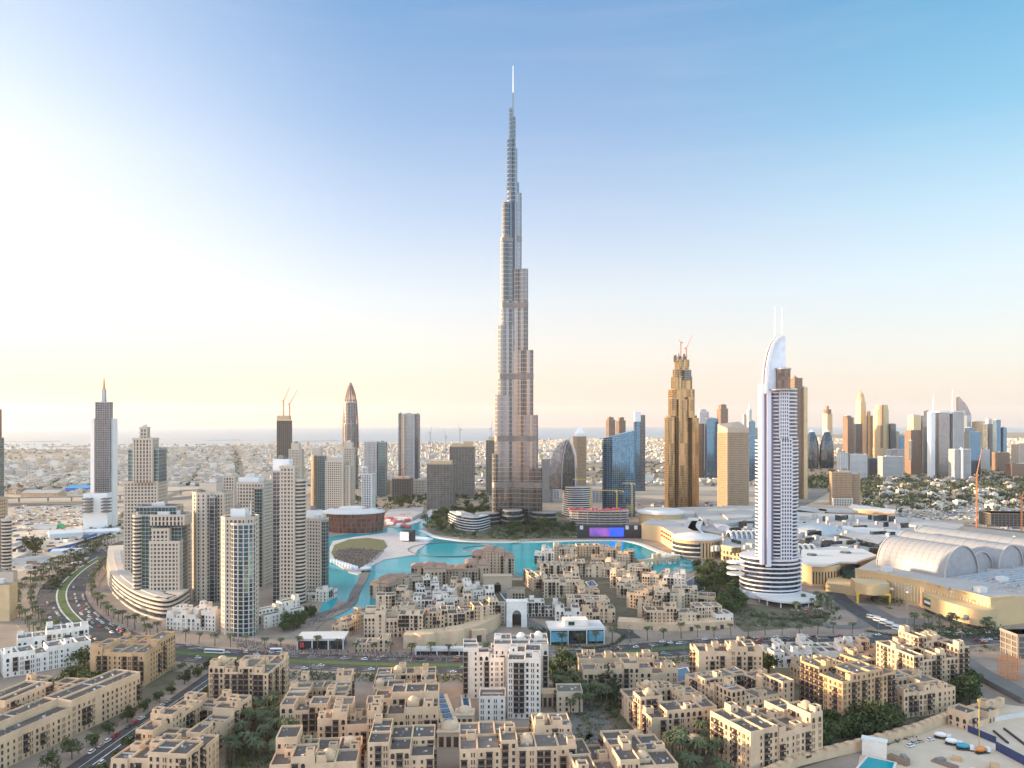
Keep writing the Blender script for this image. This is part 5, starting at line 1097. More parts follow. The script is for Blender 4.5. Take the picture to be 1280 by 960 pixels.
B('tall block with a corner tower beside the boulevard car queue', 147, 532, 40, 27, -2, 26, seed=27, pb=.42, domes=1)
B('broad courtyard block in front of the tall block by the car queue', 143, 488, 46, 40, 24, 17, court=True, seed=28)
B('large stepped block with grey flat roofs at the bottom right, next to the boundary wall', 137, 417, 46, 28, 24, 22, seed=29, pb=.34, domes=1)
B('tallest warm-lit block on the right with terraces of brown balconies near its top', 207, 476, 42, 30, 24, 31, wall=tan, seed=30, pb=.5, seg=10)
B('courtyard block with a white roof rail, right of the tallest warm-lit block', 252, 494, 38, 34, 18, 14.5, court=True, seed=31)
B('tall block with small domes near the slip road at the right', 285, 537, 42, 32, 14, 24, seed=32, pb=.45, domes=2)
for k, (px, py, W, D, h, yw) in enumerate([(990, 812, 34, 20, 11, 6), (1045, 812, 30, 20, 10, 2), (1022, 836, 22, 22, 12, 12), (1085, 815, 34, 18, 11, 2)]):
    x, y = G(px, py, h); B(['pale low house row just under the car queue, the left of two', 'pale low house row just under the car queue, the right of two', 'low house with a dark grey roof left of the tallest warm-lit block', 'low sandy house row beside the car queue, behind the warm-lit block'][k], x, y + 4, W, D, yw, h, wall=cream3 if k < 2 else cream2, seed=60 + k, seg=8)
# kiosks and small garden buildings
def kiosk(lab, px, py, s, h, dome, wall=cream2, z=0):
    x, y = G(px, py); t = empty('kiosk', (x, y, 0), lab, 'building'); mb = MB(); mb.box(x, y, 0, s, s, h); mb.box(x, y, h, s + .8, s + .8, .5); mb.build('wall', wall, t)
    mb = MB(); [mb.box(x + k * s / 3.2, y - s / 2 - .05, .2, s / 5, .16, h * .7) for k in (-1, 0, 1)]; mb.build('doorway', wood, t)
    if dome: mb = MB(); mb.dome(x, y, s * .42, h + .5, 16, 5, .75); mb.build('dome', wall, t)
kiosk('small square kiosk with a white dome by the pool of the tall foreground hotel', 581, 905, 11, 7, True, cream); kiosk('domed gatehouse at the end of the glazed arcade roof', 562, 928, 13, 8, True, cream); kiosk('tiny domed gatehouse in the palm garden', 868, 938, 11, 5, True); kiosk('small flat kiosk beside the palm avenue', 687, 880, 10, 8, False); kiosk('small domed kiosk at the bend of the palm avenue drive', 796, 925, 6, 4, True)
t = empty('glazed_arcade', (*G(555, 900), 0), 'long low arcade with a row of blue roof lights left of the tall foreground hotel', 'building'); a, b = G(549, 868, 7), G(563, 905, 7); yw = math.atan2(b[1] - a[1], b[0] - a[0]); l = math.hypot(b[0] - a[0], b[1] - a[1])
mb = MB(); mb.box((a[0] + b[0]) / 2, (a[1] + b[1]) / 2, 0, l, 10, 7, yw); mb.build('wall', cream, t)
for k in range(6): u = (k + .5) / 6; mb = MB(); mb.box(a[0] + (b[0] - a[0]) * u, a[1] + (b[1] - a[1]) * u, 7.02, l / 8.5, 5, .5, yw); mb.build('roof_light', g_blue, t)
def pool(name, lab, px, mat=None, z=.3):
    p = [G(x, y, 0) for x, y in px]; mb = MB(); 
    if sum(a[0] * b[1] - b[0] * a[1] for a, b in zip(p, p[1:] + p[:1])) < 0: p = p[::-1]
    mb.prism(offset(p, 1.2), 0, z); o = mb.build(name, cream3); tag(o, lab, 'pool'); mb = MB(); mb.face([(*q, z + .02) for q in p]); mb.build('water', mat or poolm, o)
pool('swimming_pool', 'narrow blue pool beside the tall foreground hotel', [(578, 870), (585, 870), (587, 886), (580, 887)]); pool('swimming_pool', 'dark blue pool behind the courtyard block right of the palm avenue', [(842, 838), (858, 835), (866, 848), (848, 853)])
pool('basin', 'left one of two long blue basins behind the white gate', [(610, 741), (616, 741), (622, 752), (614, 753)]); pool('basin', 'right one of two long blue basins behind the white gate', [(625, 740), (632, 739), (640, 748), (632, 750)]); pool('swimming_pool', 'small blue pool among the houses of the right-hand old quarter', [(733, 728), (741, 726), (746, 732), (738, 735)], z=.5); pool('swimming_pool', 'deep blue hotel pool by the lake end', [(856, 728), (870, 720), (880, 724), (880, 738), (866, 742)]); 
pool('fountain_court', 'turquoise play pool at the bottom edge inside the building site', [(1068, 968), (1085, 948), (1118, 955), (1108, 985)], lakem, .8)
# ---- lakeside old quarter
LO = 'sand houses of the lakeside old quarter'
def S(lab, px, py, W, D, yaw, h, base=0.0, wall=None, **k):
    W *= 1.12; D *= 1.2; h *= 1.08; x, y = G(px, py, h + base); k.setdefault('seg', 8); k.setdefault('fh', 3.3); k.setdefault('bay', 3.1)
    return block('old_quarter_house', lab, x, y + D * .3, W, D, yaw, h, group=LO, wall=wall or (cream, cream2, cream, cream3)[(px + py) % 4], base=base, seed=px * 3 + py, cap=60, **k)
S('four-storey arcaded house row at the left end of the round fort wall', 482, 768, 32, 15, 3, 17, arcade=True, pb=.05, wall=cream)
for k, (px, py, W, yw) in enumerate([(514, 768, 18, 0), (540, 765, 18, 4), (565, 762, 18, 8), (588, 758, 17, 14), (607, 752, 16, 20)]):
    S(['first', 'second', 'third', 'fourth', 'fifth'][k] + ' house from the left on top of the round fort wall', px, py, W, 13, yw, 12, base=9, arcade=k % 2 == 0, wall=cream2 if k % 2 else cream, pb=.4)
for px, py, W, D, yw, h, lab in [(488, 748, 24, 18, 4, 15, 'house with a patio just behind the arcaded row'), (510, 742, 22, 18, -6, 17, 'house with dark top windows behind the first fort wall house'), (533, 750, 22, 14, 3, 15, 'low house behind the second fort wall house'), (556, 747, 20, 15, 6, 17, 'arcaded house in the middle of the left old quarter'),
    (533, 734, 20, 16, 10, 16, 'house in the shade of the palace courtyard wing'), (556, 735, 20, 14, -8, 18, 'white-walled house near the middle of the left old quarter'), (577, 747, 16, 14, 6, 16, 'small house between the arcaded house and basins'), (590, 733, 16, 18, 12, 19, 'house with a grey flat roof left of the basins'), (606, 741, 14, 14, 10, 14, 'small house right beside the left basin'),
    (572, 729, 12, 14, 0, 20, 'narrow cream house standing tallest in the left old quarter'), (505, 757, 18, 12, 0, 14, 'small house wedged behind the first two fort wall houses'), (550, 757, 22, 12, 6, 15, 'long house right behind the third fort wall house'), (622, 760, 12, 16, 0, 12, 'cream house touching the left pillar of the white gate')]:
    S(lab, px, py, W, D, yw, h, wall=cream3 if 'white' in lab else None, arcade='arcaded' in lab)
S('low shop house with shuttered front at the left foot of the fort wall', 465, 799, 24, 12, 2, 9, wall=cream, pb=0)
S('narrow house row stepping down to the lake at the left', 447, 770, 14, 34, -32, 9, wall=cream2)
S('short house at the water edge left of the arcaded row', 430, 782, 14, 14, -20, 7, wall=cream2)
# fort wall with bastions
t = empty('fort_wall', (*G(560, 806), 0), 'round stone fort wall with bastions above the boulevard', 'wall'); fw = [G(x, y) for x, y in ((504, 811), (530, 811), (548, 808), (568, 806), (592, 800), (612, 792), (626, 782))]
mb = MB(); ribbon('', spline(fw), -14, 0, 0, None, h=11, mb=mb); mb.build('wall', cream2, t)
for k in (1, 3): mb = MB(); mb.cyl(fw[k][0], fw[k][1] + 6, 9.5, 0, 12, 20, 8.5); mb.build('bastion', cream2, t)
mb = MB(); x, y = fw[4]; mb.box(x + 4, y - 3, 0, 12, 5, 9.5, .35); mb.build('gatehouse', cream2, t); mb = MB(); mb.box(x + 4.9, y - 5.7, 0, 4, .3, 5.5, .35); mb.build('doorway', wood, t)
# palace
PG = 'palace hotel wings with brown tiled roofs'
def PAL(lab, px, py, W, D, yaw, h, **k):
    x, y = G(px, py, h); return block('palace_wing', lab, x, y + D * .3, W, D, yaw, h, group=PG, wall=tower_sand, seed=px + py, seg=k.pop('seg', 14), jit=.4, turrets=0, hip=k.pop('hip', True), cap=60, **k)
PAL('palace wing with a brown roof at the water on the left', 484, 728, 22, 34, -24, 16); PAL('long grey-roofed palace wing beside the water', 509, 722, 30, 20, 30, 17, hip=False, roofm=roofB); PAL('tall square palace wing with brown tiled roof and arcades', 543, 710, 24, 22, 4, 24, arcade=True); PAL('small palace pavilion with a raised brown roof near the lake', 524, 708, 18, 14, 4, 22)
PAL('long low palace wing with brown hip roofs', 575, 712, 44, 20, -6, 15); PAL('palace wing with terraces facing the old quarter', 596, 706, 26, 20, 4, 20); PAL('highest palace pavilion with a brown roof at the lake shore', 617, 690, 24, 20, 0, 28); PAL('palace pavilion with terraces left of the highest one', 600, 694, 18, 18, 0, 24); PAL('palace wing at the right end by the water', 632, 698, 18, 26, 6, 20)
def gateway(name, lab, px, py, W, D, h, aw, ah, mat, yaw=0):
    x, y = G(px, py); t = empty(name, (x, y, 0), lab, 'gate'); c, s = math.cos(yaw), math.sin(yaw); mb = MB()
    def E(u, v): return (x + u * c - v * s, y + u * s + v * c)
    n = 10; ar = [(aw / 2 * math.cos(PI * k / n), ah - aw * .62 + aw * .62 * math.sin(PI * k / n)) for k in range(n + 1)]
    pr = [(-W / 2, 0), (-W / 2, h), (W / 2, h), (W / 2, 0), (aw / 2, 0)] + ar + [(-aw / 2, 0)]
    i = len(mb.v); N_ = len(pr); mb.v += [(*E(u, 0), z) for u, z in pr] + [(*E(u, D), z) for u, z in pr]
    mb.f += [tuple(i + k for k in range(N_)), tuple(i + N_ + k for k in range(N_))[::-1]]; mb.m += [0, 0]
    for k in range(N_): j = (k + 1) % N_; mb.f.append((i + j, i + k, i + N_ + k, i + N_ + j)); mb.m.append(0)
    mb.build('arch_wall', mat, t)
    mb = MB(); mb.box(*E(0, D / 2), h, W + 1.4, D + 1.4, .8, yaw); mb.build('cornice', mat, t)
    mb = MB(); mb.box(*E(0, D - .6), 0, aw, .6, ah * .62, yaw); mb.build('doorway', wood, t); return t
gateway('white_gate', 'tall white gate with a deep pointed arch facing the boulevard drive', 646, 784, 18, 9, 22, 8, 15, whitewall); gateway('palace_gate', 'sand-coloured palace gateway with a dark arch and low side arcades', 622, 742, 30, 10, 18, 7, 12, tower_sand)
S('low arcade left of the palace gateway arch', 604, 738, 16, 8, 4, 8, arcade=True, wall=tower_sand, pb=0); S('low arcade right of the palace gateway arch', 645, 738, 16, 8, -4, 8, arcade=True, wall=tower_sand, pb=0)
# right-hand old quarter
for px, py, W, D, yw, h, ct, lab in [(672, 722, 18, 34, 14, 12, 0, 'long grey-roofed house along the basins at the left of the right-hand quarter'), (702, 724, 34, 20, 2, 17, 0, 'four-storey house with green glass bays and cream walls'), (690, 706, 26, 18, 8, 15, 0, 'house behind the green-bayed house'), (681, 690, 22, 18, -4, 16, 0, 'corner house at the lake on the left of the right-hand quarter'),
    (706, 684, 26, 14, 0, 14, 0, 'lakeside house row left of the two palm courts'), (735, 682, 28, 14, 2, 13, 0, 'lakeside house row in the middle of the shore'), (764, 685, 26, 16, -6, 14, 0, 'lakeside house row at the right of the shore'), (783, 691, 18, 18, -14, 16, 0, 'end house with dark balconies over the lake beside the bridge'), (730, 706, 42, 12, 2, 13, 0, 'long arcaded house across the middle of the right-hand quarter'), (712, 697, 22, 12, 0, 13, 0, 'house with small roof terraces behind the long arcaded house'), (752, 697, 22, 14, -6, 14, 0, 'stepped house behind the diagonal row'),
    (735, 738, 18, 16, 6, 13, 0, 'house just below the small blue pool'), (722, 748, 18, 14, 0, 12, 0, 'house right below the green-bayed house'), (746, 750, 20, 16, 4, 13, 0, 'house at the top of the garden court'), (679, 757, 30, 11, 0, 9, 0, 'low white arcaded row right of the white gate'), (714, 760, 26, 13, 0, 11, 0, 'house behind the billboard pavilion, right of the white arcaded row'), (748, 761, 26, 13, 2, 11, 0, 'house with arched windows at the corner of the garden court'),
    (768, 706, 20, 16, -28, 14, 0, 'uppermost house of the long diagonal row'), (780, 718, 20, 18, -28, 14, 0, 'second house down the long diagonal row'), (790, 730, 20, 18, -28, 13, 0, 'third house down the long diagonal row'), (803, 742, 20, 18, -28, 13, 0, 'fourth house down the long diagonal row'), (815, 754, 18, 16, -24, 12, 0, 'lowest house of the long diagonal row'), (801, 709, 22, 18, -20, 15, 0, 'house with dark window band next to the lake bridge'), (822, 722, 24, 18, -20, 14, 0, 'house beyond the bridge with roof terraces'),
    (845, 722, 20, 18, -16, 15, 0, 'pale tower house close to the hotel pool'), (858, 738, 22, 18, -12, 12, 0, 'rounded sand house below the hotel pool'), (836, 742, 26, 16, 0, 13, 0, 'three-storey house behind the terrace row'), (826, 763, 24, 12, 0, 10, 0, 'first house on the right-hand terrace wall, nearest the garden court'), (855, 761, 24, 12, 0, 10, 0, 'second house on the right-hand terrace wall'), (884, 758, 22, 12, 3, 9, 0, 'third house on the right-hand terrace wall'), (903, 763, 14, 14, 8, 8, 0, 'last house on the right-hand terrace wall, towards the white hotel tower'), (880, 745, 22, 14, -14, 8, 0, 'low house behind the terrace row')]:
    S(lab, px, py, W, D, yw, h, arcade='arc' in lab, wall=cream3 if 'white' in lab or 'pale' in lab else None, base=5 if 'terrace wall' in lab else 0)
t = empty('terrace_wall', (*G(845, 788), 0), 'long sand-coloured retaining wall with dark openings right of the billboard pavilion', 'wall'); tw = [G(x, y) for x, y in ((772, 786), (812, 788), (860, 789), (917, 785))]
mb = MB(); ribbon('', spline(tw), -16, 0, 0, None, h=6.5, mb=mb); mb.build('wall', cream2, t)
for k in range(9): u = k / 9; i = int(u * 3); f = u * 3 - i; a, b = tw[i], tw[i + 1]; mb = MB(); mb.box(a[0] + (b[0] - a[0]) * f + 3, a[1] + (b[1] - a[1]) * f - .1, .2, 5 if k % 3 == 1 else 3, .5, 3.6, 0); mb.build('doorway', wood, t)
# white terraces at the foot of the residence towers
for px, py, W, D, yw, h, lab in [(243, 768, 46, 18, -8, 13, 'white terraced houses with roof arches at the foot of the residence towers'), (345, 763, 16, 40, -40, 14, 'white terraced houses stepping along the avenue to the lake'), (370, 772, 0, 0, 0, 0, '')]:
    if W: x, y = G(px, py, h); block('terraced_house', lab, x, y + D * .3, W, D, yw, h, wall=cream3, seed=px, seg=7, pb=.1, domes=0, turrets=.9, cap=80)
x, y = G(398, 741, 8); block('terraced_house', 'low cream base building of the tower at the lake edge', x, y + 8, 26, 22, -14, 8, wall=cream3, seed=9, cap=40)
# curved podium of the broad tower
t = empty('podium_building', (*G(175, 765), 0), 'low curved cream building with glazed bands wrapping the tower feet', 'building'); pc = spline(gp([(136, 700), (135, 718), (140, 738), (156, 755), (178, 768), (205, 775), (222, 770), (236, 760)]))
mb = MB(); ribbon('', pc, -18, 0, 0, None, h=16, mb=mb); mb.build('glazing', g_dark, t)
for k in range(5): mb = MB(); ribbon('', pc, -19 + k * .3, 1.2 - (.8 if k > 3 else 0), k * 3.8 + (1.8 if k else 0), None, h=1.7, mb=mb); mb.build('ledge', tower_cream, t)
mb = MB(); ribbon('', pc[4:40], -14, -6, 17, None, h=2.5, mb=mb); mb.build('roof_plant', lgrey, t)
# pavilions with billboards
def pavilion(lab, px, py, W, D, h, yaw, boards):
    x, y = G(px, py); t = empty('pavilion', (x, y, 0), lab, 'building'); c, s = math.cos(yaw), math.sin(yaw); E = lambda u, v: (x + u * c - v * s, y + u * s + v * c)
    mb = MB(); mb.box(*E(0, D / 2), 0, W - 3, D - 3, h - 1.5, yaw); mb.build('glazing', g_dark, t); mb = MB(); mb.box(*E(0, D / 2), h - 1.4, W, D, 1.6, yaw); mb.build('roof', offwhite, t)
    mb = MB(); [mb.bar((*E(u, .8), 0), (*E(u, .8), h - 1.4), .8) for u in (-W / 2 + 1, -W / 6, W / 6, W / 2 - 1)]; mb.build('colonnade', white, t)
    for (u, w, m) in boards: mb = MB(); mb.box(*E(u, .1), 2.6, w, .5, h - 5, yaw); mb.build('billboard', m, t)
    return t, E
bl = pmat('billboard_blue', (.05, .28, .42), .4, c2=(.20, .45, .55), vs=.15)
t, E = pavilion('white-roofed pavilion with two blue picture billboards beside the boulevard', 722, 806, 46, 26, 13, .08, [(-15, 14, bl), (15, 12, bl)])
mb = MB(); mb.box(*E(0, 13), 13.25, 20, 13, 5, .08); mb.build('roof_block', cream3, t); mb = MB(); mb.box(*E(-4, 6.3), 14.2, 5, .3, 3, .08); mb.build('window', g_teal, t)
pavilion('flat white pavilion with a dark glazed front on the boulevard plaza', 400, 813, 38, 22, 9, .05, [(-14, 3, red)]); pavilion('long flat white canopy stall below the fort wall', 560, 820, 52, 9, 5, 0, [])
# boundary wall and gatehouse by the building site
t = empty('boundary_wall', (*G(1160, 915), 0), 'long sandy boundary wall between the right blocks and the building site', 'wall'); bw = [G(x, y) for x, y in ((940, 985), (1000, 958), (1080, 938), (1150, 918), (1190, 902), (1256, 884))]
mb = MB(); ribbon('', bw, -3, 0, 0, None, h=5.5, mb=mb); mb.build('wall', cream2, t)
for i in range(5):
    a, b = bw[i], bw[i + 1]; n = 6; yw = math.atan2(b[1] - a[1], b[0] - a[0])
    for k in range(n): u = (k + .5) / n; mb = MB(); mb.box(a[0] + (b[0] - a[0]) * u, a[1] + (b[1] - a[1]) * u, 5.5, 3.5, 3, 1.2, yw); mb.build('pier', cream2, t)
x, y = G(1222, 893, 6); block('gate_building', 'low long sandy building at the right end of the boundary wall', x, y + 3, 34, 10, 30, 6, wall=cream2, seed=5, cap=40)
x, y = G(1093, 945); t = empty('gatehouse', (x, y, 0), 'plain white slab hut standing at the boundary wall', 'building'); mb = MB(); mb.box(x, y, 0, 12, 4, 9, -.5); mb.build('wall', cream3, t); mb = MB(); mb.box(x, y, 9, 12.8, 4.6, .5, -.5); mb.build('roof', white, t)
# ------------------------------------------------------------------ trees and palms
leafA = pmat('leaf_green', (.024, .042, .014), .8, vs=.5, c2=(.075, .10, .032), obrand=.35)
leafP = pmat('palm_green', (.035, .052, .022), .8, vs=.8, c2=(.11, .125, .06), obrand=.3)
bark = pmat('bark', (.12, .09, .065), .95, vs=2)
def leaf_quad(mb, c, s, rg):
    n = Vector((rg.gauss(0, 1), rg.gauss(0, 1), rg.gauss(.4, 1))).normalized(); u = n.orthogonal().normalized(); v = n.cross(u); a = rg.uniform(0, 6.3); u, v = u * math.cos(a) + v * math.sin(a), v * math.cos(a) - u * math.sin(a); c = Vector(c)
    mb.face([c - u * s - v * s * .5, c + u * s * .2 - v * s * .7, c + u * s + v * s * .4, c - u * s * .3 + v * s * .7])
def leafy(seed, h=7.5, r=3.4, n=520):
    rg = random.Random(seed); cm, tm = MB(), MB(); cl = []
    tm.bar((0, 0, 0), (rg.uniform(-.2, .2), 0, h * .42), .5, 0, .32)
    for k in range(9):
        a = rg.uniform(0, 6.3); q = rg.uniform(.15, .85); z = h * rg.uniform(.42, .9); c = (r * q * math.cos(a), r * q * math.sin(a), z); cl.append((c, r * rg.uniform(.34, .6))); tm.bar((0, 0, h * .36), c, .24, 0, .08)
    for k in range(n):
        c, q = cl[k % len(cl)]; d = Vector((rg.gauss(0, 1), rg.gauss(0, 1), rg.gauss(0, .8))).normalized() * q * rg.uniform(.45, 1.08); leaf_quad(cm, Vector(c) + d, rg.uniform(.3, .6), rg)
    return cm.mesh('crown', leafA), tm.mesh('trunk', bark)
def palm(seed, h=8.5):
    rg = random.Random(seed); cm, tm = MB(), MB(); lean = rg.uniform(-.4, .4); tm.bar((0, 0, 0), (lean, 0, h * .5), .5, 0, .42); tm.bar((lean, 0, h * .5), (lean * 1.4, .1, h), .42, 0, .38)
    for k in range(34):
        a = 2 * PI * k / 17 + rg.uniform(-.25, .25); up = rg.uniform(-.25, 1.1) ; L_ = rg.uniform(2.6, 3.7); p = Vector((lean * 1.4, .1, h)); d = Vector((math.cos(a), math.sin(a), up)).normalized(); sd_ = Vector((-math.sin(a), math.cos(a), 0))
        for j in range(4):
            d2 = (d + Vector((0, 0, -.42 * j))).normalized(); q = p + d2 * L_ / 4; w0, w1 = .66 * (1 - j * .16), .66 * (1 - (j + 1) * .2); dr = Vector((0, 0, -.22))
            cm.face([p, q, q + sd_ * w1 + dr, p + sd_ * w0 + dr]); cm.face([q, p, p - sd_ * w0 + dr, q - sd_ * w1 + dr]); p = q
    return cm.mesh('crown', leafP), tm.mesh('trunk', bark)
LEAFY = [leafy(k, h, r) for k, (h, r) in enumerate([(7.5, 3.4), (8.5, 4.2), (6.2, 3.2), (9.5, 4.6), (5.2, 2.8)])]
PALM = [palm(50 + k, h) for k, h in enumerate([8.5, 7.5, 9.5, 6.5, 8])]
def free(x, y, pad=0):
    for (cx, cyy, a, b, yw) in FOOT:
        dx, dy = x - cx, y - cyy
        if abs(dx * math.cos(yw) + dy * math.sin(yw)) < a + pad and abs(-dx * math.sin(yw) + dy * math.cos(yw)) < b + pad: return False
    return True
tr = random.Random(21); NT = {'palm_tree': 0, 'leafy_tree': 0}; POS = []
def tree(kind, x, y, lab, grp, sc_=1.0, chk=True):
    if chk and (not free(x, y) or any((x - a) ** 2 + (y - b) ** 2 < 9 for a, b in POS[-80:])): return
    if NT[kind] >= 295: return
    NT[kind] += 1; POS.append((x, y)); v = tr.choice(PALM if kind == 'palm_tree' else LEAFY); t = empty(kind, (x, y, .1), lab, 'tree', grp); yw = tr.uniform(0, 6.3); s = sc_ * tr.uniform(.9, 1.3) * (1.15 if kind == 'palm_tree' else 1.25)
    part('crown', v[0], t, x, y, .1, yw, (s, s, s)); part('trunk', v[1], t, x, y, .1, yw, (s, s, s))
def inpoly(x, y, P):
    c = False; n = len(P)
    for i in range(n):
        (a, b), (d, e) = P[i], P[i - 1]
        if (b > y) != (e > y) and x < (d - a) * (y - b) / (e - b) + a: c = not c
    return c
def zone(kind, px, n, lab, grp, s=1.0):
    P = gp(px); xs = [p[0] for p in P]; ys = [p[1] for p in P]; k = 0; tries = 0
    while k < n and tries < n * 30:
        tries += 1; x, y = tr.uniform(min(xs), max(xs)), tr.uniform(min(ys), max(ys))
        if inpoly(x, y, P): b = NT[kind]; tree(kind, x, y, lab, grp, s); k += NT[kind] - b
def along(kind, pts, d, step, lab, grp, s=1.0, i0=0, i1=None):
    Q = side(pts, d)[i0:i1]; acc = 0
    for a, b in zip(Q, Q[1:]):
        l = math.hypot(b[0] - a[0], b[1] - a[1]); p = acc
        while p < l: tree(kind, a[0] + (b[0] - a[0]) * p / l + tr.uniform(-1, 1), a[1] + (b[1] - a[1]) * p / l + tr.uniform(-1, 1), lab, grp, s); p += step
        acc = p - l
for (a, b) in (((700, 858), (728, 900)), ((722, 850), (762, 893)), ((712, 852), (744, 896)), ((694, 862), (716, 900))):
    A, B_ = G(*a), G(*b); n = 9
    for k in range(n): tree('palm_tree', A[0] + (B_[0] - A[0]) * k / n, A[1] + (B_[1] - A[1]) * k / n, 'date palm in the double avenue right of the tall cream hotel', 'palms of the avenue', 1.05)
zone('palm_tree', [(286, 965), (292, 905), (340, 888), (372, 920), (345, 965)], 34, 'date palm in the dense grove between the sand-coloured blocks', 'palms of the grove between blocks', 1.1); zone('palm_tree', [(828, 985), (835, 935), (890, 930), (905, 985)], 24, 'date palm in the small garden at the bottom edge, by the domed gatehouse', 'palms by the domed gatehouse', 1.15); zone('palm_tree', [(1000, 752), (1050, 757), (1045, 775), (990, 772)], 16, 'palm in the round drive of the white hotel tower', 'palms of the hotel drive'); zone('palm_tree', [(1140, 780), (1205, 785), (1280, 790), (1280, 798), (1140, 796)], 16, 'palm before the curved tan mall wall', 'palms before the mall wall')
along('palm_tree', CURV, -27, 13, 'date palm on the outer pavement of the curved boulevard', 'palms outside the curved boulevard'); along('palm_tree', CURV, 27, 13, 'date palm on the inner pavement of the curved boulevard', 'palms inside the curved boulevard'); along('palm_tree', CURV, 38, 15, 'date palm before the curved podium with glazed bands', 'palms before the curved podium')
along('palm_tree', MAIN, -24, 15, 'date palm on the far pavement of the boulevard', 'palms on the far boulevard pavement'); along('palm_tree', MAIN, 0, 21, 'date palm on the grass median of the boulevard', 'palms on the boulevard median', .9, 8, 70)
zone('palm_tree', [(390, 770), (405, 748), (432, 755), (400, 768)], 7, 'palm at the foot of the shorter lakeside tower', 'palms by the lakeside tower'); zone('palm_tree', [(745, 725), (772, 728), (800, 765), (775, 770)], 14, 'palm in the garden court of the right-hand old quarter', 'palms of the garden court', .8); zone('palm_tree', [(480, 760), (640, 745), (640, 770), (520, 775)], 10, 'palm between the houses of the left old quarter', 'palms of the left old quarter', .8)
zone('leafy_tree', [(868, 706), (922, 716), (935, 757), (915, 778), (900, 758), (872, 735)], 52, 'dark tree in the garden left of the white hotel tower', 'trees of the hotel garden', 1.05); zone('leafy_tree', [(70, 868), (100, 836), (137, 838), (137, 868), (90, 885)], 22, 'dark tree between the white block and the orange-tan block', 'trees behind the orange-tan block', 1.1)
along('leafy_tree', STREET, 13.5, 17, 'round street tree on the right side of the side street', 'trees right of the side street', .8, 3); along('leafy_tree', STREET, -13, 14, 'round street tree on the left side of the side street', 'trees left of the side street', .85, 3)
for px, py, s in ((700, 850, 1.5), (708, 846, 1.4), (694, 846, 1.3), (760, 868, 1.3), (768, 874, 1.2), (773, 882, 1.1), (755, 872, 1.1)): tree('leafy_tree', *G(px, py), 'large round tree at the head of the palm avenue' if px < 720 else 'round tree squeezed between the palm avenue and its right courtyard block', 'large trees by the palm avenue', s, False)
zone('leafy_tree', [(530, 655), (560, 637), (608, 633), (612, 645), (565, 650), (560, 662), (602, 672), (560, 671)], 34, 'dark tree in the lake garden around the low curved hotel', 'trees of the lake garden', 1.35); zone('leafy_tree', [(628, 660), (715, 652), (718, 668), (640, 673)], 24, 'dark tree in the garden before the supertall tower', 'trees before the supertall tower', 1.3)
zone('leafy_tree', [(1035, 920), (1060, 885), (1110, 885), (1130, 912), (1075, 930)], 16, 'green tree in front of the tallest warm-lit block', 'trees before the warm-lit block', 1.25); zone('leafy_tree', [(1175, 880), (1190, 840), (1215, 862), (1215, 885)], 12, 'green tree between the right tall block and the boundary wall', 'trees by the slip road', 1.1); zone('leafy_tree', [(870, 915), (880, 880), (905, 870), (905, 905)], 12, 'tree in the gap between the two big stepped courtyard blocks', 'trees between the stepped blocks', 1.0); zone('leafy_tree', [(985, 945), (1040, 925), (1035, 940), (1000, 955)], 8, 'tree behind the boundary wall by the large stepped block', 'trees behind the boundary wall'); zone('leafy_tree', [(945, 830), (960, 826), (962, 850), (948, 850)], 7, 'dark tree right of the tall block by the car queue', 'trees by the car queue block', 1.2)
zone('leafy_tree', [(352, 790), (376, 770), (398, 765), (372, 790)], 16, 'tree on the avenue between the white terraces and the lake', 'trees of the lake avenue', .9)
zone('leafy_tree', [(412, 640), (452, 628), (540, 622), (620, 622), (612, 632), (540, 634)], 34, 'distant tree in the band behind the canal head', 'trees behind the canal head', 1.4)
zone('leafy_tree', [(1000, 612), (1014, 600), (1032, 600), (1010, 616)], 6, 'distant tree beside the far highway', 'trees by the far highway', 1.6)
for px, py in ((38, 690), (48, 686), (44, 694)): tree('leafy_tree', *G(px, py), 'big dark tree on the sandy building lot', 'trees on the sandy lot', 2.0, False)
along('leafy_tree', CURV, -40, 11, 'bushy tree in the outer row along the curved boulevard', 'trees outside the curved boulevard', .95)
# far greenery as one mass
vm = MB(); rg = random.Random(8)
def clump(px, py, s):
    x, y = G(px, py)
    for _ in range(16): leaf_quad(vm, (x + rg.gauss(0, s * .6), y + rg.gauss(0, s * .6), abs(rg.gauss(s * .5, s * .35))), s * rg.uniform(.3, .6), rg)
for _ in range(620):
    px = rg.uniform(1065, 1290); clump(px, rg.uniform(592, 612) + (rg.random() ** 2) * 30, rg.uniform(5, 9))
for _ in range(3600):
    py = 556 + 60 * rg.random() ** 1.5; px = rg.uniform(-20, 1290)
    if 110 < px < 1000 and py > 608: continue
    if px > 1000 and py < 575: continue
    clump(px, py, rg.uniform(4.5, 8))
for _ in range(60): clump(rg.uniform(1005, 1040), rg.uniform(595, 612), 8)
for _ in range(120): a = rg.random(); clump(60 + 100 * a + rg.uniform(-14, 10), 735 - 92 * a + rg.uniform(-6, 6), 3.5)
tag(vm.build('distant_trees', pmat('far_leaf', (.05, .062, .03), .9, vs=.05, c2=(.10, .11, .06)), base=(0, 0, 0)), kind='stuff')
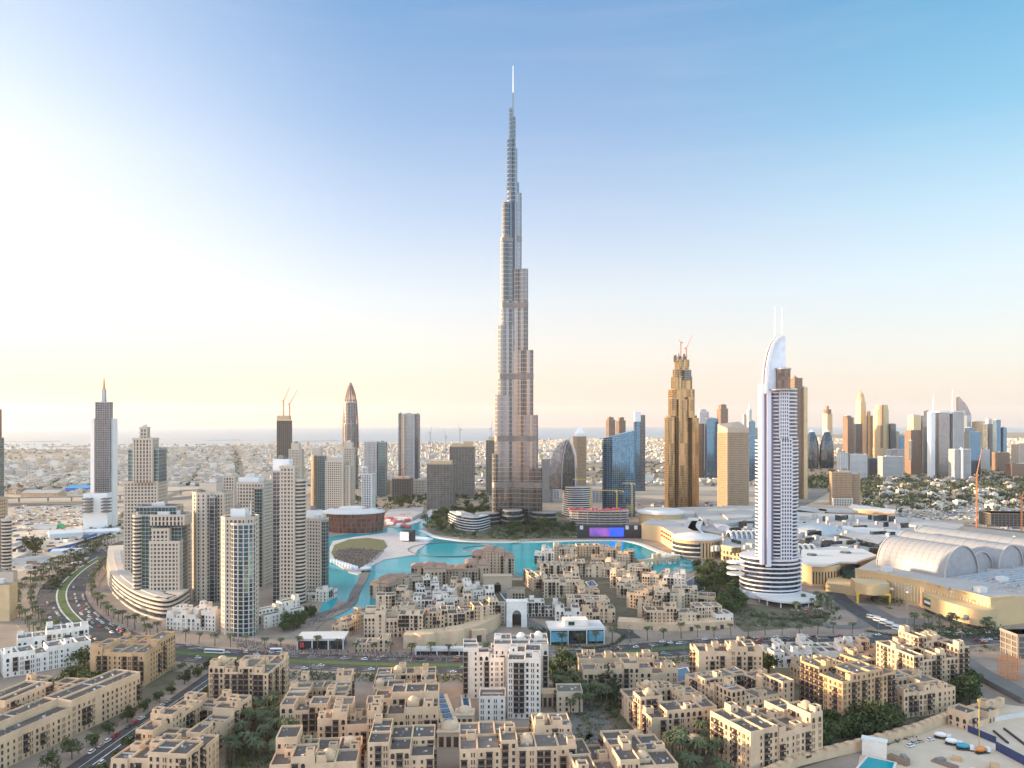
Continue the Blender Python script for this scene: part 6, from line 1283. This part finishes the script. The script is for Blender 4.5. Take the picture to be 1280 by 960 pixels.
# hedges and low planting
hm_ = MB()
for px in ([(690, 806), (735, 811), (768, 806), (780, 796)], [(940, 770), (985, 775), (1030, 772)], [(1085, 790), (1140, 797), (1250, 797)], [(640, 680), (690, 674), (720, 673)]):
    for (x, y) in spline(gp(px), 14):
        for _ in range(26): leaf_quad(hm_, (x + rg.gauss(0, 1.1), y + rg.gauss(0, 1.1), rg.uniform(.2, 1.7)), .5, rg)
for px, n in (([(690, 845), (770, 845), (905, 862), (920, 900), (890, 960), (715, 960)], 1500), ([(285, 960), (290, 890), (345, 870), (372, 915), (345, 960)], 700), ([(1005, 850), (1000, 940), (1130, 930), (1210, 880), (1190, 830)], 1500), ([(868, 706), (918, 715), (935, 760), (900, 772), (872, 738)], 900), ([(60, 880), (90, 835), (140, 838), (140, 870)], 500), ([(530, 658), (560, 636), (700, 642), (718, 668), (600, 673)], 1300), ([(225, 890), (265, 855), (270, 870), (215, 930)], 350), ([(418, 690), (482, 682), (460, 704), (445, 712), (420, 702)], 500)):
    P = gp(px); xs = [p[0] for p in P]; ys = [p[1] for p in P]
    for _ in range(n):
        x, y = rg.uniform(min(xs), max(xs)), rg.uniform(min(ys), max(ys))
        if inpoly(x, y, P) and free(x, y, -2):
            for _ in range(7): leaf_quad(hm_, (x + rg.gauss(0, .8), y + rg.gauss(0, .8), rg.uniform(.15, 1.3)), rg.uniform(.3, .6), rg)
def thicket(px, n, s, zt=4):
    P = gp(px); xs = [p[0] for p in P]; ys = [p[1] for p in P]
    for _ in range(n):
        x, y = rg.uniform(min(xs), max(xs)), rg.uniform(min(ys), max(ys))
        if inpoly(x, y, P) and free(x, y, 0):
            z = rg.uniform(.6, zt)
            for _ in range(14): leaf_quad(hm_, (x + rg.gauss(0, s), y + rg.gauss(0, s), max(.2, z * .6 + rg.gauss(0, z * .3))), s * rg.uniform(.35, .7), rg)
thicket([(529, 657), (560, 638), (600, 634), (606, 644), (565, 649), (558, 660), (600, 673), (575, 674)], 420, 2.2); thicket([(615, 655), (720, 655), (722, 670), (640, 675), (605, 674)], 420, 2.0); thicket([(868, 706), (922, 715), (937, 757), (905, 778), (872, 738)], 380, 1.6, 5); thicket([(985, 768), (1050, 760), (1050, 775), (1000, 783)], 130, 1.2, 3)
thicket([(925, 760), (1000, 772), (1040, 786), (920, 782)], 160, 1.2, 3); thicket([(1090, 740), (1130, 752), (1120, 764), (1088, 757)], 120, 1.4, 5); thicket([(410, 625), (620, 612), (620, 634), (540, 633), (430, 645)], 420, 3.2, 5); thicket([(1140, 782), (1280, 788), (1280, 797), (1140, 797)], 200, 1.3, 4); thicket([(45, 730), (90, 700), (160, 660), (150, 652), (60, 700), (30, 735)], 260, 2, 4)
thicket([(285, 905), (345, 880), (370, 915), (345, 960), (285, 960)], 130, 1.1, 2.5); thicket([(660, 785), (688, 790), (688, 806), (668, 800)], 60, 1.3, 5); thicket([(505, 812), (625, 806), (640, 790), (640, 812), (520, 818)], 70, 1.2, 4); thicket([(745, 862), (778, 868), (790, 905), (760, 895)], 70, 1.2, 4)
for p_ in range(700):
    i = rg.randrange(12, len(MAIN) - 6); a = side(MAIN, rg.uniform(25, 40))[i]
    if free(*a, -1):
        for _ in range(12): leaf_quad(hm_, (a[0] + rg.gauss(0, 1.6), a[1] + rg.gauss(0, 1.2), rg.uniform(.2, 2.6)), rg.uniform(.4, .8), rg)
tag(hm_.build('shrubbery', leafA, base=(0, 0, 0)), kind='stuff')
# ------------------------------------------------------------------ low-rise city
VW = [pmat('villa_white', (.64, .58, .51), .85, var=.06), pmat('villa_cream', (.54, .45, .36), .85, var=.06), pmat('villa_sand', (.42, .33, .24), .85, var=.06), pmat('villa_grey', (.38, .34, .31), .85, var=.06)]
def villa_mesh(seed, mat):
    r = random.Random(seed); mb = MB(); w, d, h = r.uniform(13, 21), r.uniform(11, 17), r.choice([4, 7.2, 7.6]); mb.box(0, 0, 0, w, d, h, 0, 0, 1); 
    for s in (-1, 1): mb.box(0, s * (d / 2 - .2), h, w, .4, .9, 0, 0); mb.box(s * (w / 2 - .2), 0, h, .4, d - .8, .9, 0, 0)
    mb.box(r.uniform(-3, 3), r.uniform(-2, 2), h, w * .4, d * .4, 3, 0, 0, 1); mb.box(w * .5 + 2, -d * .1, 0, 4, d * .6, h * .5, 0, 0, 1)
    for k in range(int(w / 3.4)):
        for z in ((1, 4.4) if h > 5 else (1,)): mb.box(-w / 2 + 1.9 + k * 3.3, -d / 2 - .05, z, 1.5, .14, 1.7, 0, 2)
    return mb.mesh('villa', [mat, lgrey, g_pane])
VM = [villa_mesh(k, VW[k % 4]) for k in range(12)]; rv = random.Random(31); nv = 0
def villas(px0, px1, py0, py1, n, lab, grp):
    global nv
    for _ in range(n):
        if nv >= 295: return
        px, py = rv.uniform(px0, px1), rv.uniform(py0, py1); x, y = G(px, py); k = rv.randrange(12); s = rv.uniform(.8, 1.25); nv += 1
        c = ['white', 'cream', 'sandy', 'greyish'][k % 4]
        tag(place('villa', VM[k], x, y, 0, rv.uniform(-.3, .3) + rv.choice([0, 0, PI / 2]), (s, s, s)), c + ' ' + lab, 'house', c + ' ' + grp)
villas(1100, 1280, 596, 622, 85, 'low villa among dark trees right beyond the mall', 'villas among the trees beyond the mall'); villas(1110, 1270, 622, 636, 18, 'low house on the sandy land just behind the mall roofs', 'houses on the sand behind the mall'); villas(-5, 112, 588, 618, 55, 'low house left of the grey twin-winged tower', 'houses left of the twin-winged tower'); villas(205, 345, 584, 608, 60, 'low house between the residence towers and the sea', 'houses behind the residence towers'); villas(690, 755, 585, 606, 26, 'low house between the leaf-shaped and blue glass towers', 'houses behind the leaf-shaped tower'); villas(800, 832, 585, 606, 16, 'low house left of the golden tower', 'houses left of the golden tower'); villas(620, 690, 585, 604, 14, 'low house behind the foot of the supertall tower', 'houses behind the supertall tower'); villas(545, 615, 592, 608, 12, 'low house behind the netted shells', 'houses behind the netted shells')
cm = MB(); n_ = 0
HX = [p[0] for p in cpts]; 
def coastY(px): 
    for (a, b), (c, d) in zip(coast, coast[1:]):
        if a <= px <= c: return YB(b + (d - b) * (px - a) / (c - a))
    return YB(560)
while n_ < 34000:
    Y = (2200 * math.sqrt(1 + rv.random() * 2.2)) if n_ % 4 == 0 else 2350 * math.sqrt(1 + rv.random() * 13); px = rv.uniform(-25, 1305); x = XW(px, Y); py = HY + F * H / Y
    if Y > coastY(px) - 220 or (px > 985 and py > 573) or (110 < px < 150 and py > 600): continue
    a, b = x * .94 + Y * .34, -x * .34 + Y * .94; dens = math.sin(a / 900) * math.sin(b / 700 + 1)
    if a % 128 < 15 or b % 68 < 13 or (a % 1300 < 46) or dens < -.72 or rv.random() < .12: continue
    k = rv.randrange(4); w, d, h = rv.uniform(11, 22), rv.uniform(10, 18), rv.choice([4, 7, 7, 8, 8, 10]); yw = .35 + rv.choice([0, 0, .04])
    if rv.random() < .018: h *= 2.8; w *= 1.5
    cm.box(x, y := Y, 0, w, d, h, yw, k, k if rv.random() < .6 else 4); n_ += 1
    if n_ % 3 == 0: cm.box(x + w * .1, Y, h, w * .4, d * .4, 3, yw, k)
tag(cm.build('distant_houses', VW + [lgrey], base=(0, 0, 0)), kind='stuff')
# ------------------------------------------------------------------ cars, buses, trucks, lamps, people, site clutter
def car_mesh(c, suv=0):
    mb = MB(); L_, W_ = 4.6, 1.85; h0 = .95 + .2 * suv; mb.prism(rect(0, 0, L_, W_), .32, h0 * .75, 0, True, True); mb.prism(rect(0, 0, L_, W_), h0 * .75, h0, 0, True, False, rect(0, 0, L_ - .25, W_ - .12))
    mb.prism(rect(-.25 - .2 * suv, 0, 2.8 + .5 * suv, W_ - .16), h0, h0 + .5 + .12 * suv, 1, False, False, rect(-.35 - .2 * suv, 0, 1.7 + .7 * suv, W_ - .45)); mb.prism(rect(-.35 - .2 * suv, 0, 1.72 + .7 * suv, W_ - .43), h0 + .5 + .12 * suv, h0 + .58 + .12 * suv, 0)
    for x in (-1.4, 1.4):
        for s in (-1, 1):
            n = 10; P = [(x + .34 * math.cos(2 * PI * k / n), .34 + .34 * math.sin(2 * PI * k / n)) for k in range(n)]; i = len(mb.v); y0, y1 = s * .72, s * .95
            mb.v += [(a, y0, b) for a, b in P] + [(a, y1, b) for a, b in P]; mb.f += [tuple(i + k for k in range(n)), tuple(i + n + k for k in range(n))]; mb.m += [2, 2]
            for k in range(n): j = (k + 1) % n; mb.f.append((i + k, i + j, i + n + j, i + n + k)); mb.m.append(2)
    for s in (-.6, .6): mb.box(2.3, s, .6, .06, .35, .16, 0, 3); mb.box(-2.3, s, .65, .06, .3, .16, 0, 4)
    return mb.mesh('car', [pmat('car_' + c[0], c[1], .28, .1, var=.02, spec=.6), g_pane, black, white, red])
CC = [('white', (.78, .78, .77)), ('white', (.78, .78, .77)), ('white', (.78, .78, .77)), ('silver', (.42, .43, .45)), ('black', (.02, .02, .022)), ('dark_grey', (.09, .09, .10)), ('red', (.42, .03, .03)), ('beige', (.5, .42, .3))]
CM = [[car_mesh(c, s) for s in (0, 1)] for c in CC]; rc = random.Random(77); ncar = 0; CP = []
def car(x, y, yaw, where, grp, z=.25):
    global ncar
    if ncar >= 298 or any((x - a) ** 2 + (y - b) ** 2 < 22 for a, b in CP): return
    ncar += 1; CP.append((x, y)); k = rc.randrange(8); s = rc.randrange(2); c = CC[k][0].replace('_', ' ')
    tag(place('car', CM[k][s], x, y, z, yaw), c + (' tall car ' if s else ' low car ') + where, 'car', c + (' tall' if s else ' low') + ' cars ' + grp)
def cars(pts, d, step, prob, where, grp, i0=0, i1=None, rev=False, z=.25):
    Q = side(pts, d)[i0:i1]; acc = rc.uniform(0, step)
    for a, b in zip(Q, Q[1:]):
        l = math.hypot(b[0] - a[0], b[1] - a[1]); p = acc; yw = math.atan2(b[1] - a[1], b[0] - a[0]) + (PI if rev else 0)
        while p < l:
            if rc.random() < prob: car(a[0] + (b[0] - a[0]) * p / l, a[1] + (b[1] - a[1]) * p / l, yw, where, grp, z)
            p += step * rc.uniform(.85, 1.3)
        acc = p - l
for d, r in ((-17, True), (-13.2, True), (-9, True), (9, False), (13.2, False), (17, False)):
    cars(MAIN, d, 13, .34, 'driving on the boulevard between the foreground blocks and the old quarter', 'on the boulevard', 6, 76, r); cars(MAIN, d, 6.6, .55, 'in the crowded queue where the boulevard passes the white hotel tower', 'in the boulevard queue', 76, 104, r)
for d, r in ((-19, False), (-15.5, False), (-12, False), (-8.5, False)): cars(CURV, d, 6.4, .62, 'queueing on the outer lanes of the curved boulevard', 'on the outer curved boulevard', 34, 62, r, .29)
for d, r in ((9, True), (13, True), (17, True)): cars(CURV, d, 8, .42, 'on the inner lanes of the curved boulevard by the junction', 'on the inner curved boulevard', 36, 62, r, .29)
for d in (-18, -10, 10, 18): cars(CURV, d, 22, .3, 'on the upper bend of the curved boulevard', 'on the upper bend', 4, 34, d > 0, .29)
cars(STREET, 7.6, 6.4, .6, 'parked on the right side of the side street', 'parked on the side street', 14, 40, True, .27); cars(STREET, 3.2, 30, .6, 'driving along the side street', 'driving on the side street', 4, 40, True, .27); cars(STREET, -6, 30, .6, 'driving along the side street', 'driving on the side street', 4, 40, False, .27)
for k in range(22): car(*G(rc.uniform(985, 1030), rc.uniform(757, 772)), rc.uniform(0, 3), 'in the drive of the white hotel tower', 'in the hotel drive', .33)
for px, py in ((793, 896), (800, 900), (806, 904), (812, 906), (817, 902), (822, 908), (828, 904), (835, 907)): car(*G(px, py + 8), 1.2, 'parked in front of the courtyard block by the palm avenue', 'parked by the palm avenue', .2)
for px, py in ((1142, 930), (1150, 928), (1163, 926), (1138, 934)): car(*G(px, py), .4, 'parked on the sandy building site', 'parked on the building site', .2)
# far parked cars as one mass behind the mall
fm = MB()
for _ in range(700):
    px, py = rc.uniform(1085, 1290), 626 + 24 * rc.random(); x, y = G(px, py); fm.box(x, y, .2, 4.6, 1.9, 1.4, rc.choice([.2, .25, 1.8]), rc.randrange(4))
for _ in range(260):
    px, py = rc.uniform(15, 130), rc.uniform(634, 662); x, y = G(px, py); fm.box(x, y, .2, 4.6, 1.9, 1.4, rc.uniform(0, 3), rc.randrange(4))
tag(fm.build('far_parked_cars', [white, offwhite, dgrey, steel], base=(0, 0, 0)), kind='stuff')
def bus(px, py, yaw, lab, L_=12, mat=white, z=.25, d=None):
    x, y = G(px, py); t = empty('coach', (x, y, z), lab, 'bus'); mb = MB(); mb.box(x, y, z + .45, L_, 2.6, 2.9, yaw); mb.build('body', mat, t); c, s = math.cos(yaw), math.sin(yaw)
    mb = MB(); mb.box(x, y, z + 1.6, L_ - .6, 2.64, 1.1, yaw); mb.build('window', g_pane, t)
    for a in (-L_ * .32, L_ * .32):
        for b in (-1.1, 1.1): mb = MB(); X, Yv = x + a * c - b * s, y + a * s + b * c; mb.prism([(X - .5 * c + .15 * s, Yv - .5 * s - .15 * c), (X + .5 * c + .15 * s, Yv + .5 * s - .15 * c), (X + .5 * c - .15 * s, Yv + .5 * s + .15 * c), (X - .5 * c - .15 * s, Yv - .5 * s + .15 * c)], z, z + .95); mb.build('wheel', black, t)
bus(268, 817, -.12, 'white coach on the boulevard below the white terraced houses', 16); bus(345, 816, .05, 'white van-bus on the boulevard pavement by the flat pavilion', 9)
for k in range(7): bus(1092 + k * 8, 774 + k * 3.6, -.95, ['first', 'second', 'third', 'fourth', 'fifth', 'sixth', 'last'][k] + ' of the white coaches queueing down the ramp beside the mall', 12, white if k % 3 else offwhite, .33)
bus(1075, 806, .02, 'blue and white coach at the kerb in the boulevard car queue', 14, pmat('pale_blue_paint', (.35, .48, .66), .4))
def truck(px, py, yaw, lab, dr, L_=8.5):
    x, y = G(px, py); t = empty('mixer_truck', (x, y, .2), lab, 'truck'); c, s = math.cos(yaw), math.sin(yaw); E = lambda a, b: (x + a * c - b * s, y + a * s + b * c)
    mb = MB(); mb.box(*E(0, 0), .7, L_, 2.4, .5, yaw); mb.build('chassis', black, t); mb = MB(); mb.box(*E(L_ / 2 - .9, 0), 1.0, 2, 2.5, 2.2, yaw); mb.build('cab', white, t)
    mb = MB(); mb.prism(ngon(0, 0, 1, 1, 3), 0, 0.01) if False else None
    n = 12; rings = [(-L_ / 2 + .3, .7), (-L_ / 2 + 1.6, 1.25), (0, 1.5), (L_ / 2 - 2.3, .9)]; V = []
    for a, r in rings:
        for k in range(n): q = 2 * PI * k / n; p = E(a, r * math.cos(q)); V.append((*p, 2.6 + r * math.sin(q)))
    mb.v += V
    for i in range(3):
        for k in range(n): j = (k + 1) % n; mb.f.append((i * n + k, i * n + j, (i + 1) * n + j, (i + 1) * n + k)); mb.m.append(0)
    mb.f += [tuple(range(n)), tuple(3 * n + k for k in range(n))]; mb.m += [0, 0]; mb.build('drum', dr, t)
    for a in (-L_ * .35, -L_ * .15, L_ * .35): mb = MB(); mb.box(*E(a, 0), .15, .95, 2.5, .9, yaw); mb.build('wheel', black, t)
truck(1178, 924, -.5, 'white mixer truck at the left of the truck row on the building site', white); truck(1192, 932, -.5, 'white mixer truck in the middle of the truck row on the building site', white); truck(1206, 938, -.3, 'mixer truck with a teal drum on the building site', pmat('teal_paint', (.03, .28, .38), .4)); truck(1228, 942, .2, 'mixer truck with an orange drum on the building site', orange)
def fence(lab, a, b, h, mat, t_=.5):
    A, B_ = G(*a), G(*b); mb = MB(); wallstrip(mb, A, B_, .1, h, t_); tag(mb.build('hoarding', mat), lab, 'fence')
navy = pmat('navy_hoarding', (.03, .045, .12), .6)
fence('navy hoarding behind the truck row on the building site', (1210, 915), (1245, 930), 4, navy); fence('long navy hoarding at the right of the building site', (1245, 938), (1290, 962), 5, navy); fence('white site fence below the gate building', (1225, 905), (1300, 893), 3, offwhite); fence('thin dark beam lying on the site behind the trucks', (1255, 912), (1285, 935), 1.2, black, 1); fence('short dark beam lying left of the longer one', (1242, 915), (1260, 930), 1.2, black, 1)
for k, (a, b) in enumerate([((16, 690), (48, 676)), ((16, 702), (40, 692)), ((60, 690), (95, 682)), ((95, 682), (140, 668)), ((16, 683), (30, 678)), ((100, 676), (138, 664))]): fence(['first', 'second', 'third', 'fourth', 'fifth', 'sixth'][k] + ' white and blue hoarding line on the sandy lot at the left', a, b, 4, (navy, offwhite, blue)[k % 3], .8)
def shed(lab, px, py, w, d, h, yaw, m, rf):
    x, y = G(px, py); mb = MB(); P = rect(x, y, w, d, yaw); mb.prism(P, 0, h, 0, False); Q = rect(x, y, w, .4, yaw); mb.prism(offset(P, .6), h, h + d * .16, 1, True, False, Q); tag(mb.build('shed', [m, rf]), lab, 'building')
for l_, px, py, w, d, h, yw, m, rf in [('white pitched shed on the sandy lot at the left', 82, 672, 46, 24, 8, .6, offwhite, white), ('long white shed nearer the curved boulevard', 88, 692, 44, 16, 5, .25, offwhite, white), ('blue-roofed hall beside the elevated rail line', 101, 614, 60, 40, 10, .02, blue, pmat('blue_roof', (.06, .30, .52), .5)), ('low tan hall with a grey roof by the rail line', 55, 620, 90, 40, 9, 0, tan, lgrey), ('brown container stack left of the tan hall', 22, 617, 36, 24, 12, 0, brownwall, tile), ('small grey shed in the middle of the sandy lot', 58, 661, 34, 16, 6, .1, offwhite, lgrey), ('long white shed at the left of the sandy lot', 28, 704, 60, 14, 5, .5, offwhite, lgrey), ('pale shed under the twin-winged tower', 128, 668, 50, 22, 6, .4, offwhite, white)]: shed(l_, px, py, w, d, h, yw, m, rf)
x, y = G(75, 660); mb = MB(); mb.dome(x, y, 9, 0, 14, 5, .9); tag(mb.build('dome_tent', pmat('green_canvas', (.03, .25, .14), .7)), 'small green dome on the sandy lot', 'tent')
# elevated rail line
t = empty('rail_viaduct', (*G(80, 628), 0), 'long grey elevated rail line on pillars crossing behind the sandy lot', 'bridge'); vd = spline(gp([(-40, 629), (60, 627), (150, 624.5), (260, 616), (340, 611)]), 6); mb = MB(); ribbon('', vd, -6, 6, 9, None, h=2.4, mb=mb); mb.build('deck', grey, t)
mb = MB(); [mb.box(x, y, 0, 2.5, 2.5, 9) for x, y in vd[::2]]; mb.build('pillar_colonnade', grey, t)
t = empty('flyover', (*G(590, 612), 0), 'grey elevated road curving behind the netted shells', 'bridge'); vd = spline(gp([(560, 622), (578, 612), (610, 613), (640, 618)]), 6); mb = MB(); ribbon('', vd, -8, 8, 10, None, h=2, mb=mb); mb.build('deck', grey, t); mb = MB(); [mb.box(x, y, 0, 2.5, 2.5, 10) for x, y in vd[::3]]; mb.build('pillar_colonnade', grey, t)
# bridge over the lake end
t = empty('lake_bridge', (*G(822, 704), 0), 'sand-coloured arched bridge with two small towers over the lake end', 'bridge'); a, b = G(797, 708), G(848, 701); mb = MB(); wallstrip(mb, a, b, 4, 7.5, 7); mb.build('deck', cream2, t)
for u in (.25, .32): mb = MB(); mb.box(a[0] + (b[0] - a[0]) * u * 1.6, a[1] + (b[1] - a[1]) * u * 1.6, 0, 5, 8, 13); mb.build('tower', cream2, t)
mb = MB(); [mb.box(a[0] + (b[0] - a[0]) * k / 7, a[1] + (b[1] - a[1]) * k / 7, 0, 2, 6.8, 4) for k in range(8)]; mb.build('pier_colonnade', cream2, t)
# left edge buildings
for lab, px0, px1, yt, yb, st in (('tan building with ribbed wall at the left picture edge', -40, 22, 732, 778, 'wall'), ('low cream house in front of the edge tower', -10, 22, 715, 735, 'wall')):
    Y = YB(yb); t, _ = tower('edge_building', lab, Y, [(px0, px1, yt, None, 6, .4, 'rect', 'goldwall' if yb > 770 else st)], 'building')
# street lamps
lm = MB(); lm.bar((0, 0, 0), (0, 0, 10), .24, 0, .14); PLM = lm.mesh('pole', steel); am = MB(); [am.bar((0, 0, 9.9), (0, s * 2.4, 10.4), .12) for s in (-1, 1)]; AM_ = am.mesh('arm', steel); hd = MB(); [hd.box(0, s * 2.6, 10.3, .35, 1, .16) for s in (-1, 1)]; HD_ = hd.mesh('lamp_head', offwhite)
def lamp(x, y, yaw, lab, grp): t = empty('street_lamp', (x, y, .3), lab, 'lamp', grp); [part(n, m, t, x, y, .3, yaw) for n, m in (('pole', PLM), ('arm', AM_), ('lamp_head', HD_))]
for pts, d, k0, st, lab, grp in ((MAIN, -20.5, 8, 4, 'grey twin-arm street lamp on the far edge of the boulevard', 'lamps on the far boulevard edge'), (MAIN, 20.5, 16, 4, 'grey twin-arm street lamp on the near edge of the boulevard', 'lamps on the near boulevard edge'), (CURV, -23, 4, 5, 'grey twin-arm street lamp outside the curved boulevard', 'lamps outside the curved boulevard'), (CURV, 23, 4, 5, 'grey twin-arm street lamp inside the curved boulevard', 'lamps inside the curved boulevard')):
    Q = side(pts, d)
    for i in range(k0, len(Q) - 1, st): 
        if free(*Q[i]): lamp(*Q[i], math.atan2(Q[i + 1][1] - Q[i][1], Q[i + 1][0] - Q[i][0]), lab, grp)
x, y = G(1224, 935); t = empty('light_mast', (x, y, .2), 'tall thin light mast among the trucks on the building site', 'lamp'); mb = MB(); mb.bar((x, y, .2), (x, y, 26), .35, 0, .2); mb.build('pole', yellow, t); mb = MB(); mb.box(x, y, 26, 1.6, .5, 1); mb.build('lamp_head', yellow, t)
x, y = G(1134, 792); t = empty('light_mast', (x, y, .2), 'tall grey mast beside the coach ramp at the mall', 'lamp'); mb = MB(); mb.bar((x, y, .2), (x, y, 24), .5, 0, .3); mb.build('pole', steel, t); mb = MB(); mb.box(x, y, 24, 2.4, .6, 1); mb.build('lamp_head', steel, t)
# crowds on the lawn and the plazas
pm = MB(); rp = random.Random(4)
for px, n in (([(416, 690), (440, 686), (480, 690), (470, 702), (446, 713), (418, 704)], 2600), ([(290, 800), (420, 815), (560, 818), (560, 827), (300, 818)], 1300), ([(380, 785), (398, 774), (440, 750), (446, 742), (442, 752), (405, 778)], 260), ([(120, 760), (160, 768), (230, 790), (200, 800), (130, 780)], 200), ([(845, 690), (905, 706), (900, 712), (850, 700)], 160), ([(690, 810), (780, 808), (780, 814), (690, 818)], 60)):
    P = gp(px); xs = [p[0] for p in P]; ys = [p[1] for p in P]; k = 0
    while k < n:
        x, y = rp.uniform(min(xs), max(xs)), rp.uniform(min(ys), max(ys))
        if not inpoly(x, y, P): n -= .3; continue
        k += 1; h = rp.uniform(1.5, 1.85); z = 1.1 if px[0][0] == 416 else .4; m = rp.randrange(5); pm.prism(ngon(x, y, .16, .14, 5), z, z + h * .48, 4, False, False, ngon(x, y, .2, .16, 5)); pm.prism(ngon(x, y, .22, .16, 5), z + h * .48, z + h * .84, m, True, False, ngon(x, y, .26, .16, 5)); pm.prism(ngon(x, y, .1, .11, 5), z + h * .84, z + h, 4)
tag(pm.build('crowd', [black, offwhite, navy, red, dgrey], base=(0, 0, 0)), kind='stuff')
# boats on the lake end, garden umbrellas
for k in range(7):
    x, y = G(826 + k * 4, 694 - k * 0.3); marquee(826 + k * 4.2, 697 - k * .5 + (k % 2) * 3, 7, 5, 4, -.4, 'white restaurant parasol row on the mall lakeside terrace', white, 'parasols on the mall terrace', 'terrace_parasol')

# clutter of the sandy lots
cm = MB()
for px0, px1, py0, py1, n in ((0, 110, 664, 712, 150), (0, 150, 632, 662, 160), (1085, 1290, 640, 662, 140), (1110, 1290, 945, 990, 14), (790, 900, 628, 648, 120)):
    for _ in range(n): x, y = G(rp.uniform(px0, px1), rp.uniform(py0, py1)); cm.box(x, y, .1, rp.uniform(2, 12), rp.uniform(2, 5), rp.uniform(.6, 3.4), rp.uniform(0, 3), rp.randrange(5))
tag(cm.build('site_clutter', [offwhite, tan, grey, navy, brownwall], base=(0, 0, 0)), kind='stuff')
# ------------------------------------------------------------------ the air: one closed box of thin haze
mb = MB(); mb.prism([(-26000, -900), (26000, -900), (38000, 35500), (-38000, 35500)], -1.0, 900, 0, True, True)
hz = mb.build('haze', None or [pmat('haze_air', (1, 1, 1))], base=(0, 0, 0)); tag(hz, kind='stuff')
hm = MATS['haze_air']; t = hm.node_tree; t.nodes.clear(); o = t.nodes.new('ShaderNodeOutputMaterial'); v = t.nodes.new('ShaderNodeVolumePrincipled')
v.inputs['Color'].default_value = (.96, .94, .94, 1); v.inputs['Density'].default_value = HAZE; v.inputs['Anisotropy'].default_value = .35
t.links.new(v.outputs[0], o.inputs['Volume'])
